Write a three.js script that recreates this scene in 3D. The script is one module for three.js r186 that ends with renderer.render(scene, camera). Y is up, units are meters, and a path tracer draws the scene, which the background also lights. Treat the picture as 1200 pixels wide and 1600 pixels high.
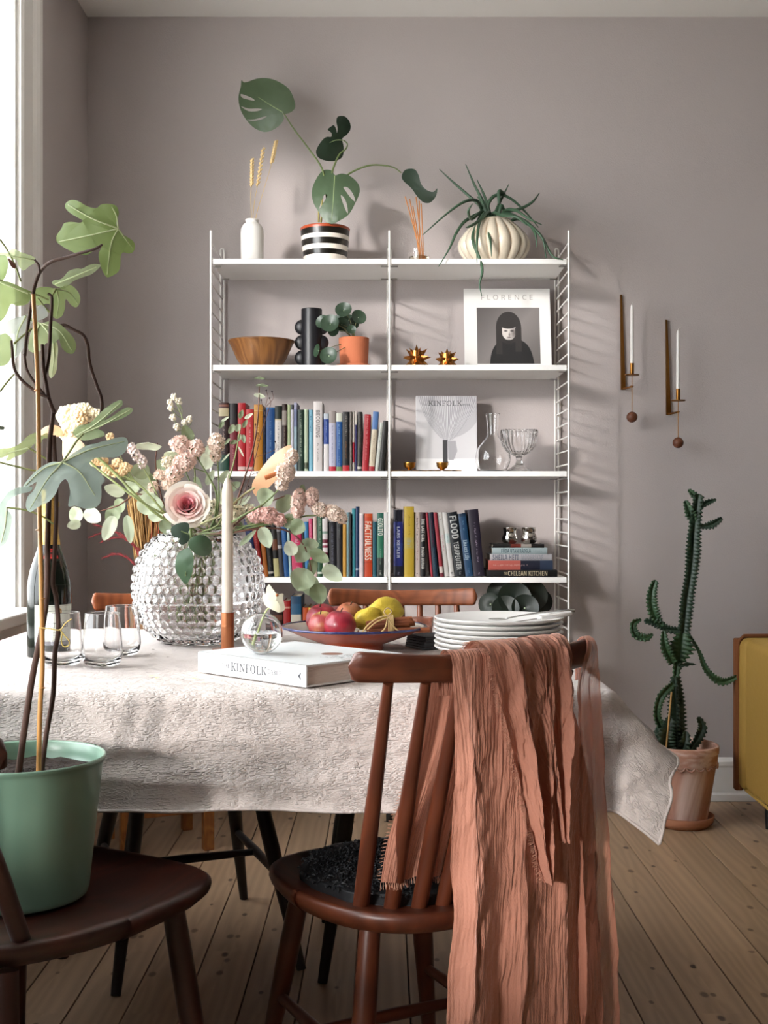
import * as THREE from 'three';
import { RoundedBoxGeometry } from 'three/addons/geometries/RoundedBoxGeometry.js';
import { mergeGeometries, mergeVertices } from 'three/addons/utils/BufferGeometryUtils.js';
import { TessellateModifier } from 'three/addons/modifiers/TessellateModifier.js';
import { ImprovedNoise } from 'three/addons/math/ImprovedNoise.js';

// ---------- camera, sky, sun, exposure ----------
const F = 1880, EYE = 1.025;                       // focal length in pixels of the 1200 x 1600 frame, eye height in metres
const scene = new THREE.Scene();
const camera = new THREE.PerspectiveCamera(2 * Math.atan(800 / F) * 180 / Math.PI, 0.75, 0.05, 200);
camera.position.set(0, EYE, 0);
camera.lookAt(0, EYE, -4);
scene.add(camera);
const SKY = new THREE.Color(0.93, 0.97, 1.0);
scene.background = SKY;
scene.backgroundIntensity = 9.2;
const sun = new THREE.DirectionalLight(new THREE.Color(1.0, 0.95, 0.91), 3.3);   // low sun through thin haze: a wide soft disc
const SUN_TRAVEL = new THREE.Vector3(0.72, -0.26, -1.0).normalize();
sun.position.copy(SUN_TRAVEL).multiplyScalar(-9).add(new THREE.Vector3(0, 1, -2.5));
sun.target.position.set(0, 1, -2.5);
sun.castShadow = true;
sun.shadow.radius = 12;
sun.shadow.mapSize.set(4096, 4096);
Object.assign(sun.shadow.camera, { left: -5, right: 5, top: 4, bottom: -4, near: 0.5, far: 25 });
scene.add(sun, sun.target);
const renderer = new THREE.WebGLRenderer({ antialias: true });
renderer.toneMapping = THREE.LinearToneMapping;
renderer.toneMappingExposure = 1.1;
renderer.shadowMap.enabled = true;

// ---------- helpers ----------
const V = (x, y, z) => new THREE.Vector3(x, y, z);
const at = (px, py, d) => V((px - 600) / F * d, EYE - (py - 800) / F * d, -d);     // the point at depth d that a pixel of the photograph shows
function rng(seed) { let s = seed | 0; return () => { s = (s + 0x6d2b79f5) | 0; let t = Math.imul(s ^ (s >>> 15), 1 | s); t = (t + Math.imul(t ^ (t >>> 7), 61 | t)) ^ t; return ((t ^ (t >>> 14)) >>> 0) / 4294967296; }; }
const noise = new ImprovedNoise();
const fbm = (x, y, z = 0, o = 4) => { let a = 0, w = 0.5; for (let i = 0; i < o; i++) { a += w * noise.noise(x, y, z + i * 7.3); x *= 2.03; y *= 2.03; w *= 0.5; } return a; };
const lerp = THREE.MathUtils.lerp, clamp = THREE.MathUtils.clamp, smooth = THREE.MathUtils.smoothstep;
const used = new Map();
function numbered(n) { const k = used.get(n) ?? 0; used.set(n, k + 1); return k ? n + '_' + String(k).padStart(3, '0') : n; }
function tag(o, label, category, group, kind) { Object.assign(o.userData, { label, category }); if (group) o.userData.group = group; if (kind) o.userData.kind = kind; return o; }
function thing(name, label, category, pos, group) {
  const o = new THREE.Group(); o.name = numbered(name); if (pos) o.position.copy(pos); scene.add(o); return tag(o, label, category, group);
}
function shadowed(m) { m.castShadow = m.receiveShadow = true; return m; }
function part(parent, name, geo, mat, label) {
  const m = shadowed(new THREE.Mesh(geo, mat)); m.name = parent === scene ? numbered(name) : name; if (label) m.userData.label = label; parent.add(m); return m;
}
function structure(name, geo, mat) { const m = part(scene, name, geo, mat); m.userData.kind = 'structure'; return m; }
function structureGroup(name) { const g = new THREE.Group(); g.name = numbered(name); g.userData.kind = 'structure'; scene.add(g); return g; }
const box = (x, y, z, w, h, d, r = 0) => (r ? new RoundedBoxGeometry(w, h, d, 2, Math.min(r, w / 2.01, h / 2.01, d / 2.01)) : new THREE.BoxGeometry(w, h, d)).translate(x, y, z);
const lathe = (pts, seg = 40) => new THREE.LatheGeometry(pts.map(([r, y]) => new THREE.Vector2(Math.max(r, 0), y)), seg);
const merge = (gs) => mergeGeometries(gs.map((g) => { const q = g.index ? g.toNonIndexed() : g; for (const k of Object.keys(q.attributes)) if (!['position', 'normal', 'uv'].includes(k)) q.deleteAttribute(k); return q; }));
// uv in metres from the largest component of the normal
function boxUV(g, s = 1, along = 'y') {
  g = g.index ? g.toNonIndexed() : g; const p = g.attributes.position, n = g.attributes.normal, uv = new Float32Array(p.count * 2);
  for (let i = 0; i < p.count; i++) {
    const x = p.getX(i), y = p.getY(i), z = p.getZ(i), ax = Math.abs(n.getX(i)), ay = Math.abs(n.getY(i)), az = Math.abs(n.getZ(i));
    let u, v; if (ax > ay && ax > az) { u = z; v = y; } else if (ay > az) { u = x; v = z; } else { u = x; v = y; }
    if (along === 'x' ) { if (!(ax > ay && ax > az)) [u, v] = [v, u]; }
    uv[i * 2] = u * s; uv[i * 2 + 1] = v * s;
  }
  g.setAttribute('uv', new THREE.BufferAttribute(uv, 2)); return g;
}
// a round bar along a smooth curve, its radius given at each point
function tube(points, radii, radial = 8, segs = 0, smoothCurve = true) {
  points = points.map((p) => p.isVector3 ? p : V(...p));
  const n = segs || Math.max(2, (points.length - 1) * 5), R = Array.isArray(radii) ? radii : points.map(() => radii);
  let curve;
  if (points.length === 2) curve = new THREE.LineCurve3(points[0], points[1]);
  else curve = new THREE.CatmullRomCurve3(points, false, smoothCurve ? 'centripetal' : 'chordal', 0.5);
  const fr = curve.computeFrenetFrames(n, false), pos = [], nor = [], uv = [], idx = []; let len = 0, last = null;
  for (let i = 0; i <= n; i++) {
    const t = i / n, c = curve.getPoint(points.length === 2 ? t : curve.getUtoTmapping(t)), f = curve.getUtoTmapping ? curve.getUtoTmapping(t) : t, k = clamp((points.length === 2 ? t : f) * (R.length - 1), 0, R.length - 1 - 1e-6), a = Math.floor(k), r = R.length === 1 ? R[0] : lerp(R[a], R[a + 1], k - a);
    if (last) len += c.distanceTo(last); last = c;
    for (let j = 0; j <= radial; j++) {
      const th = j / radial * Math.PI * 2, q = V(0, 0, 0).addScaledVector(fr.normals[i], Math.cos(th)).addScaledVector(fr.binormals[i], Math.sin(th));
      pos.push(c.x + q.x * r, c.y + q.y * r, c.z + q.z * r); nor.push(q.x, q.y, q.z); uv.push(j / radial * 6.283 * r, len);
    }
  }
  const w = radial + 1;
  for (let i = 0; i < n; i++) for (let j = 0; j < radial; j++) { const a = i * w + j, b = a + w; idx.push(a, a + 1, b, b, a + 1, b + 1); }
  for (const e of [0, n]) {
    const base = pos.length / 3, c = curve.getPoint(e / n), tn = fr.tangents[e].clone().multiplyScalar(e ? 1 : -1);
    pos.push(c.x, c.y, c.z); nor.push(tn.x, tn.y, tn.z); uv.push(0, len);
    for (let j = 0; j <= radial; j++) { const k = (e * w + j) * 3; pos.push(pos[k], pos[k + 1], pos[k + 2]); nor.push(tn.x, tn.y, tn.z); uv.push(0, len); }
    for (let j = 0; j < radial; j++) e ? idx.push(base, base + 1 + j, base + 2 + j) : idx.push(base, base + 2 + j, base + 1 + j);
  }
  const g = new THREE.BufferGeometry();
  g.setAttribute('position', new THREE.Float32BufferAttribute(pos, 3)); g.setAttribute('normal', new THREE.Float32BufferAttribute(nor, 3)); g.setAttribute('uv', new THREE.Float32BufferAttribute(uv, 2)); g.setIndex(idx);
  return g;
}
// a grid surface f(u, v) -> Vector3
function surface(f, nu, nv, closeU = false) {
  const pos = [], uv = [], idx = [];
  for (let j = 0; j <= nv; j++) for (let i = 0; i <= nu; i++) { const p = f(i / nu, j / nv); pos.push(p.x, p.y, p.z); uv.push(p.u ?? i / nu, p.v ?? j / nv); }
  for (let j = 0; j < nv; j++) for (let i = 0; i < nu; i++) { const a = j * (nu + 1) + i, b = a + nu + 1; idx.push(a, a + 1, b, b, a + 1, b + 1); }
  const g = new THREE.BufferGeometry();
  g.setAttribute('position', new THREE.Float32BufferAttribute(pos, 3)); g.setAttribute('uv', new THREE.Float32BufferAttribute(uv, 2)); g.setIndex(idx); g.computeVertexNormals();
  if (closeU) { const n = g.attributes.normal; for (let j = 0; j <= nv; j++) { const a = j * (nu + 1), b = a + nu, q = V(n.getX(a) + n.getX(b), n.getY(a) + n.getY(b), n.getZ(a) + n.getZ(b)).normalize(); n.setXYZ(a, q.x, q.y, q.z); n.setXYZ(b, q.x, q.y, q.z); } }
  return g;
}
// a sheet with an outline, cut into small triangles so that it can be curved; bend(x, y) gives the height out of its plane
function sheet(outline, bend, edge = 0.012, holes = []) {
  const curve = (pts) => new THREE.CatmullRomCurve3(pts.map(([x, y]) => V(x, y, 0)), true, 'centripetal').getPoints(pts.length * 3).slice(0, -1).map((p) => new THREE.Vector2(p.x, p.y));
  const s = new THREE.Shape(curve(outline)); for (const h of holes) s.holes.push(new THREE.Path(curve(h)));
  let g = new THREE.ShapeGeometry(s); g.deleteAttribute('normal'); g = new TessellateModifier(edge, 7).modify(g);
  g = mergeVertices(g, 1e-6);
  const p = g.attributes.position; for (let i = 0; i < p.count; i++) p.setZ(i, bend(p.getX(i), p.getY(i)));
  g.computeVertexNormals(); return g;
}
// ---------- textures ----------
function pixelTexture(w, h, f, srgb = true) {
  const d = new Uint8Array(w * h * 4);
  for (let y = 0; y < h; y++) for (let x = 0; x < w; x++) { const c = f(x / w, y / h, x, y), i = (y * w + x) * 4; d[i] = clamp(c[0], 0, 255); d[i + 1] = clamp(c[1], 0, 255); d[i + 2] = clamp(c[2], 0, 255); d[i + 3] = 255; }
  const t = new THREE.DataTexture(d, w, h); t.magFilter = THREE.LinearFilter; t.minFilter = THREE.LinearMipmapLinearFilter; t.generateMipmaps = true; t.wrapS = t.wrapT = THREE.RepeatWrapping; if (srgb) t.colorSpace = THREE.SRGBColorSpace; t.needsUpdate = true; return t;
}
const grey = (w, h, f) => pixelTexture(w, h, (u, v, x, y) => { const g = f(u, v, x, y) * 255; return [g, g, g]; }, false);
// noise that repeats over the unit square
const tileNoise = (u, v, k, z) => { const a = u * Math.PI * 2, b = v * Math.PI * 2; return noise.noise(Math.cos(a) * k + 11, Math.sin(a) * k + Math.cos(b) * k * 0.7 + 5, Math.sin(b) * k + z); };
const hash = (i, j, k) => { let h = Math.imul(i * 374761393 + j * 668265263 + k * 1274126177, 1); h = Math.imul(h ^ (h >>> 13), 1274126177); return ((h ^ (h >>> 16)) >>> 0) / 4294967296; };
const lattice = (u, v, nx, ny, k) => { const x = u * nx, y = v * ny, i = Math.floor(x), j = Math.floor(y), f = x - i, g = y - j, a = f * f * (3 - 2 * f), b = g * g * (3 - 2 * g), h = (p, q) => hash(((p % nx) + nx) % nx, ((q % ny) + ny) % ny, k); return lerp(lerp(h(i, j), h(i + 1, j), a), lerp(h(i, j + 1), h(i + 1, j + 1), a), b); };
const fineNoise = grey(256, 256, (u, v) => 0.5 + 0.5 * (tileNoise(u, v, 6, 1) * 0.6 + tileNoise(u, v, 14, 4) * 0.5));
function woodTexture(light, dark, seed, stretch = 1) {
  return pixelTexture(256, 512, (u, v) => {
    const warp = tileNoise(u, v, 0.8, seed) * 1.2, g = Math.sin((u * 9 + warp * 1.6 + 0.5 * tileNoise(u, v, 1.6, seed + 3)) * 6.283 * stretch), fine = noise.noise(u * 90, v * 5, seed) * 0.6 + noise.noise(u * 200, v * 9, seed + 2) * 0.4;
    const k = clamp(0.5 + 0.28 * g + 0.35 * fine, 0, 1); return [0, 1, 2].map((c) => lerp(dark[c], light[c], k));
  });
}
const withRepeat = (t, x, y, rot = 0) => { const c = t.clone(); c.repeat.set(x, y); c.rotation = rot; c.needsUpdate = true; return c; };
const std = (color, roughness = 0.6, extra = {}) => new THREE.MeshStandardMaterial({ color, roughness, ...extra });
const phys = (color, roughness = 0.6, extra = {}) => new THREE.MeshPhysicalMaterial({ color, roughness, ...extra });
function canvas(w, h, draw) { const c = document.createElement('canvas'); c.width = w; c.height = h; draw(c.getContext('2d'), w, h); const t = new THREE.CanvasTexture(c); t.colorSpace = THREE.SRGBColorSpace; return t; }

// ---------- materials ----------
const woodTex = woodTexture([104, 52, 29], [72, 33, 18], 3), darkWoodTex = woodTexture([74, 35, 22], [40, 17, 11], 9), paleWoodTex = woodTexture([172, 112, 58], [128, 74, 34], 21);
const M = {
  wall: std(0xb8afad, 0.92, { bumpMap: withRepeat(fineNoise, 6, 6), bumpScale: 0.0006 }),
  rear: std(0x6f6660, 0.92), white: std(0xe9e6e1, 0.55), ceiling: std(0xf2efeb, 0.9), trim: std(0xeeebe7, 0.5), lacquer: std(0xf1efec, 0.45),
  teak: phys(0xffffff, 0.42, { map: woodTex, clearcoat: 0.25, clearcoatRoughness: 0.35 }), darkTeak: phys(0xffffff, 0.4, { map: darkWoodTex, clearcoat: 0.3, clearcoatRoughness: 0.3 }),
  teakLight: phys(0xffffff, 0.4, { map: woodTexture([158, 88, 52], [112, 58, 32], 5), clearcoat: 0.25, clearcoatRoughness: 0.35 }),
  black: std(0x0d0b0b, 0.45), pine: std(0xffffff, 0.55, { map: paleWoodTex }),
  glass: phys(0xffffff, 0.0, { transmission: 1, thickness: 0.003, ior: 1.45 }), thinGlass: phys(0xffffff, 0.0, { transmission: 1, thickness: 0, ior: 1.5 }),
  water: phys(0xffffff, 0.0, { transmission: 1, thickness: 0.05, ior: 1.33 }),
  brass: std(0xb98a45, 0.3, { metalness: 1 }), copper: std(0xb27350, 0.32, { metalness: 1 }), silver: std(0xd8d4cf, 0.08, { metalness: 1 }), steel: std(0xc9c9c9, 0.25, { metalness: 1 }),
  soil: std(0x2a1b12, 0.95, { bumpMap: fineNoise, bumpScale: 0.01 }),
};
// ---------- the room ----------
const XL = -1.055, ZB = -4.28, HC = 2.786, XR = 3.6, ZF = 2.8;      // left wall, back wall, ceiling, right wall, wall behind the camera
{
  const floor = structureGroup('floor'), r = rng(5), W = 0.1169;
  part(floor, 'subfloor', box((XL + XR) / 2, -0.045, (ZB + ZF) / 2, XR - XL + 0.8, 0.05, ZF - ZB + 0.8), std(0x1a120b, 0.95));
  const variants = [0, 1, 2, 3, 4].map((k) => {
    const q = rng(90 + k), knots = Array.from({ length: 15 }, () => [q() * 0.8 + 0.1, q(), 0.55 + q() * 0.8, q()]), tone = 0.95 + 0.1 * q();
    const colour = (u, v) => {
      const x = u * 0.117, y = v * 3.4; let bend = 0, kn = 0;
      for (const [ku, kv, ks, kd] of knots) { const dx = (x - ku * 0.117) / (0.0075 * ks), dy = (y - kv * 3.4) / (0.013 * ks), e = Math.exp(-(dx * dx + dy * dy)); kn = Math.max(kn, smooth(e, 0.25, 0.8) * (0.55 + 0.45 * kd)); bend += Math.exp(-(dx * dx * 0.12 + dy * dy * 0.05)) * 0.6 * Math.sign(dx || 1); }
      const g = 0.5 + 0.5 * Math.sin((u * 5 + bend + 1.5 * noise.noise(u * 1.5, y * 0.7, k * 5)) * 6.283), f = noise.noise(u * 60, y * 3, k) * 0.5 + 0.5, b = noise.noise(u * 2, y * 1.4, k + 40);
      const s = tone * (1 + 0.07 * b) * (0.9 + 0.07 * g + 0.06 * f);
      return [lerp(172 * s, 74, kn), lerp(144 * s, 50, kn), lerp(116 * s, 36, kn)];
    };
    return std(0xffffff, 0.5, { map: pixelTexture(96, 1700, (u, v) => colour(u, v)), bumpMap: fineNoise, bumpScale: 0.0002 });
  });
  const geos = [0, 1].map((k) => {
    const L = k ? 3.6 : 2.9, g = box(0, 0, 0, W - 0.0028, 0.024, L - 0.002, 0.0016), p = g.attributes.position, uv = g.attributes.uv;
    for (let i = 0; i < p.count; i++) uv.setXY(i, p.getX(i) / W + 0.5, p.getZ(i) / 3.4); return g;
  });
  for (let k = -7, n = 0; k <= 31; k++) {
    let z = ZB + 0.02; const first = n % 2;
    for (let j = 0; z < ZF; j++, n++) {
      const v = (first + j) % 2, L = v ? 3.6 : 2.9, m = part(floor, 'plank', geos[v], variants[Math.floor(r() * 5)]);
      m.position.set(-0.297 + (k + 0.5) * W, -0.012 - 0.0006 * r(), z + L / 2); if (r() > 0.5) m.rotation.y = Math.PI; z += L;
    }
  }
}
// windows in the left wall: [z far, z near]
const OPEN = [[-3.45, -1.3], [-1.14, 0.75]], SILL = 0.74, HEAD = 2.66, TH = 0.34;
{
  const s = new THREE.Shape([[-ZF - 0.3, -0.06], [-ZB + 0.3, -0.06], [-ZB + 0.3, HC + 0.2], [-ZF - 0.3, HC + 0.2]].map(([a, b]) => new THREE.Vector2(a, b)));
  for (const [a, b] of OPEN) s.holes.push(new THREE.Path([[-b, SILL], [-a, SILL], [-a, HEAD], [-b, HEAD]].map(([x, y]) => new THREE.Vector2(x, y))));
  const g = new THREE.ExtrudeGeometry(s, { depth: TH, bevelEnabled: false }); g.rotateY(Math.PI / 2); g.translate(XL - TH, 0, 0);
  structure('wall_left', boxUV(g), M.wall);
  structure('wall_back', boxUV(box((XL + XR) / 2, HC / 2, ZB - 0.12, XR - XL + 1.0, HC + 0.4, 0.24)), M.wall);
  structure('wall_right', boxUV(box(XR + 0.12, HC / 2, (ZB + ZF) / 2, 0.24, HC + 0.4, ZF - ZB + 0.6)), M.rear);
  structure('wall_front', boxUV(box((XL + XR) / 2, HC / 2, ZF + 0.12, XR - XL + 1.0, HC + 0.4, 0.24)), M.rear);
  structure('ceiling', boxUV(box((XL + XR) / 2, HC + 0.1, (ZB + ZF) / 2, XR - XL + 0.9, 0.2, ZF - ZB + 0.9)), M.ceiling);
  // skirting: a profile with a cap, a flat field and a shoe
  const prof = [[0, 0], [0.018, 0], [0.018, 0.022], [0.012, 0.03], [0.012, 0.118], [0.016, 0.126], [0.016, 0.139], [0.007, 0.153], [0, 0.153]];
  const skirt = (len) => new THREE.ExtrudeGeometry(new THREE.Shape(prof.map(([x, y]) => new THREE.Vector2(x, y))), { depth: len, bevelEnabled: false });
  structure('baseboard_back', skirt(XR - XL).rotateY(-Math.PI / 2).translate(0, 0, 0).rotateY(0).translate(XR, 0, ZB), M.trim);
  structure('baseboard_left', skirt(ZF - ZB).translate(XL, 0, ZB), M.trim);
}
OPEN.forEach(([za, zb], k) => {
  const win = structureGroup('window_' + (k + 1)), W = zb - za, zc = (za + zb) / 2, H = HEAD - SILL, t = 0.014, xo = XL - 0.26;
  // splayed white lining of the opening
  part(win, 'lining', box(XL - 0.13, (SILL + HEAD) / 2, za + t / 2, 0.262, H, t), M.white);
  part(win, 'lining', box(XL - 0.13, (SILL + HEAD) / 2, zb - t / 2, 0.262, H, t), M.white);
  part(win, 'lining', box(XL - 0.13, HEAD - t / 2, zc, 0.262, t, W - 2 * t), M.white);
  // moulded casing around it on the room side
  const cas = [[0, 0], [0.014, 0], [0.02, 0.012], [0.02, 0.03], [0.013, 0.036], [0.013, 0.118], [0.024, 0.126], [0.03, 0.14], [0.03, 0.165], [0, 0.17]];
  const strip = (len) => new THREE.ExtrudeGeometry(new THREE.Shape(cas.map(([x, y]) => new THREE.Vector2(x, y))), { depth: len, bevelEnabled: false });
  const up = (z, dir) => { const g = strip(HEAD - SILL + 0.56); g.applyMatrix4(new THREE.Matrix4().set(1, 0, 0, XL, 0, 0, 1, SILL - 0.45, 0, dir, 0, z, 0, 0, 0, 1)); if (dir > 0) { return flip(g.index ? g.toNonIndexed() : g); } return g.index ? g.toNonIndexed() : g; };
  part(win, 'casing', up(za, -1), M.trim);
  part(win, 'casing', up(zb, 1), M.trim);
  part(win, 'casing', box(XL + 0.012, HEAD + 0.055, zc, 0.024, 0.11, W, 0.004), M.trim);
  part(win, 'window_sill', box(XL - 0.1, SILL - 0.005, zc, 0.36, 0.034, W - 0.005, 0.006), M.white);
  part(win, 'apron', box(XL + 0.008, SILL - 0.24, zc, 0.016, 0.42, W - 0.004, 0.004), M.trim);
  // frame with mullions and a transom, and its panes
  const n = k ? 2 : 3, fr = [box(xo, SILL + 0.03, zc, 0.055, 0.06, W - 0.03, 0.004), box(xo, HEAD - 0.03, zc, 0.055, 0.06, W - 0.03, 0.004), box(xo, 2.14, zc, 0.05, 0.04, W - 0.03, 0.004)];
  for (let i = 0; i <= n; i++) fr.push(box(xo, (SILL + HEAD) / 2, lerp(za + 0.035, zb - 0.035, i / n), 0.05, H - 0.02, i % n ? 0.045 : 0.06, 0.004));
  part(win, 'window_frame', merge(fr), M.white);
  for (let i = 0; i < n; i++) for (const [y0, y1] of [[SILL + 0.055, 2.125], [2.155, HEAD - 0.055]]) part(win, 'pane', box(xo, (y0 + y1) / 2, lerp(za + 0.035, zb - 0.035, (i + 0.5) / n), 0.0005, y1 - y0, W / n - 0.05), M.thinGlass);
});
{ // roller blind drawn half down over the nearer window
  const b = thing('roller_blind', 'off-white roller blind drawn half down over the nearer window', 'blind', V(XL + 0.02, 0, (OPEN[1][0] + OPEN[1][1]) / 2)), W = OPEN[1][1] - OPEN[1][0] + 0.1;
  part(b, 'roller', tube([[0.03, HEAD + 0.02, -W / 2], [0.03, HEAD + 0.02, W / 2]], 0.022, 16), M.white); part(b, 'fabric', box(0.03, (1.2 + HEAD) / 2, 0, 0.003, HEAD - 1.2, W - 0.03), std(0xcfc8bf, 0.9)); part(b, 'bottom_bar', box(0.03, 1.2, 0, 0.012, 0.03, W - 0.03, 0.004), M.white);
}
function flip(g) { const p = g.attributes.position.array, u = g.attributes.uv.array; for (let i = 0; i < p.length; i += 9) for (let c = 0; c < 3; c++) { const t = p[i + c]; p[i + c] = p[i + 3 + c]; p[i + 3 + c] = t; } for (let i = 0; i < u.length; i += 6) for (let c = 0; c < 2; c++) { const t = u[i + c]; u[i + c] = u[i + 2 + c]; u[i + 2 + c] = t; } g.computeVertexNormals(); return g; }
// the street outside, two floors down
structure('street_ground', new THREE.PlaneGeometry(120, 120).rotateX(-Math.PI / 2).translate(-61.5, -7, 0), std(0xd6d2cb, 0.95));
// ---------- the wall shelf: three floor-standing ladders and five shelves in two bays ----------
const SX = [-0.573, 0.018, 0.612], SY = [1.8645, 1.5125, 1.1605, 0.8085, 0.5265], ZSF = -3.985, ZSB = -4.262;    // ladders, tops of the shelves, front and back
{
  const shelf = thing('wall_shelf_unit', 'tall white wire ladder shelf against the mauve wall with two bays of boards', 'shelf', V(0, 0, 0));
  const wire = std(0xeeebe7, 0.4), clip = std(0x8b8782, 0.4), rubber = std(0x141414, 0.7), R = 0.0034;
  SX.forEach((x, k) => {
    const ladder = new THREE.Group(); ladder.name = 'side_ladder'; shelf.add(ladder);
    part(ladder, 'upright', tube([[x, 0.03, ZSF], [x, 1.957, ZSF]], R * 1.15, 10), wire);
    for (const dx of [-0.006, 0.006]) part(ladder, 'upright', tube([[x + dx, 0.03, ZSB], [x + dx, 1.952, ZSB]], R * 0.9, 10), wire);
    part(ladder, 'upright_cap', tube([[x - 0.006, 1.952, ZSB], [x - 0.003, 1.957, ZSB], [x + 0.003, 1.957, ZSB], [x + 0.006, 1.952, ZSB]], R * 0.9, 8), wire);
    part(ladder, 'foot', lathe([[0, 0], [0.011, 0], [0.011, 0.022], [0.006, 0.034], [0, 0.034]], 16).translate(x, 0, ZSF), rubber);
    part(ladder, 'foot', lathe([[0, 0], [0.011, 0], [0.011, 0.022], [0.006, 0.034], [0, 0.034]], 16).translate(x, 0, ZSB + 0.002), rubber);
    const rung = tube([[0, 0, ZSF], [0, 0, ZSB]], R * 0.82, 8, 1);
    for (let i = 0; i < 41; i++) { const m = part(ladder, 'rung', rung, wire); m.position.set(x, 0.085 + i * 0.0458, 0); }
    for (const y of SY) for (const dx of [-0.014, 0.014]) { if ((k === 0 && dx < 0) || (k === 2 && dx > 0)) continue; for (const z of [ZSF - 0.028, ZSB + 0.028]) part(ladder, 'shelf_clip', box(x + dx * 1.1, y - 0.021, z, 0.026, 0.003, 0.008), clip); }
  });
  for (const y of SY) for (const b of [0, 1]) part(shelf, 'shelf_board', box((SX[b] + SX[b + 1]) / 2, y - 0.009, (ZSF + ZSB) / 2, SX[b + 1] - SX[b] - 0.012, 0.018, ZSF - ZSB - 0.004, 0.0018), M.lacquer);
}
// ---------- the table, its cloth, chairs, stool, sofa ----------
const TT = 0.742, TX0 = -0.85, TX1 = 0.37, TZ0 = 1.87, TZ1 = 2.88;      // table top height (cloth 3 mm above), edges in x and in depth
{
  const table = thing('dining_table', 'dining table with tapered black legs hidden under the pale woven cloth', 'table', V(0, 0, 0));
  const cx = (TX0 + TX1) / 2, cd = (TZ0 + TZ1) / 2;
  part(table, 'tabletop', boxUV(box(cx, TT - 0.014, -cd, TX1 - TX0 - 0.012, 0.026, TZ1 - TZ0 - 0.012, 0.01)), M.darkTeak);
  part(table, 'apron', boxUV(box(cx, TT - 0.06, -cd, TX1 - TX0 - 0.2, 0.066, TZ1 - TZ0 - 0.2, 0.004)), M.black);
  for (const [x, z, ox, oz] of [[TX0 + 0.14, TZ0 + 0.14, -0.03, -0.03], [TX1 - 0.14, TZ0 + 0.14, 0.03, -0.03], [TX0 + 0.14, TZ1 - 0.14, -0.03, 0.03], [TX1 - 0.14, TZ1 - 0.14, 0.03, 0.03]]) part(table, 'leg', tube([[x, TT - 0.04, -z], [x + ox, 0.0, -(z + oz)]], [0.026, 0.014], 16), M.black);
}
const clothTop = TT + 0.004;
{
  // pale woven cloth: flat on the table with soft creases, then falling over its edge; the corner hangs lowest
  const weave = grey(1024, 1024, (u, v) => {   // rows of raised dashes of uneven length, with patches where they are pressed flat
    const w = smooth(tileNoise(u, v, 2.4, 9), -0.5, 0.25), vv = v + 0.003 * tileNoise(u, v, 4, 31), row = vv * 140, k = Math.floor(row), g = row - k, x = u * 76, i = Math.floor(x), f = x - i, q = f * f * (3 - 2 * f), kk = ((k % 140) + 140) % 140;
    const hx = lerp(hash(i % 76, kk, 5), hash((i + 1) % 76, kk, 5), q), dash = smooth(hx, 0.3, 0.62) * Math.pow(Math.max(0, Math.sin(g * Math.PI)), 0.6), fine = lattice(u, v, 256, 256, 3);
    return clamp(0.12 + (0.28 + 0.72 * w) * 0.58 * dash + 0.12 * fine + 0.3 * lattice(u, v, 26, 34, 8), 0, 1);
  });
  const cm = std(0xcdc3be, 0.95, { bumpMap: weave, bumpScale: 0.0026 });
  const x0 = TX0 + 0.02, x1 = TX1 - 0.02, d0 = TZ0 + 0.02, d1 = TZ1 - 0.02, OL = 0.17, OR = 0.155, OF = 0.195, OB = 0.17;
  const UX0 = x0 - OL, UX1 = x1 + OR, UD0 = d0 - OF, UD1 = d1 + OB;
  const f = (u, v, lift = 0) => {
    const a = lerp(UX0, UX1, u), b = lerp(UD0, UD1, v), qx = clamp(a, x0, x1), qd = clamp(b, d0, d1), ox = a - qx, od = b - qd, e = Math.hypot(ox, od);
    let x = qx, y = clothTop, d = qd, wr = 0.0011 * fbm(a * 14, b * 14, 2) + 0.0012 * Math.max(0, fbm(a * 5, b * 22, 8)), nx = 0, nd = 0;
    if (e > 1e-6) {
      nx = ox / e; nd = od / e;
      const R = 0.022, arc = R * Math.PI / 2, right = Math.max(0, nx), front = Math.max(0, -nd), corner = right * front * 2;
      // how far the fall stands off: nearly plumb in front, the stiff right end slants out
      const slant = 0.10 + 0.62 * right * right * (1 - 0.15 * corner) + 0.10 * corner + 0.05 * Math.sin(a * 9 + b * 7) * (1 - right) + 0.05 * fbm(a * 3, b * 3, 5);
      const th = Math.min(e / R, Math.PI / 2 - slant), o = R * Math.sin(th), dr = R * (1 - Math.cos(th)), rest = Math.max(0, e - R * th);
      const out = o + rest * Math.cos(th), drop = dr + rest * Math.sin(th);
      const ease = smooth(e, 0.02, 0.12);
      const wave = ease * (0.012 * fbm(a * 4.2 + 3, b * 4.2, y * 3) + 0.0075 * fbm(a * 5 + b * 5, e * 30, 4) + 0.004 * Math.sin(e * 95 + 5 * fbm(a * 6, b * 6, 1)) * smooth(fbm(a * 2.3, b * 2.3, 12), -0.2, 0.35));
      x += nx * (out + wave); d += nd * (out + wave); y -= drop; wr *= 0.5;
    }
    y += wr + lift + 0.012 * smooth(e, 0.06, 0.18) * fbm(a * 4, b * 4, 33); const p = V(x, y, -d); p.u = a * 3.4; p.v = b * 3.4; return p;
  };
  const cloth = thing('tablecloth', 'pale pink-white woven cloth with a waffled surface draped over the table', 'tablecloth', V(0, 0, 0));
  part(cloth, 'cloth', surface(f, 300, 260), cm);
  const edge = (pts) => tube(pts, 0.0026, 6, pts.length * 2);
  const line = (g) => Array.from({ length: 60 }, (_, i) => g(i / 59));
  part(cloth, 'hem', edge(line((t) => f(t, 0))), cm); part(cloth, 'hem', edge(line((t) => f(1, t))), cm);
}

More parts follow.
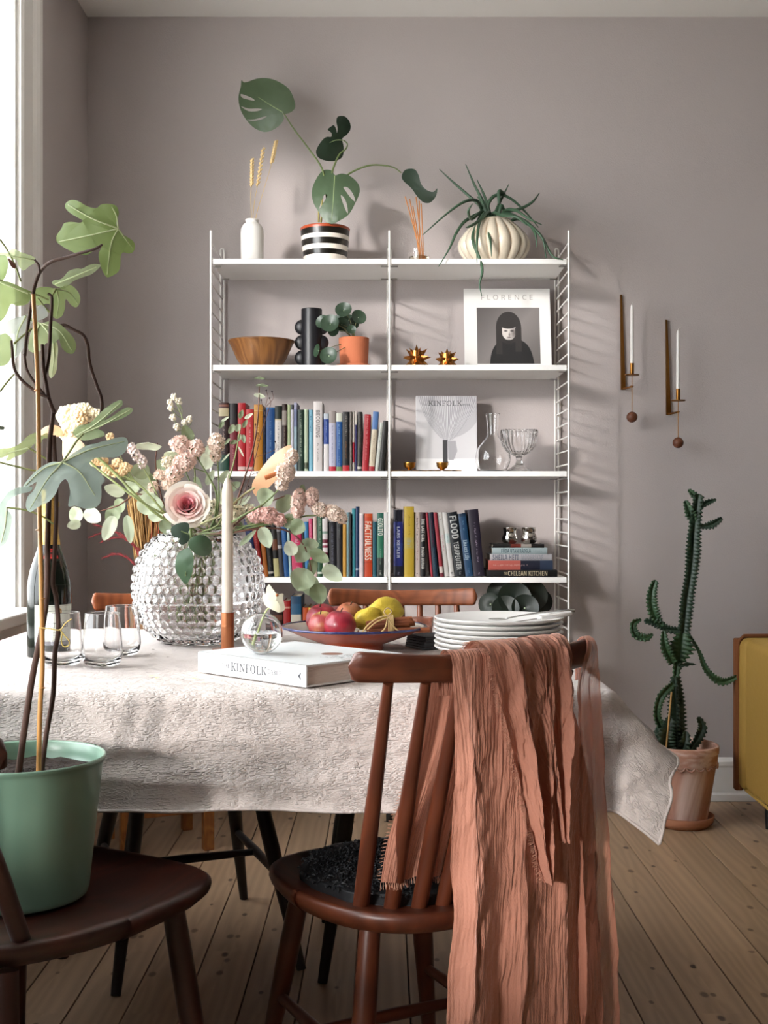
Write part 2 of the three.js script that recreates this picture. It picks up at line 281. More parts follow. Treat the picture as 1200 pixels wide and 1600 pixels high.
// spindle-back chair that faces its own -z; origin on the floor below the middle of the seat
const seatWood = [M.teak, M.darkTeak];
function spindleChair(name, label, pos, turn, o = {}) {
  const c = thing(name, label, 'chair', pos, o.group); c.rotation.y = turn;
  const { seatH = 0.43, railH = 0.825, w = 0.42, dp = 0.42, spindles = 7, railW = 0.40, lean = 0.12, wood = M.teak, legWood = M.teak, splay = 0.06, splayZ = splay, frontN = 3.6, spread = 0.05 } = o;
  // seat: wide softly squared front, rounded back, dished and with a chamfered under edge
  const rim = (th) => { const cx = Math.cos(th), sz = Math.sin(th), n = sz < 0 ? 2.7 + (frontN - 2.7) * Math.min(1, -sz * 2) : 2.7, r = Math.pow(Math.pow(Math.abs(cx), n) + Math.pow(Math.abs(sz), n), -1 / n); const taper = 1 - 0.12 * Math.max(0, sz) - (sz > 0 ? 0.0 : 0); return [cx * r * w / 2 * taper, sz * r * dp / 2 + (sz > 0 ? -0.02 * cx * cx : 0.012 * cx * cx)]; };
  const rings = [[0, 0, -0.009], [0.35, 0, -0.009], [0.7, 0, -0.006], [0.9, 0, -0.001], [0.97, 0, 0], [0.995, 0, -0.004], [1, 0, -0.012], [0.985, 0, -0.02], [0.93, 0, -0.032], [0.86, 0, -0.036], [0, 0, -0.036]];
  const seat = surface((u, v) => { const k = v * (rings.length - 1), a = Math.min(rings.length - 2, Math.floor(k)), t = k - a, s = lerp(rings[a][0], rings[a + 1][0], t), y = lerp(rings[a][2], rings[a + 1][2], t), [x, z] = rim(-u * Math.PI * 2); const p = V(x * s, seatH + y, z * s); p.u = p.x * 2.2; p.v = p.z * 1.2 + p.y * 2; return p; }, 72, 20, true);
  part(c, 'seat', seat, wood);
  const legs = [[-1, -1], [1, -1], [-1, 1], [1, 1]].map(([sx, sz]) => [V(sx * (w / 2 - 0.075), seatH - 0.034, sz * (dp / 2 - 0.075)), V(sx * (w / 2 - 0.075 + splay), 0.0, sz * (dp / 2 - 0.075 + splayZ))]);
  for (const [a, b] of legs) part(c, 'leg', tube([a, a.clone().lerp(b, 0.35), b], [0.0165, 0.0185, 0.011], 14, 8), legWood);
  const mid = (i, t) => legs[i][0].clone().lerp(legs[i][1], t);
  for (const s of [0, 1]) part(c, 'stretcher', tube([mid(s, 0.5), mid(s, 0.5).lerp(mid(s + 2, 0.5), 0.5), mid(s + 2, 0.5)], [0.0085, 0.0115, 0.0085], 10, 6), legWood);
  const l = mid(0, 0.5).lerp(mid(2, 0.5), 0.5), r = mid(1, 0.5).lerp(mid(3, 0.5), 0.5);
  part(c, 'stretcher', tube([l, l.clone().lerp(r, 0.5), r], [0.008, 0.011, 0.008], 10, 6), legWood);
  // curved top rail with rounded ends
  const zr = dp / 2 - 0.045 + lean, curve = 0.05;
  const railZ = (x) => zr + curve * (1 - (2 * x / railW) ** 2) - curve * 0.6;
  const rail = surface((u, v) => {
    const x = lerp(-railW / 2, railW / 2, v), e = Math.abs(2 * v - 1), cap = Math.sqrt(Math.max(0, 1 - Math.pow(clamp((e - 0.93) / 0.07, 0, 1), 2))), h = (0.0225 - 0.003 * (1 - e * e)) * Math.max(cap, 0.02), th = 0.0105 * Math.max(cap, 0.02);
    const a = u * Math.PI * 2, n = 3.2, q = Math.pow(Math.pow(Math.abs(Math.cos(a)), n) + Math.pow(Math.abs(Math.sin(a)), n), -1 / n);
    const p = V(x, railH - 0.0225 + 0.006 * e * e + Math.sin(a) * q * h + 0, railZ(x) + Math.cos(a) * q * th + Math.sin(a) * q * h * 0.25); p.u = u * 0.12 * 2; p.v = v * 1.4; return p;
  }, 20, 60, true);
  part(c, 'top_rail', rail, wood);
  for (let i = 0; i < spindles; i++) {
    const t = spindles > 1 ? i / (spindles - 1) * 2 - 1 : 0, xt = t * (railW / 2 - 0.052), xb = t * (w / 2 - 0.052 - spread * 0.4), top = V(xt, railH - 0.04, railZ(xt) - 0.002), zb = dp / 2 - 0.052 - 0.05 * t * t, bot = V(xb, seatH - 0.012, zb);
    part(c, 'spindle', tube([bot, bot.clone().lerp(top, 0.4), top], [0.0125, 0.0125, 0.0076], 12, 8), wood);
  }
  return c;
}
const place = (px, py, d) => { const p = at(px, py, d); return V(p.x, 0, p.z); };
// the near chair with the scarf: turned 27 degrees, its back to the camera
const CH1 = spindleChair('spindle_chair', 'brown spindle-back chair in front of the table with a peach scarf over its back', V(0.020, 0, -1.985), 0.47, { w: 0.375, dp: 0.41, lean: 0.12, seatH: 0.428, railH: 0.827, railW: 0.41 });
CH1.updateMatrixWorld(true);
// far side of the table, facing the camera
spindleChair('spindle_chair', 'reddish spindle-back chair behind the fruit dish and white plates', V(0.055, 0, -2.82), Math.PI + 0.03, { railW: 0.385, wood: M.teakLight, legWood: M.black });
spindleChair('spindle_chair', 'reddish spindle-back chair half hidden behind the bubbled glass vase', V(-0.47, 0, -2.87), Math.PI + 0.36, { railW: 0.385, railH: 0.815, splayZ: 0.13, splay: 0.07, wood: M.teakLight, legWood: M.black });
// near left chair that carries the plant pot, and the rail of one at the table's end
spindleChair('spindle_chair', 'dark spindle-back chair with a green plant pot on its seat', V(-0.535, 0, -1.725), -0.52, { w: 0.475, dp: 0.47, seatH: 0.485, railH: 0.757, railW: 0.46, lean: 0.06, spindles: 7, wood: M.darkTeak, legWood: M.darkTeak, splay: 0.05, frontN: 5 });
{
  // small stool of square staves under the far end of the table
  const s = thing('wooden_stool', 'small orange-brown wooden stool with square legs behind the table', 'stool', V(-0.70, 0, -3.72));
  s.rotation.y = 0.42;
  const w = M.pine, H = 0.42, a = 0.125;
  part(s, 'seat', boxUV(box(0, H - 0.012, 0, 0.32, 0.024, 0.32, 0.006), 3), w);
  for (const x of [-a, a]) for (const z of [-a, a]) part(s, 'leg', boxUV(box(x, (H - 0.024) / 2, z, 0.032, H - 0.024, 0.032, 0.003), 3), w);
  for (const y of [0.13, 0.34]) { for (const z of [-a, a]) part(s, 'stretcher', boxUV(box(0, y, z, 2 * a - 0.03, 0.03, 0.018, 0.003), 3, 'x'), w); for (const x of [-a, a]) part(s, 'stretcher', boxUV(box(x, y + 0.02, 0, 0.018, 0.03, 2 * a - 0.03, 0.003), 3), w); }
}
{
  // round black sheepskin pad on the near chair: a disc with locks of curled wool
  const p = thing('seat_pad', 'round black sheepskin pad on the seat of the near chair', 'cushion', CH1.localToWorld(V(0.012, 0.4225, -0.01))), R = 0.162, r = rng(31);
  const wool = phys(0x1b1c1f, 0.5, { sheen: 1, sheenColor: new THREE.Color(0x8f96a0), sheenRoughness: 0.35 });
  part(p, 'felt_base', surface((u, v) => { const a = -u * 6.2832, k = v * 3, s = k < 1 ? k : k < 2 ? 1 : 3 - k, R2 = R * (1 + 0.02 * Math.sin(a * 7) + 0.015 * Math.sin(a * 13)); return V(Math.cos(a) * R2 * s, k < 1 ? 0.026 - 0.008 * s * s : k < 2 ? 0.018 - 0.018 * (k - 1) : 0, Math.sin(a) * R2 * s); }, 60, 24, true), wool);
  const locks = [];
  for (let i = 0; i < 2600; i++) {
    const a = r() * 6.2832, q = Math.sqrt(r()) * R * 1.0, x = Math.cos(a) * q, z = Math.sin(a) * q, y = 0.024 - 0.01 * (q / R) ** 2, b = r() * 6.2832, l = 0.006 + 0.007 * r(), c = Math.cos(b) * l, s = Math.sin(b) * l;
    locks.push(tube([[x, y - 0.003, z], [x + c * 0.5, y + 0.002 + 0.003 * r(), z + s * 0.5], [x + c, y + 0.001, z + s]], [0.0022, 0.0024, 0.0012], 4, 3));
  }
  part(p, 'wool', merge(locks), wool).userData.kind = 'stuff';
}
{
  // gold velvet day bed at the right edge
  const velvet = phys(0x9c7a34, 0.75, { sheen: 1, sheenColor: new THREE.Color(0xe8c46a), sheenRoughness: 0.5, bumpMap: fineNoise, bumpScale: 0.001 }), rust = phys(0x6b3a12, 0.8, { sheen: 0.6, sheenColor: new THREE.Color(0xb07030), sheenRoughness: 0.5 });
  const s = thing('sofa', 'gold velvet sofa with brown piping at the right edge beside the cactus', 'sofa', V(1.165, 0, -3.95));
  const puff = (w, h, d, x, y, z) => { const g = new RoundedBoxGeometry(w, h, d, 8, 0.03), p = g.attributes.position; for (let i = 0; i < p.count; i++) { const X = p.getX(i) / (w / 2), Y = p.getY(i) / (h / 2), Z = p.getZ(i) / (d / 2); p.setX(i, p.getX(i) + Math.sign(X) * 0.006 * (1 - Y * Y) * (1 - Z * Z) + 0.003 * noise.noise(Y * 3, Z * 3, 1)); } g.computeVertexNormals(); return g.translate(x, y, z); };
  part(s, 'side', puff(0.12, 0.5, 0.82, 0.07, 0.362, 0.43), velvet); part(s, 'back', puff(0.9, 0.5, 0.1, 0.45, 0.362, 0.0), velvet);
  part(s, 'seat_cushion', puff(0.8, 0.2, 0.75, 0.53, 0.3, 0.45), velvet);
  part(s, 'piping', tube([[0.004, 0.115, 0.0], [0.001, 0.3, 0], [0.002, 0.605, 0], [0.012, 0.616, 0], [0.06, 0.618, 0], [0.9, 0.618, 0]], 0.007, 8, 60), rust);
  part(s, 'side_edge', box(0.002, 0.36, -0.012, 0.028, 0.5, 0.03, 0.006), rust); part(s, 'piping', tube([[0.016, 0.118, 0.02], [0.012, 0.113, 0.5], [0.016, 0.118, 0.82]], 0.005, 8), velvet);
  for (const [x, z] of [[0.08, 0.06], [0.08, 0.76], [0.85, 0.06], [0.85, 0.76]]) part(s, 'leg', tube([[x, 0.115, z], [x, 0, z]], [0.016, 0.011], 10), M.black);
}
// ---------- books: one atlas holds the print of every spine ----------
const BX = (px) => (px - 600) / 472;                                   // front plane of the shelf, 472 pixels to the metre
const spines = [];                                                     // [shelf, x0, x1 at the foot, top y, lean in px to the right at the top, cloth, bands, words, label]
const row = (shelf, list) => list.forEach((b) => spines.push([shelf, ...b]));
// bands: [from, to, colour] as shares of the height from the top; words: [text, colour, size as a share of the width, from, to]
row(2, [
  [341.5, 357, 629, 0, '#3a1712', [[0.03, 0.06, '#8d5a4a'], [0.08, 0.2, '#c9bf9c'], [0.25, 0.78, '#2a0f10'], [0.76, 1, '#1d4a3c']], [['CHRONICLES', '#e9e3da', 0.42, 0.26, 0.74]], 'dark brown spine with a cream panel and green foot, leftmost of the upper book row'],
  [358, 370, 630, 0, '#7d1a2c', [[0, 0.3, '#211a1e'], [0.3, 0.36, '#4a1622']], [['ROUGE', '#e8a7ac', 0.4, 0.6, 0.85]], 'maroon spine with a black upper third beside the dark brown book'],
  [370.6, 383, 629, 0, '#c2202c', [[0.93, 0.98, '#e9c9c4']], [], 'plain red spine left of the red one with white lettering'],
  [383.7, 395.6, 639, 0, '#d23a3f', [[0.93, 0.97, '#ecd0cc']], [['LIFE STORIES', '#f3e4e2', 0.42, 0.2, 0.62]], 'bright red spine with fine white lettering beside the yellow-orange book'],
  [396.5, 410, 632, 0, '#d9922f', [[0.02, 0.1, '#e0a141'], [0.09, 0.1, '#f0cf8f']], [['PIPPO', '#5a3a14', 0.5, 0.42, 0.6], ['ROMAN', '#f3dfb4', 0.36, 0.2, 0.42]], 'yellow-orange spine with dark ornaments on the upper left book shelf'],
  [411, 414.6, 640, 0, '#1c2440', [], [], 'very thin navy spine between the orange and the bright blue book'],
  [415, 428.7, 636, 0, '#1d5496', [[0, 0.03, '#3a78b8'], [0.86, 1, '#16386a']], [['ATLAS', '#a9c4df', 0.3, 0.2, 0.8]], 'bright blue rounded spine right of the yellow-orange book'],
  [429.4, 440, 634, 0, '#ece9e6', [[0, 0.2, '#1e2b22'], [0.2, 0.22, '#c8b98e']], [['SPRING NOTES', '#55555a', 0.4, 0.26, 0.75]], 'white spine with a dark green top beside the bright blue book'],
  [440.6, 448, 631, 0, '#3b2722', [[0.1, 0.32, '#a49b93']], [['NIGHTS', '#b9a89c', 0.45, 0.36, 0.7]], 'narrow dark brown spine with a grey panel'],
  [448.7, 454, 632, 0, '#b7c79c', [], [], 'narrow pale green spine right of the dark brown one'],
  [454.5, 458.7, 632, 0, '#d4d5e6', [[0, 0.08, '#33373c']], [], 'narrow lavender white spine with a charcoal top'],
  [459, 464, 629, 0, '#8793bb', [[0, 0.1, '#b4b8d8'], [0.35, 1, '#a9c6d6']], [], 'narrow periwinkle spine left of the dark green book'],
  [465, 475, 640, 0, '#213a2d', [], [['FOREST HOUSE', '#d5e0cd', 0.5, 0.06, 0.75]], 'dark green spine with white lettering in the middle of the upper book row'],
  [475.5, 481, 639, 0, '#c5d7bc', [[0.86, 0.96, '#56604a']], [], 'pale mint spine between the dark green and the sky blue book'],
  [482, 488.8, 640, 0, '#86c3de', [], [['BLUE WEEK', '#1c3f63', 0.55, 0.06, 0.36]], 'sky blue spine with navy lettering beside the tall white book'],
  [489.4, 503.4, 627, 0, '#e6e2e3', [], [['BECOMING', '#8d8a8c', 0.42, 0.12, 0.52], ['NOVEL', '#8d8a8c', 0.42, 0.6, 0.86]], 'tall thick white spine lettered in grey, tallest of the upper book row'],
  [505.6, 513.7, 646, 0, '#ecebee', [[0, 0.1, '#c3cfdc'], [0.1, 0.53, '#25489c']], [['SHORE', '#b3c3e6', 0.4, 0.14, 0.5]], 'white spine whose upper half is royal blue'],
  [514, 524.6, 642, 0, '#c3c6de', [[0, 0.2, '#a39a98'], [0.92, 1, '#c2273c']], [['Essays on Time', '#7b7fa0', 0.35, 0.24, 0.85]], 'lavender spine with a grey top and a red foot'],
  [525, 534.6, 645, 0, '#1f5ba3', [[0, 0.15, '#e4e9dc'], [0.92, 1, '#7b9160']], [['Port of Sand', '#bcd2ea', 0.42, 0.18, 0.6], ['ROMAN', '#bcd2ea', 0.38, 0.75, 0.9]], 'blue spine with a white top and green foot'],
  [535, 546, 643, 0, '#17171a', [[0.9, 1, '#c3242f']], [['THE ORCHARD', '#dfd9d2', 0.42, 0.05, 0.4], ['A NOVEL', '#b6763c', 0.4, 0.5, 0.78]], 'black spine with white lettering and a red foot'],
  [546.4, 549.8, 643, 0, '#77706b', [], [], 'very thin grey spine right of the black book with a red foot'],
  [550, 553.7, 642, 0, '#e6e1da', [[0.52, 0.85, '#c2324a']], [], 'thin cream spine with a red lower half'],
  [554.2, 557.6, 643, 0, '#e8e4dd', [[0.22, 1, '#2e2a63']], [], 'thin white spine turning purple below'],
  [558, 565, 643, 1, '#33302f', [[0.92, 0.96, '#cfcac4']], [['FIELDWORK', '#9c8574', 0.5, 0.05, 0.6]], 'dark charcoal spine beside the leaning red book'],
  [565.5, 575.5, 647, 4, '#b3222f', [], [['LETTERS HOME', '#ecc9c6', 0.5, 0.03, 0.42], ['I ROMAN', '#ecc9c6', 0.42, 0.45, 0.8]], 'crimson spine leaning slightly to the right'],
  [576, 585, 643, 7, '#ddd2bc', [[0, 0.3, '#5c86c4'], [0.92, 1, '#b8303c']], [['Small Rooms', '#8b8478', 0.34, 0.35, 0.85]], 'cream spine with a blue top, leaning right'],
  [585.6, 591.4, 660, 8, '#d6ded8', [], [['WINTER', '#6b7a76', 0.5, 0.1, 0.4]], 'slim pale spine leaning right, near the middle ladder'],
  [592, 601, 657, 7, '#1c1a18', [], [], 'black spine leaning against the middle ladder'],
]);
row(3, [
  [392, 403, 811, -12, '#20346e', [[0.1, 0.2, '#33508f']], [['OCEAN', '#8fa6d6', 0.4, 0.2, 0.6]], 'navy book leaning left behind the vase, first of the lower row in view'],
  [403.4, 411.8, 818, -12, '#b12c2c', [], [['RED YARD', '#dd9d92', 0.45, 0.2, 0.8]], 'red book leaning left behind the glass vase'],
  [412.2, 419, 812, -9, '#c4722c', [], [], 'orange book leaning left beside a black one'],
  [419.4, 427.8, 822, -7, '#141314', [[0.9, 0.94, '#d5d1cc']], [['NOIR', '#bbb6b0', 0.4, 0.6, 0.8]], 'black book with a white emblem leaning left'],
  [428.2, 436.6, 818, -6, '#1a1818', [[0.3, 0.5, '#7c4c34'], [0.66, 1, '#d5cf96']], [], 'black book with a cream lower third'],
  [437, 443.6, 820, -6, '#434248', [[0, 0.14, '#a3a3a8'], [0.4, 0.46, '#c9c9cc']], [], 'dark grey book with pale bands left of the blue one'],
  [444, 451.8, 818, -6, '#2561a4', [], [['LAGOON', '#86add8', 0.4, 0.08, 0.5]], 'blue book leaning left beside a pale blue one'],
  [452.2, 456, 817, -5, '#bfe0e4', [], [], 'thin pale aqua book left of the magenta one'],
  [456.4, 473, 823, -3, '#cf2f63', [], [['LAGERLOF', '#f6e6ea', 0.55, 0.06, 0.4], ['ETT', '#f6e6ea', 0.6, 0.62, 0.84]], 'thick magenta book with white letters'],
  [473.4, 476.4, 818, -2, '#22262c', [], [], 'thin charcoal book right of the magenta one'],
  [476.8, 483.4, 816, -2, '#3a83bd', [], [], 'mid blue book between the charcoal and the pink one'],
  [483.8, 489.6, 811, -2, '#dc5280', [], [['MATT', '#f6dfe6', 0.5, 0.1, 0.5]], 'rose pink book left of the cream pink one'],
  [490, 495.4, 808, -1, '#e3c9c2', [], [], 'pale cream pink book left of the dark green one'],
  [495.8, 504, 805, 0, '#27553a', [[0.92, 0.95, '#dfe7da']], [['WOOD & VALE', '#cfe0cd', 0.5, 0.07, 0.5]], 'dark green book with pale lettering in the lower row'],
  [504.4, 512.6, 811, -1, '#e2dde0', [[0.22, 0.26, '#8aa79a'], [0.36, 0.42, '#6f2038'], [0.46, 0.5, '#9a3c58'], [0.58, 0.63, '#6f2038'], [0.68, 0.72, '#a3657b']], [], 'white book striped in maroon'],
  [513, 526, 816, -1, '#15151d', [], [['NORTH LIGHT', '#9aa0b8', 0.45, 0.05, 0.75]], 'broad black book with bluish lettering left of the dark grey one'],
  [526.4, 535, 814, -1, '#26262a', [], [['MEMOIR', '#8d9b9a', 0.4, 0.04, 0.32]], 'dark grey book left of the mustard one'],
  [535.6, 541, 820, 0, '#dca544', [], [], 'narrow mustard yellow book'],
  [541.4, 545.7, 801, 0, '#7fa3ab', [], [], 'narrow grey teal book right of the mustard one'],
  [546, 549.2, 803, 0, '#1b1216', [], [], 'thin black book left of the bright teal one'],
  [549.6, 555.2, 795, 0, '#3c97a6', [], [], 'bright teal book left of the tall navy one'],
  [555.6, 560.6, 792, 0, '#1c3a63', [[0.88, 0.9, '#d8e0ea']], [], 'tall navy book left of the white and pink one'],
  [561.4, 568, 803, 0, '#e9dbe2', [[0.0, 0.02, '#ffffff']], [], 'white and pink book beside the orange-red one'],
  [568.4, 581.7, 803, 0, '#cf4a22', [[0, 0.06, '#d65a2a'], [0.76, 0.78, '#b93f1e']], [['FACTFULNESS', '#f4e6d9', 0.72, 0.12, 0.74]], 'thick orange-red book with large cream capitals'],
  [582.2, 588.6, 816, 0, '#1f5f71', [], [], 'dark teal book right of the orange-red one'],
  [589, 599.6, 802, 0, '#23302e', [[0, 0.35, '#2b6e60'], [0.35, 0.7, '#2f7f62']], [['GIOLITO', '#f2f2ec', 0.7, 0.08, 0.36], ['ATT SE', '#a5c4b3', 0.45, 0.56, 0.8], ['C', '#f2f2ec', 0.6, 0.9, 0.97]], 'dark green book with bold white capitals by the middle ladder'],
  [600, 608, 801, 0, '#e3e5e6', [], [], 'white book touching the middle ladder from the left'],
  [615, 629.6, 797, 0, '#17162a', [[0.18, 0.84, '#26318a'], [0.5, 0.6, '#2d479a']], [['LARS KEPLER', '#d6dcee', 0.32, 0.25, 0.72], ['B', '#d6dcee', 0.35, 0.93, 0.97]], 'midnight blue book touching the middle ladder from the right'],
  [631.4, 647, 792, 0, '#d3b53c', [[0.44, 0.6, '#cdb95a']], [['Det som fanns kvar', '#84702a', 0.3, 0.12, 0.42], ['~', '#a3b8c9', 0.9, 0.46, 0.58]], 'tall yellow book right of the midnight blue one'],
  [647.4, 656.8, 801, 0, '#e4d6d0', [], [['Ask Around', '#4a2f33', 0.55, 0.07, 0.36], ['and other essays', '#b07f80', 0.35, 0.4, 0.75], ['O', '#3a3a3a', 0.6, 0.92, 0.97]], 'cream pink book between the yellow and the black one'],
  [657.2, 665, 801, 0, '#15161a', [[0, 0.1, '#3a1a20']], [['THE LAST GIRL', '#eae7e2', 0.6, 0.1, 0.46], ['NADIA MURAD', '#eae7e2', 0.6, 0.54, 0.88]], 'black book with bold white capitals, third from the yellow one'],
  [673.4, 676.6, 801, -8, '#b53246', [], [], 'thin red book leaning left beside the black one with white capitals'],
  [677, 685, 801, -8, '#141d33', [[0.55, 1, '#1b3149']], [['BEST OF TODAY', '#b02a5a', 0.4, 0.1, 0.5], ['SALLY', '#5f97a6', 0.4, 0.55, 0.9]], 'navy book with crimson lettering leaning left'],
  [688, 693.6, 801, -11, '#b03a48', [[0.84, 0.94, '#e9dcd8'], [0.94, 1, '#7c2838']], [], 'red book with a white band near its foot leaning left'],
  [694, 702.6, 801, -11.5, '#e7e6e4', [], [['PALE', '#c06a7c', 0.4, 0.36, 0.6], ['ett', '#777777', 0.35, 0.04, 0.12]], 'white book with pink print leaning left'],
  [703, 710.6, 801, -12, '#e7e7e6', [[0.33, 0.48, '#cfe0e0']], [['EAST', '#69a6a8', 0.4, 0.35, 0.48], ['*', '#222222', 0.8, 0.93, 0.98]], 'white book with aqua print leaning left'],
  [711.4, 727, 801, -13, '#151b24', [], [['FLOOD', '#d8dcdc', 0.66, 0.05, 0.42], ['TERAPEUTEN', '#d8dcdc', 0.5, 0.46, 0.9], ['F', '#d8dcdc', 0.4, 0.93, 0.97]], 'thick black book with tall white capitals leaning left'],
  [727.6, 739.6, 803, -12, '#1f4a72', [[0, 0.05, '#173654']], [['JENNY', '#8fb0cc', 0.3, 0.12, 0.28], ['Lisa och Lilly', '#c9dcea', 0.5, 0.42, 0.74], ['BONNIER', '#8fb0cc', 0.3, 0.84, 0.95]], 'blue book with handwritten title leaning left'],
  [740.4, 757.6, 797, -10, '#241c30', [[0, 0.0, '#241c30']], [['LARS KEPLER LAZARUS', '#cfc6d8', 0.26, 0.2, 0.78], ['B', '#cfc6d8', 0.3, 0.94, 0.97]], 'dark purple book at the right end of the leaning row'],
]);
row(4, [
  [421, 441, 955, 0, '#3a1d18', [[0.1, 0.2, '#7d4b3a']], [], 'dark brown book on the bottom shelf behind the cream flower'],
  [442.5, 453.5, 940, 0, '#b02323', [[0.1, 0.13, '#e0a090']], [], 'red book on the bottom shelf behind the glass ball'],
  [454.5, 470.5, 933, 0, '#1f4a6e', [[0.12, 0.3, '#2a5f86'], [0.28, 0.42, '#d9d4c6']], [], 'thick blue book with a pale band on the bottom shelf'],
  [471.5, 481, 951, 0, '#cf5a24', [], [], 'orange book on the bottom shelf left of the yellow one'],
  [481.5, 490, 951, 0, '#d6b23a', [], [], 'yellow book on the bottom shelf behind the fruit dish'],
]);
const flat = [
  [770, 851, 848, 853, '#1a1716', [[0.35, 0.55, '#7c2f24'], [0.55, 0.75, '#b8b2ac']], [], 'thin black book on top of the flat stack, under the two silver cups'],
  [769.5, 855.6, 853.7, 863, '#b9cdd3', [], [['FÖDA UTAN RÄDSLA', '#3c5763', 0.55, 0.16, 0.7], ['ANNA', '#8aa0a8', 0.4, 0.74, 0.9]], 'pale blue book second from the top of the flat stack'],
  [766, 862.7, 863.4, 872.6, '#c9c9d0', [], [['SHEILA HETI', '#6b7183', 0.8, 0.04, 0.46], ['MODERSKAP', '#a9adba', 0.8, 0.5, 0.86]], 'light grey book in the middle of the flat stack'],
  [763, 863.8, 873.4, 887.5, '#cc6a60', [[0.5, 0.8, '#20243a'], [0.8, 1, '#3a4a66']], [['THE BEAUTIFUL SUMMER', '#e7c4bc', 0.35, 0.08, 0.6]], 'coral and navy book second from the bottom of the flat stack'],
  [760, 870.8, 888.5, 898.5, '#141313', [], [['THE', '#d9c9a0', 0.35, 0.25, 0.29], ['CHILEAN KITCHEN', '#dccfb0', 0.66, 0.3, 0.86]], 'black cookbook at the bottom of the flat stack'],
];
const CW = 48, CHH = 384, COLS = 42, ATW = 2048, ATH = 2048;
const cell = (i) => [(i % COLS) * CW, Math.floor(i / COLS) * CHH];
const LEGIBLE = new Set(['BECOMING', 'FACTFULNESS', 'GIOLITO', 'FLOOD', 'TERAPEUTEN', 'THE LAST GIRL', 'NADIA MURAD', 'Lisa och Lilly', 'LARS KEPLER', 'THE', 'CHILEAN KITCHEN', 'FÖDA UTAN RÄDSLA', 'SHEILA HETI', 'MODERSKAP']);
const drawSpine = (g, i, base, bands, words) => {
  const [X, Y] = cell(i); g.save(); g.beginPath(); g.rect(X, Y, CW, CHH); g.clip(); g.fillStyle = base; g.fillRect(X, Y, CW, CHH);
  for (const [a, b, c] of bands) { g.fillStyle = c; g.fillRect(X, Y + a * CHH, CW, (b - a) * CHH); }
  for (const [t, c, size, a, b] of words) {
    if (!LEGIBLE.has(t)) {   // print too small to read in the photograph: only its grey texture
      const q = rng(i * 31 + t.length); g.globalAlpha = 0.75; g.fillStyle = c;
      for (let y = Y + a * CHH, e = Y + b * CHH; y < e; y += 4 + 5 * q()) { if (q() < 0.16) continue; g.fillRect(X + CW / 2 - size * CW * 0.28 + q() * 3, y, size * CW * (0.3 + 0.26 * q()), 2 + 2 * q()); }
      g.globalAlpha = 1; continue;
    }
    g.save(); g.translate(X + CW / 2, Y + a * CHH); g.rotate(Math.PI / 2); g.fillStyle = c; g.textBaseline = 'middle'; g.font = 'bold 100px ' + (t === t.toUpperCase() ? 'sans-serif' : 'serif');
    const w = g.measureText(t).width, h = 72; g.scale((b - a) * CHH / w, size * CW / h); g.fillText(t, 0, 0); g.restore();
  }
  g.restore();
};
const atlas = canvas(ATW, ATH, (g) => { g.fillStyle = '#888'; g.fillRect(0, 0, ATW, ATH); spines.forEach((s, i) => drawSpine(g, i, s[5], s[6], s[7])); flat.forEach((s, i) => drawSpine(g, spines.length + i, s[4], s[5], s[6])); });
atlas.anisotropy = 8;
const bookCover = phys(0xb9b6b3, 0.5, { map: atlas, specularIntensity: 0.6 }), paper = std(0xe6dcc8, 0.9);
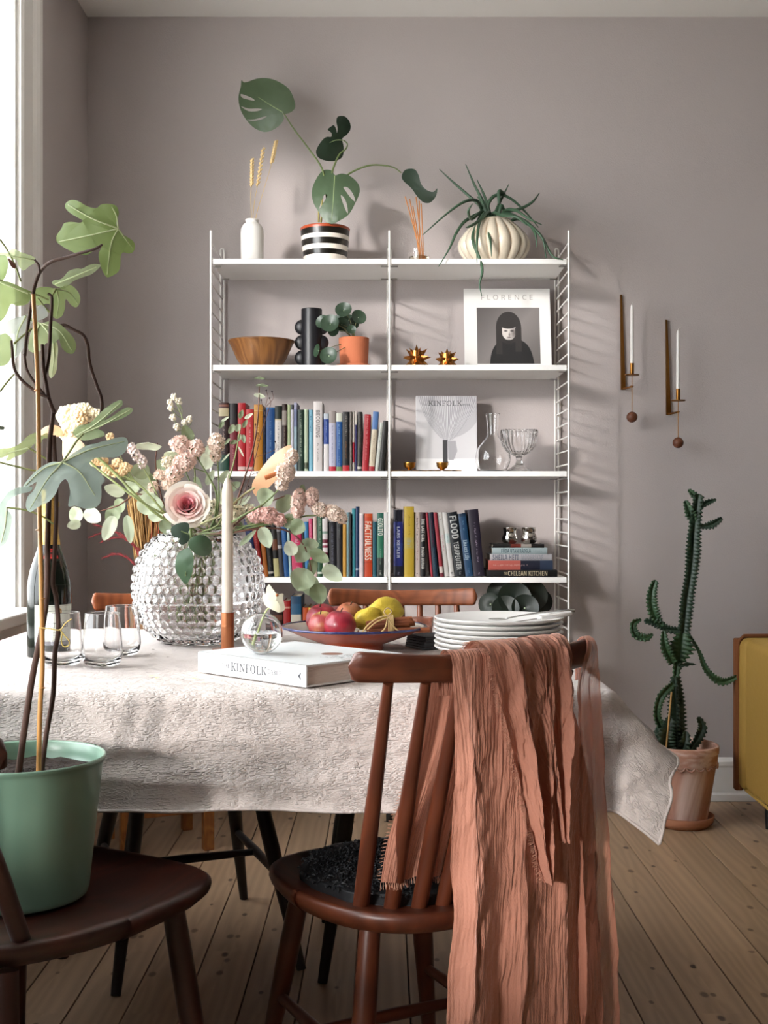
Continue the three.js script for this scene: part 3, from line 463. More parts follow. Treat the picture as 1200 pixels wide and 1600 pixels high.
// a closed book standing with its spine towards +z: w thick, h high, d deep; foot at the origin
function bookGeometry(w, h, d, i) {
  const [X, Y] = cell(i), n = 7, pos = [], uv = [], idx = [], b = Math.min(0.0025, w * 0.18), prof = [];
  for (let k = 0; k <= n; k++) { const t = k / n * 2 - 1; prof.push([t * w / 2, -Math.pow(Math.abs(t), 2.5) * b]); }
  const outline = [[-w / 2, -d], ...prof.map(([x, z]) => [x, z]), [w / 2, -d]];
  const U = (u) => (X + 1 + u * (CW - 2)) / ATW, W = (v) => 1 - (Y + 1 + (1 - v) * (CHH - 2)) / ATH;
  const t = Math.min(0.002, w * 0.12), inner = [[w / 2 - t, -d], [w / 2 - t, -0.004], [-w / 2 + t, -0.004], [-w / 2 + t, -d]];
  const quad = (a, b2, c, e, us) => { const k = pos.length / 3; pos.push(...a, ...b2, ...c, ...e); uv.push(...us); idx.push(k, k + 1, k + 2, k, k + 2, k + 3); };
  for (let k = 0; k + 1 < outline.length; k++) {
    const [x0, z0] = outline[k], [x1, z1] = outline[k + 1], u0 = clamp(x0 / w + 0.5, 0, 1), u1 = clamp(x1 / w + 0.5, 0, 1);
    quad([x0, 0, z0], [x1, 0, z1], [x1, h, z1], [x0, h, z0], [U(u0), W(0), U(u1), W(0), U(u1), W(1), U(u0), W(1)]);
  }
  for (let k = 0; k + 1 < inner.length; k++) { const [x0, z0] = inner[k], [x1, z1] = inner[k + 1]; quad([x0, 0, z0], [x1, 0, z1], [x1, h, z1], [x0, h, z0], [U(0.02), W(0.98), U(0.02), W(0.98), U(0.02), W(0.98), U(0.02), W(0.98)]); }
  for (const y of [0, h]) {   // board edges at head and foot
    const cap = (a, b2, c, e) => y ? quad([a[0], y, a[1]], [b2[0], y, b2[1]], [c[0], y, c[1]], [e[0], y, e[1]], [U(0.02), W(0.99), U(0.02), W(0.99), U(0.02), W(0.99), U(0.02), W(0.99)]) : quad([e[0], y, e[1]], [c[0], y, c[1]], [b2[0], y, b2[1]], [a[0], y, a[1]], [U(0.02), W(0.01), U(0.02), W(0.01), U(0.02), W(0.01), U(0.02), W(0.01)]);
    cap([-w / 2, -d], [-w / 2, -b], [-w / 2 + t, -0.004], [-w / 2 + t, -d]); cap([w / 2 - t, -d], [w / 2 - t, -0.004], [w / 2, -b], [w / 2, -d]);
    for (let k = 0; k < n; k++) { const [x0, z0] = prof[k], [x1, z1] = prof[k + 1], c0 = clamp(x0, -w / 2 + t, w / 2 - t), c1 = clamp(x1, -w / 2 + t, w / 2 - t); cap([c0, -0.004], [x0, z0], [x1, z1], [c1, -0.004]); }
  }
  const g = new THREE.BufferGeometry(); g.setAttribute('position', new THREE.Float32BufferAttribute(pos, 3)); g.setAttribute('uv', new THREE.Float32BufferAttribute(uv, 2)); g.setIndex(idx); g.computeVertexNormals(); return g;
}
{
  const r = rng(77), groups = { 2: 'books standing on the upper book shelf', 3: 'books standing on the lower book shelf', 4: 'books on the bottom shelf' };
  spines.forEach(([shelf, x0, x1, top, lean, c, bands, words, label], i) => {
    const foot = [0, 0, 736, 902, 1035][shelf], set = shelf === 2 ? 0.012 : 0.022, s = F / (3.985 + set), w = (x1 - x0) / s * 0.985, h = (foot - top) / s, d = Math.min(0.2, 0.12 + 0.06 * r()), x = ((x0 + x1) / 2 - 600) / s, z = ZSF - set - 0.012 * r();
    const b = thing('book', label, 'book', V(x, SY[shelf] + 0.0004, z), groups[shelf]);
    const a = Math.atan2(lean / s, h); b.rotation.z = -a; b.position.y += Math.abs(Math.sin(a)) * w / 2;
    part(b, 'cover', bookGeometry(w, h, d, i), bookCover); part(b, 'pages', box(0, h / 2, -d / 2 - 0.001, w - Math.min(0.0042, w * 0.26), h - 0.006, d - 0.008), paper);
  });
  let y = SY[3] + 0.0004;
  [...flat].reverse().forEach(([x0, x1, t, b2, c, bands, words, label], k) => {
    const i = spines.length + flat.length - 1 - k, s = F / 4.01, w = (b2 - t + 0.6) / s, h = (x1 - x0) / s, d = Math.min(0.2, h * 0.72), b = thing('book', label, 'book', V((x1 - 600) / s, y + w / 2, ZSF - 0.022 - 0.003 * k), 'books lying in the flat stack');
    b.rotation.z = Math.PI / 2;   // lies on its side, the spine still to the front, its print upright
    const g = bookGeometry(w, h, d, i); part(b, 'cover', g, bookCover); part(b, 'pages', box(0, h / 2, -d / 2 - 0.001, w - 0.0035, h - 0.006, d - 0.008), paper); y += w + 0.0002;
  });
  globalThis.__flatTop = y;
}
// ---------- things on the shelf ----------
const sx = (px, d) => (px - 600) / F * d;
const onShelf = (px, k, d = 4.09) => V(sx(px, d), SY[k] + 0.0003, -d);
const leafGreen = (c, rough = 0.45) => phys(c, rough, { clearcoat: 0.15, clearcoatRoughness: 0.5 });
const G = { monstera: leafGreen(0x3d5a33), monsteraDark: leafGreen(0x1c2f1f), stem: std(0x5f6f3e, 0.6), pilea: leafGreen(0x273c2a, 0.4), aloe: leafGreen(0x3a5740), cactus: leafGreen(0x2b4a2c, 0.5) };
// leaf traced as it stands: an outline in photo pixels around a depth, tilted and cupped in space; returns geometry in the thing's own axes
function tracedLeaf(origin, pts, d, tilt = [0, 0], cup = 0.05, holes = [], edge = 0.012, ripple = 0.002) {
  const cx = pts.reduce((a, p) => a + p[0], 0) / pts.length, cy = pts.reduce((a, p) => a + p[1], 0) / pts.length, m = d / F, loc = (l) => l.map(([x, y]) => [(x - cx) * m, -(y - cy) * m]);
  const o = loc(pts), R = Math.max(...o.map(([x, y]) => Math.hypot(x, y)));
  const g = sheet(o, (x, y) => tilt[0] * x + tilt[1] * y - cup * (x * x + y * y) / R + ripple * noise.noise(x * 60, y * 60, d * 9), edge, holes.map(loc));
  const p = g.attributes.position;
  for (let i = 0; i < p.count; i++) { const z = p.getZ(i), k = (d - z) / d; p.setXYZ(i, (p.getX(i) + (cx - 600) * m) * k - origin.x, (p.getY(i) - (cy - 800) * m) * k + EYE - origin.y, -(d - z) - origin.z); }
  g.computeVertexNormals(); return g;
}
const pxPts = (pts, s, ox, oy) => pts.map(([x, y]) => [x / s + ox, y / s + oy]);
const path3 = (origin, pts, d) => pts.map(([x, y, e = 0]) => at(x, y, d + e).sub(origin));

{ // white stoneware bottle with three ears of wheat
  const o = onShelf(394, 0), b = thing('bottle_vase', 'matt white bottle-shaped vase on the top shelf holding three wheat ears', 'vase', o), s = 4.09 / F;
  part(b, 'body', lathe([[0, 0], [0.033, 0], [0.0365, 0.003], [0.038, 0.012], [0.039, 0.105], [0.0375, 0.122], [0.03, 0.136], [0.022, 0.141], [0.0205, 0.146], [0.0225, 0.15], [0.0225, 0.154], [0.018, 0.155], [0.016, 0.148], [0.016, 0.1], [0.02, 0.01], [0, 0.008]], 40), std(0xe6e3de, 0.8));
  for (const [pts, r0, label] of [[[[393, 345], [392, 300], [393.5, 288], [394, 246]], 288, 'ear of wheat at the left, upright, in the white bottle vase'], [[[395, 345], [398, 312], [403, 287], [412, 228]], 287, 'tallest middle ear of wheat in the white bottle vase'], [[[399, 345], [411, 300], [425, 253], [432, 218]], 253, 'ear of wheat leaning right in the white bottle vase']]) {
    const w = thing('wheat_ear', label, 'wheat', at(pts[0][0], 352, 4.09), 'ears of wheat in the white bottle vase'), P = path3(w.position, pts, 4.09), straw = std(0xcdb27e, 0.7);
    part(w, 'stalk', tube([path3(w.position, [[pts[0][0] + 0.3, 400]], 4.09)[0].lerp(P[0], 0.2), ...P], [0.0013, 0.0012, 0.001, 0.0008], 6), straw);
    const a = P[2], e = P[3], n = 9, kern = new THREE.SphereGeometry(1, 8, 6), ker = [];
    for (let i = 0; i < n; i++) for (const q of [-1, 1, 0]) { const c = a.clone().lerp(e, (i + 0.3 * q) / n), dir = e.clone().sub(a).normalize(), side = V(dir.y, -dir.x, 0); const g = kern.clone().scale(0.0032, 0.0062, 0.0032).rotateZ(-Math.atan2(dir.x, dir.y) - q * 0.42); g.translate(c.x + side.x * q * 0.0034, c.y + side.y * q * 0.0034, c.z + (q ? 0 : 0.003)); ker.push(g); }
    part(w, 'grain', merge(ker), std(0xd8bc88, 0.75)).userData.kind = 'stuff';
  }
}
{ // striped pot with the monstera
  const o = onShelf(508, 0), p = thing('striped_pot', 'black and white striped pot with a terracotta rim on the top shelf', 'pot', o), H = 0.122, rb = 0.071, rt = 0.084;
  const stripes = canvas(8, 256, (g) => { g.fillStyle = '#efe6da'; g.fillRect(0, 0, 8, 256); g.fillStyle = '#17140f'; for (const [a, b] of [[0.07, 0.24], [0.36, 0.53], [0.66, 0.8], [0.96, 1]]) g.fillRect(0, a * 256, 8, (b - a) * 256); g.fillStyle = '#a8492a'; g.fillRect(0, 0, 8, 0.075 * 256); });
  const prof = [[rb, 0], [rt, H]], g = lathe([[rb - 0.004, 0], [rb, 0.003], [lerp(rb, rt, 0.5) + 0.002, H / 2], [rt, H - 0.004]], 56); { const q = g.attributes.position, u = g.attributes.uv; for (let i = 0; i < q.count; i++) u.setY(i, q.getY(i) / H); }
  part(p, 'body', g, phys(0xffffff, 0.3, { map: stripes, clearcoat: 0.4 })); part(p, 'rim', lathe([[rt, H - 0.006], [rt + 0.001, H - 0.001], [rt - 0.003, H + 0.002], [rt - 0.008, H - 0.002], [rt - 0.012, H - 0.02], [0, H - 0.02]], 56), phys(0xa8492a, 0.35, { clearcoat: 0.4 }));
  part(p, 'soil', lathe([[0, H - 0.016], [rt - 0.012, H - 0.018]], 30), M.soil);
  const m = thing('monstera', 'monstera with split dark green leaves growing from the striped pot', 'plant', V(o.x, o.y + H - 0.016, o.z)), c = m.position;
  const L = (pts) => pxPts(pts, 4, 320, 80);
  const m1 = part(m, 'leaf', tracedLeaf(c, L([[230, 180], [245, 195], [330, 170], [400, 170], [460, 190], [520, 230], [550, 280], [565, 350], [540, 380], [500, 392], [485, 380], [495, 420], [470, 460], [420, 495], [370, 505], [310, 480], [260, 430], [225, 370], [210, 300], [215, 260], [225, 220]]), 4.06, [0.35, -0.1], 0.25, [L([[224, 268], [260, 278], [300, 296], [312, 308], [270, 302], [230, 288]]), L([[226, 344], [270, 358], [330, 358], [358, 362], [330, 374], [270, 374]]), L([[262, 428], [310, 426], [360, 412], [388, 406], [360, 424], [300, 436]])]), leafGreen(0x44563a));
  const m2 = part(m, 'leaf', tracedLeaf(c, L([[830, 410], [870, 405], [905, 440], [910, 490], [885, 525], [860, 545], [868, 600], [860, 660], [820, 685], [760, 685], [710, 665], [695, 630], [710, 590], [745, 545], [765, 535], [790, 535], [792, 512], [768, 490], [790, 470], [806, 462], [822, 490], [826, 510], [830, 480], [822, 440]]), 4.02, [-0.3, 0.5], 0.3), G.monsteraDark);
  const m3 = part(m, 'leaf', tracedLeaf(c, L([[740, 745], [790, 745], [815, 775], [850, 765], [900, 775], [960, 830], [968, 880], [940, 950], [900, 1020], [850, 1055], [790, 1080], [740, 1050], [715, 1010], [680, 950], [668, 880], [690, 810]]), 4.0, [0.1, -0.45], 0.3, [L([[866, 850], [890, 850], [925, 890], [940, 940], [915, 920], [885, 880]]), L([[850, 900], [870, 915], [890, 965], [893, 1015], [875, 980]]), L([[752, 892], [766, 900], [745, 940], [716, 985], [728, 940]])]), leafGreen(0x3f5339));
  const m4 = part(m, 'leaf', tracedLeaf(c, pxPts([[110, 150], [130, 130], [180, 130], [205, 170], [215, 210], [250, 250], [290, 262], [312, 240], [305, 285], [270, 325], [235, 325], [200, 295], [160, 240], [105, 185]], 3.75, 600, 230), 4.05, [0.7, 0.4], 0.3), G.monsteraDark);
  const vein = std(0x8b9b6a, 0.6), mid = (leaf, pts, d) => part(leaf, 'midrib', tube(path3(c, L(pts), d), [0.0016, 0.0012, 0.0006], 6), vein);
  mid(m1, [[485, 380], [400, 330], [330, 285]], 4.025); mid(m3, [[812, 778], [805, 900], [792, 1060]], 3.955); mid(m2, [[868, 556], [820, 556], [780, 572]], 3.985);
  for (const [pts, r] of [[[[490, 383], [560, 490], [650, 610], [735, 740], [760, 900], [770, 1010], [770, 1070]], [0.002, 0.003, 0.004]], [[[868, 556], [892, 580], [880, 612], [845, 640], [815, 700], [795, 760], [782, 1000], [775, 1070]], [0.002, 0.003, 0.004]], [[[812, 778], [800, 900], [782, 1070]], [0.002, 0.004]]]) part(m, 'petiole', tube(path3(c, L(pts), 4.05), r, 8), G.stem);
  part(m, 'petiole', tube(path3(c, [[627, 270], [616, 262], [600, 258.5], [580, 258], [560, 264], [540, 276], [522, 305], [515, 345]], 4.06), [0.002, 0.003, 0.004], 8), G.stem);
  for (const [a, b] of [[[708, 940], [712, 1068]], [[735, 900], [726, 1070]]]) part(m, 'cane', tube(path3(c, L([a, [(a[0] + b[0]) / 2 + 2, (a[1] + b[1]) / 2], b]), 4.1), [0.003, 0.0035], 7), std(0x8f8347, 0.7));
}
{ // reed diffuser
  const o = onShelf(655, 0), b = thing('reed_diffuser', 'small clear glass reed diffuser on the top shelf beside the ribbed pot', 'diffuser', o);
  part(b, 'jar', lathe([[0, 0], [0.036, 0], [0.039, 0.004], [0.039, 0.05], [0.036, 0.0535], [0.0345, 0.051], [0.0345, 0.008], [0.032, 0.006], [0, 0.006]], 36), M.thinGlass);
  part(b, 'liquid', lathe([[0, 0.0065], [0.033, 0.0065], [0.034, 0.01], [0.034, 0.026], [0, 0.026]], 30), phys(0xf3ead8, 0, { transmission: 1, thickness: 0.05, ior: 1.35 }));
  for (const [x0, x1, y1] of [[660, 633, 307], [657, 640, 311], [661, 650, 308], [655, 655, 314], [659, 645, 322], [662, 658, 318]]) { const P = path3(o, [[x0, 402], [(x0 + x1) / 2, (402 + y1) / 2], [x1, y1]], 4.09); part(b, 'reed', tube([P[0].setY(0.008), P[1], P[2]], 0.0022, 6, 4), std(0xb97a45, 0.8)); }
}
{ // ribbed glazed pot with the trailing plant
  const o = onShelf(772, 0, 4.11), p = thing('ribbed_pot', 'round ribbed cream glazed pot with brown ridges on the top shelf', 'pot', o), H = 0.152, N = 17;
  const prof = (v) => { const y = v * H, t = v; return 0.052 + 0.072 * Math.sin(Math.PI * Math.pow(t * 0.86 + 0.10, 0.95)); };
  const g = surface((u, v) => { const a = -u * 6.2832, k = Math.abs(Math.sin((u * N + 0.28 * v) * Math.PI)), rr = prof(v) * (0.90 + 0.10 * Math.pow(k, 0.55)); const q = V(Math.cos(a) * rr, v * H, Math.sin(a) * rr); q.u = (u * N + 0.28 * v) / 2; return q; }, N * 12, 40, true);
  const glaze = pixelTexture(128, 64, (u, v, x, y) => { const k = Math.abs(Math.sin(u * 2 * Math.PI)), e = smooth(1 - k, 0.72, 1) * (0.55 + 0.45 * noise.noise(x * 0.1, y * 0.13, 3)), n = noise.noise(x * 0.5, y * 0.5, 1) * 8; return [lerp(222, 140, e) + n, lerp(210, 104, e) + n, lerp(190, 70, e) + n]; });
  part(p, 'body', g, phys(0xffffff, 0.22, { map: glaze, clearcoat: 0.8, clearcoatRoughness: 0.1 }));
  part(p, 'rim', lathe([[prof(1) * 0.99, H - 0.002], [prof(1) * 0.97, H + 0.003], [prof(1) * 0.9, H + 0.002], [prof(1) * 0.86, H - 0.02], [0, H - 0.022]], 48), phys(0xcdbfa8, 0.3));
  const a = thing('trailing_succulent', 'succulent with long thin drooping green leaves in the ribbed cream pot', 'plant', V(o.x, o.y + H, o.z)), c = a.position, r = rng(8);
  const T = [[[600, 380], [560, 340], [480, 270], [400, 200], [325, 130]], [[600, 370], [570, 300], [530, 220], [478, 100]], [[615, 375], [590, 290], [545, 190]], [[570, 360], [540, 312], [470, 320], [380, 380], [225, 515]], [[590, 390], [480, 430], [420, 510], [390, 580], [320, 700]], [[580, 380], [510, 420], [495, 370], [520, 330]], [[600, 390], [560, 440], [545, 560], [545, 680]], [[575, 400], [540, 460], [520, 540], [570, 680], [575, 740], [560, 800], [572, 870]], [[610, 400], [610, 480], [625, 560], [630, 640]], [[650, 395], [680, 320], [730, 220]], [[610, 340], [640, 290], [680, 278], [740, 300], [830, 380], [905, 470]], [[700, 385], [800, 360], [870, 320], [910, 270]], [[700, 390], [800, 420], [880, 480], [930, 540], [950, 650]], [[720, 400], [830, 440], [920, 520], [990, 640], [1050, 660]], [[700, 380], [770, 370], [850, 420], [925, 455]], [[770, 420], [850, 450], [890, 520], [895, 585]], [[690, 340], [705, 380], [720, 400]], [[676, 256], [700, 270], [722, 290]], [[590, 350], [560, 300], [545, 290]], [[640, 390], [690, 400], [780, 412], [840, 460]], [[620, 385], [560, 430], [500, 465], [480, 470]]];
  T.forEach((pts, i) => { const back = i < 3 || [9, 10, 11, 16, 17, 18].includes(i), n = pts.length; const P = pts.map(([x, y], k) => { const t = k / (n - 1); return at(x / 3.75 + 600, y / 3.75 + 230, 4.1 + (back ? 0.03 * t : -0.13 * Math.sin(Math.min(1, t * 1.3) * 1.57) )).sub(c); }); part(a, 'leaf', tube([V(0.01 * (r() - 0.5), -0.012, 0.01 * (r() - 0.5)).addScaledVector(P[0], 0.7), ...P], [0.0052, 0.0062, 0.0054, 0.0042, 0.0014], 8, n * 7), G.aloe); });
}
{ // turned wooden bowl
  const o = onShelf(408.5, 1), b = thing('wooden_bowl', 'wide brown turned wooden bowl on the second shelf', 'bowl', o);
  const g = lathe([[0, 0], [0.055, 0], [0.066, 0.006], [0.083, 0.03], [0.099, 0.065], [0.108, 0.084], [0.113, 0.09], [0.113, 0.093], [0.106, 0.092], [0.094, 0.07], [0.075, 0.03], [0.05, 0.012], [0, 0.01]], 72), u = g.attributes.uv; for (let i = 0; i < u.count; i++) u.setXY(i, u.getX(i) * 2.2 + u.getY(i) * 0.3, u.getY(i) * 0.5);
  part(b, 'body', g, phys(0xffffff, 0.45, { map: woodTexture([152, 104, 56], [98, 60, 30], 44, 0.6), clearcoat: 0.2 }));
}
{ // black vase: a cylinder between two scalloped fins
  const o = onShelf(487, 1), v = thing('scalloped_vase', 'black cylindrical vase with scalloped round lobes along both sides', 'vase', o), m = std(0x15151a, 0.42);
  part(v, 'cylinder', lathe([[0, 0], [0.034, 0], [0.0355, 0.002], [0.0355, 0.2], [0.034, 0.202], [0.032, 0.2], [0.032, 0.02], [0, 0.02]], 48), m);
  for (const s of [-1, 1]) for (let i = 0; i < 3; i++) part(v, 'lobe', new THREE.SphereGeometry(0.026, 24, 16).scale(1, 1, 0.55).translate(s * 0.032, 0.036 + i * 0.052, 0), m);
}
const discLeaf = (R, cup = 0.25) => { const g = surface((u, v) => { const a = -u * 6.2832, s = v * R * (1 + 0.05 * Math.cos(2 * a)); return V(Math.cos(a) * s, Math.sin(a) * s * 1.08, cup * s * s / R - 0.12 * R * Math.exp(-v * v * 30)); }, 28, 7, true); return g; };
function pilea(name, label, o, leaves, d, size, mat) {
  const t = thing(name, label, 'plant', o), g = discLeaf(1), spot = new THREE.SphereGeometry(0.07, 8, 5);
  leaves.forEach(([px, py, r, tx, ty, dd]) => {
    const P = at(px, py, d + dd).sub(o), n = V(tx, ty, 1).normalize(), l = part(t, 'leaf', g, mat); l.position.copy(P); l.scale.setScalar(r * size); l.quaternion.setFromUnitVectors(V(0, 0, 1), n);
    part(l, 'petiole_spot', spot, std(0xa9b79a, 0.6)).position.set(0, 0, -0.05);
    part(t, 'petiole', tube([V(0, 0, 0), V(P.x * 0.4, P.y * 0.62 + 0.01, P.z * 0.5), P.clone().addScaledVector(n, -0.003)], [0.0016, 0.001], 5, 8), std(0x6b6a45, 0.7));
  });
}
{ // terracotta pot with its saucer and the pilea
  const o = onShelf(553, 1, 4.07), p = thing('terracotta_pot', 'smooth orange terracotta pot on a saucer on the second shelf', 'pot', o), m = std(0xb96a48, 0.85, { bumpMap: fineNoise, bumpScale: 0.0006 });
  part(p, 'saucer', lathe([[0, 0], [0.054, 0], [0.059, 0.003], [0.06, 0.009], [0.056, 0.0095], [0.052, 0.005], [0, 0.005]], 48), m);
  part(p, 'body', lathe([[0, 0.006], [0.045, 0.006], [0.047, 0.009], [0.0515, 0.096], [0.051, 0.1], [0.047, 0.1], [0.046, 0.085], [0, 0.083]], 56), m); part(p, 'soil', lathe([[0, 0.088], [0.0465, 0.086]], 24), M.soil);
  pilea('pilea', 'pilea with round coin leaves in the terracotta pot on the second shelf', V(o.x, o.y + 0.088, o.z), [[537, 485, 12.5, -0.1, 0.4, -0.03], [560, 496, 11.5, 0.4, 0.3, -0.02], [516, 506, 14, -0.2, 0.3, -0.06], [504, 503, 10.5, -0.6, 0.3, -0.03], [534, 507, 11, 0.3, -0.1, 0.0], [549, 515, 7, 0.1, 0.2, -0.04], [514, 556, 13, -0.2, 0.2, -0.09], [552, 505, 9, 0.8, 0.2, 0.02], [545, 500, 9, 0.2, 0.4, 0.04], [530, 498, 8, -0.6, 0.5, 0.03], [497, 548, 10, -1.8, 0.3, -0.06], [520, 516, 9, 0.5, -0.4, -0.02]], 4.07, 4.07 / F, G.pilea);
}
for (const [px, py, h, R, label] of [[651, 570, 0.052, 0.046, 'larger brass star-shaped candle holder on the second shelf, left one'], [698.5, 570, 0.043, 0.038, 'smaller brass star-shaped candle holder nearer the record sleeve']]) {
  const o = onShelf(px, 1, 4.06), s = thing('star_candle_holder', label, 'candle holder', o, 'brass star candle holders'), c = V(0, R * 0.62, 0), m = std(0xa8723a, 0.3, { metalness: 1 });
  part(s, 'cup', lathe([[0, 0], [0.022, 0], [0.024, 0.002], [0.024, h * 1.05], [0.021, h * 1.05], [0.021, 0.006], [0, 0.006]], 10), m);
  const dirs = [[0, 1, 0]]; for (const [el, n, off] of [[0.75, 6, 0.2], [0.12, 9, 0], [-0.5, 8, 0.35]]) for (let i = 0; i < n; i++) { const a = (i + off) / n * 6.2832; dirs.push([Math.cos(el) * Math.cos(a), Math.sin(el), Math.cos(el) * Math.sin(a)]); }
  for (const dv of dirs) { const g = new THREE.ConeGeometry(0.0135, R - 0.004, 4, 1).translate(0, (R - 0.004) / 2 + 0.008, 0).toNonIndexed(); g.computeVertexNormals(); const q = part(s, 'spike', g, m); q.position.copy(c); q.quaternion.setFromUnitVectors(V(0, 1, 0), V(...dv)); }
}
{ // record sleeve: white with grey capitals over a dark portrait (a plain stand-in picture)
  const o = onShelf(796, 1, 4.13), W = 0.302, H = 0.302, face = canvas(1024, 1024, (g) => {
    g.fillStyle = '#e7e5e2'; g.fillRect(0, 0, 1024, 1024); g.fillStyle = '#a9a49f'; g.textAlign = 'center'; g.font = '86px sans-serif'; g.save(); g.translate(512, 140); g.scale(1.12, 1); g.fillText('F L O R E N C E', 0, 0); g.restore();
    const x = 150, y = 240, w = 745, h = 700; g.save(); g.beginPath(); g.rect(x, y, w, h); g.clip(); const bg = g.createLinearGradient(x, y, x + w, y + h); bg.addColorStop(0, '#55504f'); bg.addColorStop(0.5, '#7e7876'); bg.addColorStop(1, '#5d5856'); g.fillStyle = bg; g.fillRect(x, y, w, h);
    g.fillStyle = '#131213'; g.beginPath(); g.moveTo(x + 150, y + h); g.bezierCurveTo(x + 160, y + 420, x + 300, y + 400, x + 380, y + 390); g.bezierCurveTo(x + 560, y + 380, x + 640, y + 460, x + 670, y + h); g.fill();
    g.fillStyle = '#2a2625'; g.beginPath(); g.ellipse(x + 375, y + 250, 150, 200, 0, 0, 7); g.fill(); g.fillStyle = '#c9c2bd'; g.beginPath(); g.ellipse(x + 378, y + 290, 86, 118, 0, 0, 7); g.fill(); g.fillStyle = '#2a2625'; g.fillRect(x + 225, y + 250, 72, 330); g.fillRect(x + 452, y + 250, 74, 300); g.beginPath(); g.ellipse(x + 372, y + 185, 120, 80, 0, 0, 7); g.fill();
    const fade = (cx, cy, rx, ry, c) => { g.save(); g.translate(cx, cy); g.scale(rx, ry); const q = g.createRadialGradient(0, 0, 0, 0, 0, 1); q.addColorStop(0, c); q.addColorStop(1, 'rgba(40,34,34,0)'); g.fillStyle = q; g.beginPath(); g.arc(0, 0, 1, 0, 7); g.fill(); g.restore(); };
    fade(x + 440, y + 320, 60, 120, 'rgba(60,52,52,0.7)'); for (const e of [340, 416]) fade(x + e, y + 292, 30, 16, 'rgba(20,16,16,0.95)'); fade(x + 384, y + 340, 16, 34, 'rgba(80,70,68,0.7)'); fade(x + 379, y + 372, 36, 11, 'rgba(60,40,40,0.9)'); fade(x + 378, y + 430, 90, 50, 'rgba(30,26,26,0.9)');
    g.restore();
  });
  const s = thing('record_sleeve', 'white record sleeve with grey capitals over a dark portrait, leaning on the wall', 'record', V(o.x, o.y, -4.165)); s.rotation.x = -0.2;
  part(s, 'sleeve', box(0, H / 2 + 0.001, -0.002, W, H, 0.0036, 0.001), std(0xe4e2df, 0.6)); part(s, 'printed_cover', new THREE.PlaneGeometry(W - 0.001, H - 0.001).translate(0, H / 2 + 0.001, 0.0002), std(0xffffff, 0.55, { map: face }));
}
{ // cover book that stands facing out
  const W = 0.212, H = 0.27, T = 0.026, face = canvas(768, 1024, (g) => {
    g.fillStyle = '#c9c7c9'; g.fillRect(0, 0, 768, 1024); const q = rng(4);
    g.fillStyle = '#e4e3e4'; g.fillRect(0, 840, 768, 184); g.fillStyle = '#b3b1b4'; g.beginPath(); g.moveTo(40, 0); g.bezierCurveTo(90, 300, 240, 480, 320, 560); g.lineTo(470, 560); g.bezierCurveTo(600, 540, 740, 420, 768, 330); g.lineTo(768, 0); g.fill();
    for (let i = 0; i < 90; i++) { const t = i / 89, x = lerp(30, 800, t), e = lerp(318, 470, t); g.strokeStyle = ['#858388', '#e2e1e3', '#9a989c'][i % 3]; g.lineWidth = 2 + 3 * q(); g.beginPath(); g.moveTo(x, 0); g.bezierCurveTo(x + (e - x) * 0.15, 250, lerp(x, e, 0.55), 430, e, 570 + 30 * Math.sin(t * 3)); g.stroke(); }
    g.fillStyle = '#3b3a3d'; g.fillRect(335, 590, 62, 300); g.fillStyle = '#2a1a1c'; g.fillRect(345, 880, 60, 46); g.fillStyle = '#a3a1a5'; g.beginPath(); g.moveTo(400, 600); g.lineTo(500, 600); g.lineTo(520, 740); g.lineTo(470, 860); g.lineTo(405, 860); g.fill(); g.strokeStyle = '#99979a'; for (let i = 0; i < 9; i++) { g.beginPath(); g.moveTo(408 + i * 10, 610); g.lineTo(412 + i * 10, 850); g.stroke(); }
    g.fillStyle = '#4c4c50'; g.font = '92px serif'; g.textAlign = 'center'; g.save(); g.translate(366, 128); g.scale(1.05, 1); g.fillText('KINFOLK', 0, 0); g.restore(); g.font = '34px serif'; g.fillText('THE', 110, 126); g.fillText('HOME', 640, 126);
  });
  const o = onShelf(699, 2, 4.12), b = thing('standing_book', 'grey-white cover book with a knotted curtain photograph, standing upright on the third shelf', 'book', V(o.x, o.y, -4.16)); b.rotation.x = -0.12;
  part(b, 'cover', merge([box(0, H / 2, 0, W, H, 0.003, 0.001), box(0, H / 2, -T, W, H, 0.003, 0.001), box(-W / 2 + 0.0015, H / 2, -T / 2, 0.003, H, T, 0.001)]), std(0xdcdadb, 0.6)); part(b, 'printed_cover', new THREE.PlaneGeometry(W - 0.002, H - 0.002).translate(0, H / 2, 0.0018), std(0xffffff, 0.55, { map: face })); part(b, 'pages', box(0.001, H / 2, -T / 2, W - 0.006, H - 0.006, T - 0.004), paper);
}
for (const [px, label] of [[640, 'low brass candlestick on a leaf-shaped foot, left of the pair on the third shelf'], [691, 'low brass candlestick on a leaf-shaped foot, in front of the standing cover book']]) {
  const o = onShelf(px, 2, 4.02), c = thing('brass_candlestick', label, 'candle holder', o, 'low brass candlesticks');
  part(c, 'foot', surface((u, v) => { const a = -u * 6.2832, s = (0.006 + 0.042 * v) * (0.55 + 0.45 * Math.abs(Math.cos(a))), y = 0.005 + 0.003 * Math.cos(a * 8) * v - 0.004 * v; return V(Math.cos(a) * s * 1.35, Math.max(y, 0.0004), Math.sin(a) * s * 0.9); }, 48, 6, true), M.brass);
  part(c, 'cup', lathe([[0, 0.003], [0.009, 0.004], [0.007, 0.007], [0.015, 0.011], [0.0185, 0.017], [0.0195, 0.027], [0.0215, 0.029], [0.0185, 0.03], [0.016, 0.027], [0.014, 0.016], [0, 0.014]], 24), M.brass);
}
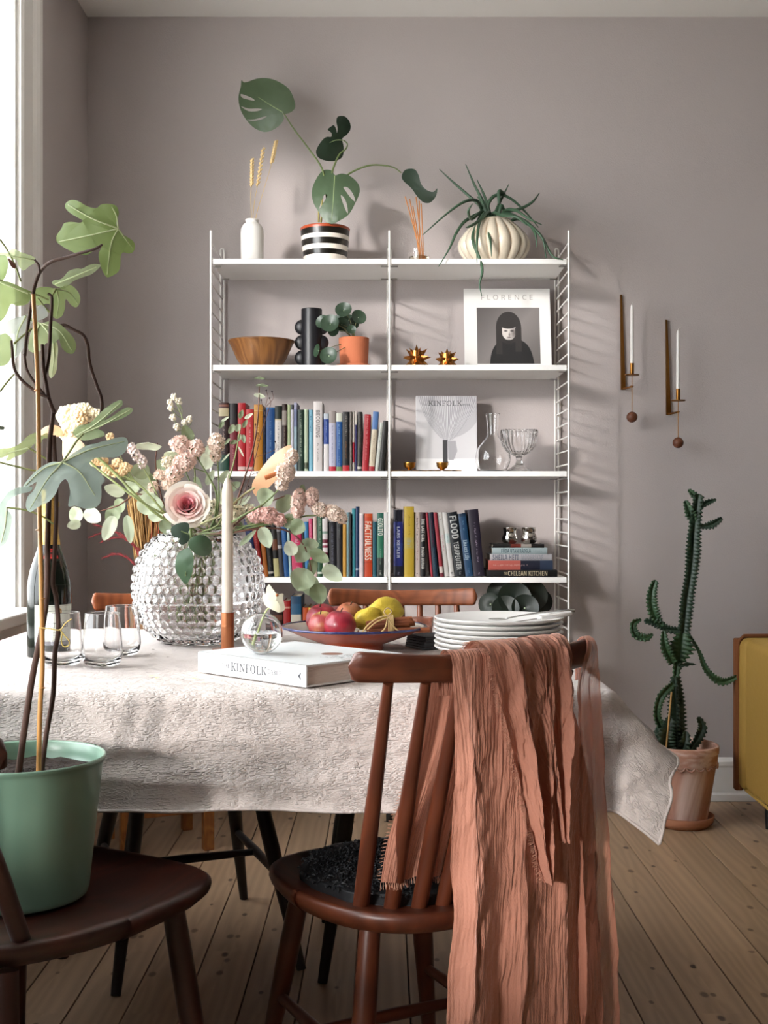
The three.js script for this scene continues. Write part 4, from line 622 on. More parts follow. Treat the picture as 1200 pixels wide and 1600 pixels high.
{ // carafe and cut-glass compote
  const o = onShelf(770, 2, 4.05), c = thing('glass_carafe', 'clear round-bellied glass carafe with a flared neck on the third shelf', 'carafe', o);
  const P = [[0.03, 0.001], [0.048, 0.008], [0.058, 0.03], [0.0595, 0.05], [0.053, 0.074], [0.036, 0.098], [0.022, 0.115], [0.018, 0.128], [0.019, 0.155], [0.024, 0.195]], out = new THREE.SplineCurve(P.map(([a, b]) => new THREE.Vector2(a, b))).getPoints(50), inn = out.slice().reverse().map((p) => [Math.max(p.x - 0.0018, 0), Math.max(p.y + 0.0005, 0.004)]);
  part(c, 'body', lathe([[0, 0.0005], ...out.map((p) => [p.x, p.y]), ...inn, [0, 0.004]], 48), M.glass);
  const o2 = onShelf(811, 2, 4.07), d = thing('glass_compote', 'cut-glass footed compote bowl beside the carafe', 'bowl', o2), N = 28;
  const sec = [[0, 0], [0.044, 0], [0.045, 0.003], [0.03, 0.012], [0.014, 0.024], [0.009, 0.038], [0.011, 0.05], [0.02, 0.056], [0.04, 0.068], [0.054, 0.088], [0.06, 0.112], [0.061, 0.128], [0.0625, 0.14], [0.0595, 0.14], [0.057, 0.122], [0.05, 0.09], [0.036, 0.072], [0.018, 0.063], [0, 0.061]];
  part(d, 'bowl', surface((u, v) => { const k = v * (sec.length - 1), i = Math.min(sec.length - 2, Math.floor(k)), t = k - i, r = lerp(sec[i][0], sec[i + 1][0], t), y = lerp(sec[i][1], sec[i + 1][1], t), outer = i > 6 && i < 12 ? 1 : i < 4 ? 0.5 : 0, a = -u * 6.2832; const R = r * (1 + 0.045 * outer * Math.abs(Math.sin(u * N * Math.PI))), yy = y + (i > 10 && i < 13 ? 0.0025 * Math.cos(u * N * 6.2832) : 0); return V(Math.cos(a) * R, yy, Math.sin(a) * R); }, N * 6, 72, true), M.glass);
}
for (const [px, label] of [[796.5, 'left silver bulbous tealight cup on the flat book stack'], [826.5, 'right silver bulbous tealight cup on the flat book stack']]) {
  const t = thing('silver_cup', label, 'cup', V(sx(px, 4.08), globalThis.__flatTop + 0.0003, -4.08), 'silver tealight cups');
  part(t, 'body', lathe([[0, 0], [0.018, 0], [0.0265, 0.008], [0.028, 0.02], [0.024, 0.031], [0.0215, 0.036], [0.0225, 0.042], [0.0245, 0.053], [0.0235, 0.055], [0.022, 0.053], [0.0195, 0.036], [0.022, 0.03], [0.025, 0.02], [0.018, 0.006], [0, 0.005]], 36), M.silver);
}
{ // pilea on the bottom shelf
  const o = V(sx(806, 4.08), SY[4] + 0.0003, -4.08), p = thing('grey_pot', 'grey pot on the bottom shelf under the dark round-leaved plant', 'pot', o);
  part(p, 'body', lathe([[0, 0], [0.045, 0], [0.05, 0.004], [0.06, 0.11], [0.056, 0.111], [0.054, 0.09], [0, 0.088]], 40), std(0x6a6763, 0.8));
  pilea('pilea', 'dark round-leaved pilea on the bottom shelf behind the plate stack', V(o.x, o.y + 0.09, o.z), [[784, 928, 22, -0.3, 0.3, -0.02], [766, 944, 17, -0.5, 0.2, -0.05], [803, 936, 25, 0.1, 0.3, -0.08], [830, 930, 24, 0.4, 0.3, -0.04], [845, 940, 18, 0.5, 0.2, 0.0], [820, 950, 20, 0.0, 0.3, -0.1], [790, 952, 20, -0.1, 0.4, -0.1]], 4.08, 4.08 / F, leafGreen(0x101c13, 0.5));
}
// ---------- wall sconces and the spurge in its pot ----------
for (const [x, y, label] of [[987.5, 586, 'left wall-hung brass candle sconce with a hanging wooden ball'], [1059.5, 626, 'right wall-hung brass candle sconce with a hanging wooden ball, the lower one']]) {
  const D = 4.205, o = at(x, y, D), s = thing('candle_sconce', label, 'sconce', o, 'brass wall sconces'), m = std(0x9a6a34, 0.38, { metalness: 1 }), k = D / F, w = ZB + D;
  const bw = [0.0032, 0.0085], yb = -20 * k, yt = 131 * k, xb = -0.0175, xt = -0.025, zb = ZB + 0.003 - o.z + 0.004;
  const g = new THREE.BufferGeometry(), v = []; for (const [yy, xx, h] of [[yb, xb, bw[1]], [yt, xt, bw[0]]]) for (const [a, b] of [[-1, -1], [1, -1], [1, 1], [-1, 1]]) v.push(xx + a * h, yy, zb + b * 0.0035);
  g.setAttribute('position', new THREE.Float32BufferAttribute(v, 3)); g.setIndex([0, 1, 2, 0, 2, 3, 4, 6, 5, 4, 7, 6, 0, 4, 5, 0, 5, 1, 1, 5, 6, 1, 6, 2, 2, 6, 7, 2, 7, 3, 3, 7, 4, 3, 4, 0]); const gn = g.toNonIndexed(); gn.computeVertexNormals(); gn.setAttribute('uv', new THREE.Float32BufferAttribute(new Float32Array(72), 2));
  part(s, 'wall_bar', gn, m);
  part(s, 'bracket', tube([[xb, yb + 0.004, zb], [0.0, yb + 0.004, 0.0]], 0.0035, 8), m);
  part(s, 'bracket_eye', new THREE.TorusGeometry(0.0045, 0.0018, 8, 16).rotateX(1.57).translate(0, yb + 0.006, 0), m);
  part(s, 'drip_plate', lathe([[0, -0.001], [0.024, -0.002], [0.0255, 0.001], [0.0245, 0.002], [0, 0.0015]], 36), m);
  part(s, 'candle_cup', lathe([[0, 0.001], [0.0075, 0.001], [0.0075, 0.041], [0.0068, 0.0415], [0.0068, 0.03], [0, 0.03]], 20), m);
  part(s, 'rod', tube([[0, 0, 0], [0, yb + 0.006, 0], [0, -0.128, 0]], 0.0013, 6, 4), m);
  part(s, 'ball', new THREE.SphereGeometry(0.019, 32, 20).translate(0, -0.147, 0), phys(0xffffff, 0.5, { map: woodTexture([118, 68, 42], [84, 44, 26], 51) }));
  const c = thing('candle', label.startsWith('left') ? 'slim white taper candle standing in the left wall sconce' : 'slim white taper candle with a bent wick in the right wall sconce', 'candle', V(o.x, o.y + 0.0304, o.z), 'white tapers in the wall sconces');
  part(c, 'wax', lathe([[0, 0], [0.0066, 0], [0.0064, 0.1], [0.0058, 0.2], [0.004, 0.212], [0.0015, 0.216], [0, 0.216]], 20), std(0xeeeae6, 0.6));
  part(c, 'wick', tube(label.startsWith('left') ? [[0, 0.214, 0], [0.001, 0.22, 0], [0.003, 0.223, 0]] : [[0, 0.214, 0], [0.002, 0.222, 0], [0.009, 0.225, 0]], 0.0012, 5, 6), std(0xd9d4cc, 0.8));
}
{
  const D = 3.95, base = at(1066, 1280, D); base.y = 0;
  const pot = thing('clay_pot', 'weathered terracotta pot with a scalloped frieze, on a saucer by the wall', 'pot', V(base.x, 0, -D));
  const clay = pixelTexture(256, 256, (u, v) => { const l = smooth(tileNoise(u, v, 1.6, 3) + 0.5 * tileNoise(u, v, 5, 8), -0.25, 0.6), n = tileNoise(u, v, 18, 2) * 12; return [lerp(184, 218, l) + n, lerp(138, 192, l) + n, lerp(120, 182, l) + n]; });
  const cm = std(0xffffff, 0.92, { map: clay, bumpMap: fineNoise, bumpScale: 0.0012 }), cp = std(0xb98062, 0.9, { bumpMap: fineNoise, bumpScale: 0.001 });
  part(pot, 'saucer', lathe([[0, 0], [0.085, 0], [0.098, 0.014], [0.103, 0.034], [0.098, 0.036], [0.09, 0.016], [0, 0.014]], 56), cp);
  part(pot, 'body', lathe([[0, 0.016], [0.076, 0.016], [0.08, 0.022], [0.108, 0.2], [0.112, 0.204], [0.114, 0.236], [0.117, 0.24], [0.118, 0.262], [0.112, 0.266], [0.105, 0.262], [0.1, 0.225], [0, 0.222]], 64), cm);
  part(pot, 'soil', lathe([[0, 0.229], [0.101, 0.227]], 30), M.soil);
  for (let i = 0; i < 22; i++) { const a = i / 22 * 6.2832, g = new THREE.TorusGeometry(0.0125, 0.0032, 6, 12, Math.PI).rotateZ(Math.PI).translate(0, 0.208, 0.1125).rotateY(a); part(pot, 'scallop', g, cm); }
  // candelabra spurge: winged stems with toothed edges
  const plant = thing('candelabra_spurge', 'tall dark green cactus-like spurge with toothed edges in the clay pot', 'plant', V(base.x, 0.23, -D)), c = plant.position;
  const S = (pts) => pts.map(([x, y, e = 0]) => at(x / 2.857 + 940, y / 2.857 + 740, D + e).sub(c));
  function winged(pts, radii, wings = 3, tooth = 0.011, spin = 0) {
    const curve = new THREE.CatmullRomCurve3(pts, false, 'centripetal'), len = curve.getLength(), n = Math.max(10, Math.round(len / tooth * 6)), fr = curve.computeFrenetFrames(n), R = radii;
    return surface((u, v) => {
      const i = Math.round(v * n), q = v * (R.length - 1), k = Math.min(R.length - 2, Math.floor(q)), end = Math.min(1, Math.sqrt(Math.max(0, Math.min(v, 1 - v) * n / 3)) + 0.05), r = lerp(R[k], R[k + 1], q - k) * end, th = u * Math.PI * 2 + spin, w = Math.pow(Math.abs(Math.cos(th * wings / 2)), 4);
      const saw = 0.82 + 0.48 * Math.pow(Math.abs(Math.sin(v * len / tooth * Math.PI)), 2.2), rr = r * (0.26 + 0.84 * w * saw), p = curve.getPointAt(v);
      return p.addScaledVector(fr.normals[i], Math.cos(th) * rr).addScaledVector(fr.binormals[i], Math.sin(th) * rr);
    }, wings * 14, n, true);
  }
  const m2 = G.cactus, m3 = leafGreen(0x1f3524, 0.5), add = (pts, radii, w, t, spin, mat = m2, name = 'stem') => part(plant, name, winged(S(pts), radii, w, t, spin), mat);
  add([[345, 1255], [338, 1150], [335, 1040], [330, 900]], [0.021, 0.026, 0.024, 0.013], 4, 0.013, 0.3, m3);
  add([[330, 915], [334, 870], [345, 810], [362, 705]], [0.010, 0.016, 0.043, 0.019], 3, 0.014, 0.9, m2);
  add([[364, 720], [378, 570], [400, 420], [412, 250], [432, 90]], [0.018, 0.022, 0.02, 0.024, 0.019, 0.016], 3, 0.0125, 0.35, m3);
  add([[425, 240], [400, 190], [372, 120]], [0.007, 0.019, 0.008], 3, 0.011, 0.5, m2, 'branch'); add([[432, 120], [410, 95], [386, 70]], [0.008, 0.012, 0.005], 3, 0.01, 0, m2, 'branch');
  add([[440, 150], [470, 130], [513, 115]], [0.007, 0.010, 0.004], 3, 0.01, 0, m3, 'branch'); add([[430, 240], [490, 228], [538, 198]], [0.006, 0.014, 0.007], 3, 0.01, 0.4, m3, 'branch');
  add([[362, 700], [300, 695], [245, 668], [188, 655]], [0.012, 0.012, 0.015, 0.008], 3, 0.011, 0.2, m3, 'branch');
  add([[268, 690], [228, 610], [222, 540], [240, 474]], [0.010, 0.019, 0.017, 0.010], 3, 0.011, 0.8, m2, 'branch');
  add([[178, 650, -0.03], [140, 672, -0.04], [150, 722, -0.05], [195, 736, -0.05], [230, 716, -0.04]], [0.004, 0.012, 0.015, 0.014, 0.004], 3, 0.011, 0.5, m2, 'branch');
  add([[318, 850, -0.03], [282, 770, -0.04], [276, 700, -0.04]], [0.014, 0.018, 0.008], 3, 0.012, 0.7, m2, 'branch');
  add([[385, 712], [432, 790], [470, 880], [535, 928], [612, 903]], [0.005, 0.006, 0.010, 0.0135, 0.007], 3, 0.011, 0.6, m2, 'branch');
  add([[322, 935, -0.03], [262, 1000, -0.05], [246, 1080, -0.05], [272, 1140, -0.04]], [0.010, 0.015, 0.012, 0.014], 3, 0.012, 0.4, m2, 'branch');
  add([[300, 1250, -0.05], [285, 1170, -0.06], [310, 1090, -0.05]], [0.02, 0.028, 0.016], 3, 0.012, 0.2, m3, 'branch'); add([[262, 1250, -0.03], [262, 1180, -0.04], [250, 1130, -0.03]], [0.016, 0.02, 0.01], 3, 0.012, 1.2, m3, 'branch');
  add([[380, 1250, 0.02], [425, 1190, 0.02], [448, 1130, 0.02], [430, 1085, 0.02]], [0.012, 0.014, 0.016, 0.008], 3, 0.012, 0.3, m3, 'branch'); add([[350, 1250, -0.04], [370, 1200, -0.05], [378, 1150, -0.04]], [0.022, 0.02, 0.008], 3, 0.012, 0.6, m3, 'branch');
  add([[340, 860, -0.02], [385, 850, -0.02], [425, 852, -0.02]], [0.006, 0.007, 0.001], 3, 0.02, 0, m3, 'branch');
  const st = thing('plant_stake', 'thin bamboo stake pushed into the clay pot among the spurge stems', 'stake', V(c.x, 0.23, c.z + 0.06)); part(st, 'cane', tube(S([[312, 975, -0.07], [300, 1100, -0.07], [284, 1262, -0.07]]).map((p) => p.setZ(p.z - 0.06)), 0.003, 7), std(0xb58e58, 0.7));
}
// ---------- things on the table ----------
const CT = clothTop + 0.0015;
const onTable = (px, d, y = CT) => V(sx(px, d), y, -d);
{ // bubbled glass vase with water
  const o = onTable(310, 2.57), v = thing('bubble_vase', 'large round clear glass vase covered in glass bubbles, holding the bouquet', 'vase', o), R = 0.137, H = 0.24, cy = 0.118;
  const prof = (t) => { const y = lerp(0.0, H, t), q = (y - cy) / (H * 0.545); return [Math.max(R * Math.pow(Math.max(0, 1 - Math.pow(Math.abs(q), 2.35)), 0.47), y < 0.02 ? 0.078 : 0.074), y]; };
  const rows = 15, dRow = 0.0188, samples = 300, arc = [0]; for (let i = 1; i <= samples; i++) { const a = prof((i - 1) / samples), b = prof(i / samples); arc.push(arc[i - 1] + Math.hypot(b[0] - a[0], b[1] - a[1])); }
  const NU = 620, g = surface((u, t) => {
    const i = Math.round(t * samples), s = arc[i], [r, y] = prof(t), [r0, y0] = prof(Math.max(0, t - 0.01)), [r1, y1] = prof(Math.min(1, t + 0.01)), nn = Math.hypot(r1 - r0, y1 - y0) || 1, nr = (y1 - y0) / nn, ny = -(r1 - r0) / nn;
    let disp = 0; const k = Math.floor(s / dRow); const mid = prof(clamp(((k + 0.5) * dRow) / arc[samples], 0, 1))[0], n = Math.max(18, Math.round(2 * Math.PI * Math.max(r, mid) / 0.0196));
    const nRow = Math.round(2 * Math.PI * (() => { let j = 0; while (j < samples && arc[j] < (k + 0.5) * dRow) j++; return prof(j / samples)[0]; })() / 0.0196), f = u * nRow + (k % 2) * 0.5, dx = (f - Math.round(f)) / nRow * 2 * Math.PI * r, dy = s - (k + 0.5) * dRow, q = (dx * dx + dy * dy) / (0.0092 * 0.0092);
    if (q < 1 && s > dRow * 0.6 && s < arc[samples] - dRow * 0.8) disp = 0.0052 * Math.pow(1 - q, 0.75);
    const a = -u * 6.2832, rr = r + nr * disp; return V(Math.cos(a) * rr, y + ny * disp + 0.0004, Math.sin(a) * rr);
  }, NU, samples, true);
  const inn = Array.from({ length: 60 }, (_, i) => { const [r, y] = prof(1 - i / 59 * 0.955); return [r - 0.0042, y + (i > 55 ? 0.001 : 0)]; });
  const [rt] = prof(1); const cap = lathe([[0, 0.0004], [0.077, 0.0004], [0.078, 0.0006]], 80).toNonIndexed(), lip = lathe([[rt, H + 0.0004], [rt - 0.002, H + 0.0012], [rt - 0.0042, H]], 80), inside = lathe([...inn, [0, inn[59][1]]], 80);
  part(v, 'body', mergeVertices(merge([g, cap, lip, inside]), 1e-5), phys(0xffffff, 0.0, { transmission: 1, thickness: 0.003, ior: 1.38 }));
  const wl = 0.088, w = inn.filter(([, y]) => y < wl).map(([r, y]) => [r - 0.0008, y + 0.0006]).reverse();
  part(v, 'water', lathe([[0, w[0][1]], ...w, [w[w.length - 1][0], wl], [0, wl]], 72), M.water);
}
{ // tall candle in a metal holder
  const o = onTable(355.5, 2.42), h = thing('candle_holder', 'slim brass-brown cylindrical candle holder behind the white cookbook', 'candle holder', o);
  part(h, 'tube', lathe([[0, 0], [0.0125, 0], [0.0132, 0.002], [0.0132, 0.018], [0.0134, 0.02], [0.0134, 0.046], [0.0137, 0.047], [0.0137, 0.049], [0.0132, 0.05], [0.0132, 0.075], [0.0122, 0.0755], [0.0118, 0.06], [0, 0.058]], 36), M.copper);
  part(h, 'foot', lathe([[0, 0.0002], [0.03, 0.0002], [0.0305, 0.002], [0.03, 0.003], [0, 0.003]], 40), M.copper);
  const c = thing('candle', 'tall cream taper candle standing in front of the bubbled vase', 'candle', V(o.x, o.y + 0.0582, o.z)), wax = phys(0xe4d5c4, 0.55, { sheen: 0.3 });
  part(c, 'wax', lathe([[0, 0], [0.0112, 0], [0.0112, 0.255], [0.0108, 0.262], [0.0062, 0.281], [0.0035, 0.287], [0, 0.288]], 36), wax); part(c, 'wick', tube([[0, 0.286, 0], [0.0005, 0.292, 0], [0.0016, 0.296, 0]], 0.0009, 5), std(0xe9e2d6, 0.8));
}
// tumblers
{
  const g = lathe([[0, 0.0003], [0.022, 0.0003], [0.029, 0.003], [0.0345, 0.012], [0.0363, 0.022], [0.036, 0.03], [0.033, 0.07], [0.031, 0.0955], [0.0303, 0.0965], [0.0296, 0.0955], [0.0318, 0.07], [0.0345, 0.03], [0.0345, 0.022], [0.031, 0.0135], [0.024, 0.0105], [0, 0.0095]], 56);
  for (const [px, d, label] of [[97.5, 2.18, 'clear stemless tumbler in front of the champagne bottle label'], [160, 2.165, 'clear stemless tumbler in the middle, nearest of the three'], [190.5, 2.33, 'clear stemless tumbler furthest back, beside the bubbled vase']]) part(thing('drinking_glass', label, 'glass', onTable(px, d), 'stemless tumblers'), 'glass_body', g, M.glass);
}
{ // champagne bottle
  const o = onTable(77, 2.33), b = thing('champagne_bottle', 'dark green champagne bottle with gold foil neck and a white label', 'bottle', o);
  const k = 1.0, body = [[0, 0.004], [0.03, 0.0], [0.038, 0.002], [0.0415, 0.008], [0.0415, 0.125], [0.0405, 0.14], [0.036, 0.165], [0.028, 0.19], [0.02, 0.215], [0.0165, 0.235], [0.0155, 0.29], [0.0155, 0.3], [0, 0.3]];
  part(b, 'glass_body', new THREE.LatheGeometry(new THREE.SplineCurve(body.map(([x, y]) => new THREE.Vector2(x, y))).getPoints(90).map((p) => new THREE.Vector2(Math.max(0, p.x), Math.max(0, p.y))), 56), phys(0x0b130d, 0.08));
  part(b, 'foil', lathe([[0.0213, 0.2145], [0.0205, 0.22], [0.0175, 0.236], [0.0166, 0.262], [0.0166, 0.285], [0.0188, 0.288], [0.0188, 0.296], [0.0165, 0.299], [0.0168, 0.312], [0.0145, 0.32], [0.006, 0.3225], [0, 0.3225]], 48), std(0xd0a95c, 0.38, { metalness: 0.75, bumpMap: fineNoise, bumpScale: 0.0016 }));
  const wrap = (r0, r1, y0, y1, arc, turn, mat, name) => part(b, name, surface((u, v) => { const a = turn + (u - 0.5) * arc, r = lerp(r0, r1, v); return V(Math.sin(a) * r, lerp(y0, y1, v), Math.cos(a) * r); }, 40, 6), mat);
  const label = canvas(1024, 768, (g) => { g.fillStyle = '#e4e6da'; g.fillRect(0, 0, 1024, 768); g.fillStyle = '#c79253'; g.beginPath(); g.arc(560, 130, 70, 0, 7); g.fill(); g.fillStyle = '#e4d0a8'; g.beginPath(); g.arc(560, 130, 40, 0, 7); g.fill(); g.fillStyle = '#5c6258'; g.font = 'bold 112px sans-serif'; g.textAlign = 'center'; g.save(); g.translate(540, 430); g.scale(0.92, 1); g.fillText('TAITTINGER', 0, 0); g.restore(); g.strokeStyle = '#9ba08e'; g.lineWidth = 4; g.strokeRect(30, 24, 964, 640); g.fillStyle = '#8f9184'; g.fillRect(330, 520, 420, 10); g.fillRect(380, 570, 320, 8); g.fillStyle = '#8d8c94'; g.fillRect(0, 690, 1024, 78); });
  wrap(0.0419, 0.0419, 0.022, 0.1, 2.1, 0.62, std(0xffffff, 0.6, { map: label }), 'label');
  const seal = canvas(256, 256, (g) => { g.clearRect(0, 0, 256, 256); g.fillStyle = '#c8352f'; g.beginPath(); g.arc(128, 110, 84, 0, 7); g.fill(); g.fillRect(20, 150, 216, 60); g.fillStyle = '#1a1c18'; g.beginPath(); g.arc(128, 110, 58, 0, 7); g.fill(); g.fillStyle = '#c8352f'; g.beginPath(); g.arc(128, 110, 44, 0, 7); g.fill(); g.fillStyle = '#3b1512'; g.fillRect(104, 84, 48, 52); });
  wrap(0.0305, 0.0222, 0.183, 0.21, 1.2, 0.4, std(0xffffff, 0.5, { map: seal, transparent: true, alphaTest: 0.5 }), 'neck_seal');
}
{ // white cookbook lying on the table
  const A = V(-0.322, 0, -2.085), B = V(-0.122, 0, -1.893), dir = B.clone().sub(A), L = dir.length(), T = 0.035, W = 0.225, o = A.clone().lerp(B, 0.5); o.y = CT + 0.0008;
  const b = thing('cookbook', 'thick white hardback cookbook lying on the cloth under the glass ball', 'book', o), ang = Math.atan2(-(B.z - A.z), B.x - A.x); b.rotation.y = ang;
  // local +x along the spine, -z away from it
  const spine = canvas(1024, 128, (g) => { g.fillStyle = '#d6d5d4'; g.fillRect(0, 0, 1024, 128); g.fillStyle = '#3b3d42'; g.font = 'bold 74px serif'; g.textBaseline = 'middle'; g.save(); g.translate(330, 66); g.scale(0.98, 1); g.fillText('KINFOLK', 0, 0); g.restore(); g.font = 'bold 38px serif'; g.fillText('THE', 240, 66); g.fillText('TABLE', 680, 66); g.fillStyle = '#33363c'; g.beginPath(); g.moveTo(952, 66); g.lineTo(982, 40); g.lineTo(974, 66); g.lineTo(982, 92); g.fill(); });
  const cover = canvas(1024, 800, (g) => { g.fillStyle = '#d3d6d7'; g.fillRect(0, 0, 1024, 800); g.fillStyle = '#7b5142'; g.beginPath(); g.ellipse(720, 320, 70, 66, 0, 0, 7); g.fill(); g.fillStyle = '#8d6553'; g.beginPath(); g.ellipse(722, 318, 56, 52, 0, 0, 7); g.fill(); const q = rng(15); for (let i = 0; i < 130; i++) { const x = 780 + 220 * q(), y = 60 + 420 * q(); g.strokeStyle = ['#9aa4a6', '#7c8a86', '#b9a9a2', '#5f6b6a'][i % 4]; g.lineWidth = 2 + 5 * q(); g.beginPath(); g.moveTo(x, y); g.bezierCurveTo(x + 40 * q(), y - 30, x + 20, y + 40 * q(), x + 60 * (q() - 0.3), y + 50 * (q() - 0.5)); g.stroke(); } g.fillStyle = '#b4b9ba'; g.fillRect(250, 430, 50, 8); });
  const wm = std(0xd5d4d2, 0.5), t = 0.003;
  part(b, 'cover', merge([box(0, t / 2, -W / 2, L, t, W, 0.001), box(0, T - t / 2, -W / 2, L, t, W, 0.001), box(0, T / 2, -t / 2, L, T, t, 0.001)]), wm);
  part(b, 'pages', boxUV(box(0, T / 2, -W / 2 - 0.001, L - 0.007, T - 2 * t - 0.0002, W - 0.008)), std(0xcfc0b4, 0.9, { bumpMap: withRepeat(grey(4, 128, (u, v, x, y) => (y * 7 % 5) / 5), 1, 9), bumpScale: 0.0006 }));
  part(b, 'printed_spine', new THREE.PlaneGeometry(L - 0.001, T - 0.001).translate(0, T / 2, 0.0004), std(0xffffff, 0.5, { map: spine }));
  part(b, 'printed_cover', new THREE.PlaneGeometry(L - 0.002, W - 0.002).rotateX(-Math.PI / 2).translate(0, T + 0.0004, -W / 2), std(0xffffff, 0.45, { map: cover }));
  // small glass ball vase on it
  const y0 = o.y + T + 0.0008, p = V(sx(409, 2.04), y0, -2.04), s = thing('ball_vase', 'small clear glass ball vase with water standing on the white cookbook', 'vase', p), R = 0.0355;
  const arc = (r, a0, a1, n = 40) => Array.from({ length: n + 1 }, (_, i) => { const a = lerp(a0, a1, i / n); return [Math.sin(a) * r, R - Math.cos(a) * r]; });
  const open = 2.85, outer = arc(R, 0.28, open), inner = arc(R - 0.0018, open, 0.2);
  part(s, 'body', lathe([[0, outer[0][1]], ...outer, ...inner, [0, inner[inner.length - 1][1]]], 64), M.glass);
  const wl = R + 0.002, wa = Math.acos(-(wl - R) / (R - 0.0022)); part(s, 'water', lathe([...arc(R - 0.0022, 0.02, wa, 30).map(([r, y], i) => [i ? r : 0, y]), [0, wl]], 56), M.water);
  const O = thing('cream_orchid', 'cream flower standing in the small glass ball vase', 'flower', V(p.x, p.y + 0.02, p.z)), c = O.position, q = (l) => pxPts(l, 4.444, 360, 660), cream = phys(0xf0ecd2, 0.6, { transmission: 0.25, thickness: 0 });
  part(O, 'petal', tracedLeaf(c, q([[268, 1124], [290, 1150], [310, 1180], [326, 1205], [300, 1250], [262, 1262], [232, 1250], [222, 1205], [248, 1185], [250, 1150]]), 2.02, [0.5, 0.3], 0.2, [], 0.008), cream);
  part(O, 'petal', tracedLeaf(c, q([[326, 1200], [345, 1190], [368, 1190], [366, 1225], [374, 1262], [376, 1300], [350, 1318], [330, 1310], [318, 1270]]), 2.01, [-0.5, 0.2], 0.2, [], 0.008), cream);
  part(O, 'petal', tracedLeaf(c, q([[240, 1240], [290, 1232], [322, 1240], [345, 1285], [340, 1320], [310, 1310], [262, 1285], [236, 1262]]), 2.0, [0.1, -0.5], 0.25, [], 0.008), cream);
  part(O, 'column', new THREE.SphereGeometry(0.0028, 10, 8).translate(...at(433, 930, 1.995).sub(c).toArray()), std(0x9a5a2c, 0.6));
  part(O, 'stem', tube(path3(c, [[430, 945], [418, 952], [411, 965], [404, 985], [398, 1004]], 2.035), [0.0014, 0.0017, 0.0022], 7), std(0xb9c58a, 0.6));
}
{ // glazed dish with fruit
  const o = onTable(553, 2.42), d = thing('fruit_dish', 'glazed terracotta dish with a dark blue rim and patterned inside, holding fruit', 'dish', o), R = 0.147, H = 0.05;
  part(d, 'body', lathe([[0, 0.001], [0.058, 0.001], [0.06, 0.004], [0.057, 0.012], [0.075, 0.018], [0.115, 0.033], [0.14, 0.0445], [0.1445, 0.047]], 72), phys(0xa8431f, 0.3, { clearcoat: 0.6 }));
  const motif = canvas(2048, 256, (g) => { g.fillStyle = '#d9cdbb'; g.fillRect(0, 0, 2048, 256); g.fillStyle = '#2b2726'; for (const y of [70, 92, 168]) g.fillRect(0, y, 2048, 6); for (let i = 0; i < 128; i++) { g.fillStyle = '#3a3431'; g.fillRect(i * 16, 12, 4, 46); if (i % 2) { g.fillStyle = '#7c4a34'; g.fillRect(i * 16, 104, 10, 56); } g.fillStyle = '#2f2b2a'; g.beginPath(); g.arc(i * 16 + 8, 214, 5, 0, 7); g.fill(); } g.fillStyle = '#c08a5c'; g.fillRect(0, 228, 2048, 28); });
  part(d, 'inside', surface((u, v) => { const P = [[0.1435, 0.0485], [0.112, 0.036], [0.104, 0.03], [0.075, 0.021], [0.03, 0.017], [0, 0.0165]], k = v * 5, i = Math.min(4, Math.floor(k)), r = lerp(P[i][0], P[i + 1][0], k - i), y = lerp(P[i][1], P[i + 1][1], k - i), a = u * 6.2832; const p = V(Math.cos(a) * r, y, Math.sin(a) * r); p.u = u; p.v = 1 - v * 0.98; return p; }, 72, 20, true), phys(0xffffff, 0.25, { map: motif, clearcoat: 0.6 }));
  part(d, 'rim', new THREE.TorusGeometry(0.1446, 0.0026, 10, 96).rotateX(Math.PI / 2).translate(0, 0.0478, 0), phys(0x1d255c, 0.22, { clearcoat: 0.6 }));
  const yIn = (r) => o.y + lerp(0.0165, 0.036, clamp((r - 0.03) / 0.08, 0, 1));
  const appleTex = (c0, c1, k) => pixelTexture(128, 128, (u, v) => { const s = smooth(0.6 * tileNoise(u, v, 1.1, k) + 0.35 * Math.sin(u * 6.283 + k), -0.3, 0.55), f = noise.noise(u * 60, v * 4, k) * 0.25, t = clamp(s + f, 0, 1), sp = noise.noise(u * 50, v * 50, k) > 0.55 ? 18 : 0; return [lerp(c0[0], c1[0], t) + sp, lerp(c0[1], c1[1], t) + sp, lerp(c0[2], c1[2], t) + sp]; });
  const appleGeo = lathe(Array.from({ length: 41 }, (_, i) => { const a = lerp(0.0, Math.PI, i / 40), r = 1.0 - 0.28 * Math.exp(-a * a * 7) - 0.16 * Math.exp(-((Math.PI - a) ** 2) * 9); return [Math.sin(a) * r * (1 + 0.02 * Math.cos(a)), -Math.cos(a) * (r * 0.94) ]; }), 40);
  const fruit = (name, label, category, px, py, dd, R, mat, tx, tz, geo = appleGeo, group) => { const P = at(px, py, dd), t = thing(name, label, category, P, group), m = part(t, 'flesh', geo, mat); m.scale.setScalar(R); t.rotation.set(tx, 0.6, tz); if (geo === appleGeo) part(t, 'stalk', tube([[0, R * 0.66, 0], [R * 0.05, R * 0.85, 0], [R * 0.16, R * 1.02, 0]], 0.0013, 6), std(0x4a3220, 0.8)); return t; };
  const red = phys(0xffffff, 0.35, { map: appleTex([176, 52, 62], [128, 24, 44], 3), clearcoat: 0.25 }), blush = phys(0xffffff, 0.38, { map: appleTex([196, 168, 92], [150, 52, 58], 9), clearcoat: 0.2 }), rus = phys(0xffffff, 0.5, { map: appleTex([172, 96, 66], [140, 88, 52], 14) });
  fruit('apple', 'large smooth red apple at the front of the fruit dish', 'apple', 531, 976, 2.345, 0.0315, red, 0.1, -0.05, appleGeo, 'apples in the dish');
  fruit('apple', 'red and yellow-green apple left of the large red one', 'apple', 504, 976, 2.365, 0.0285, blush, 0.1, 0.25, appleGeo, 'apples in the dish');
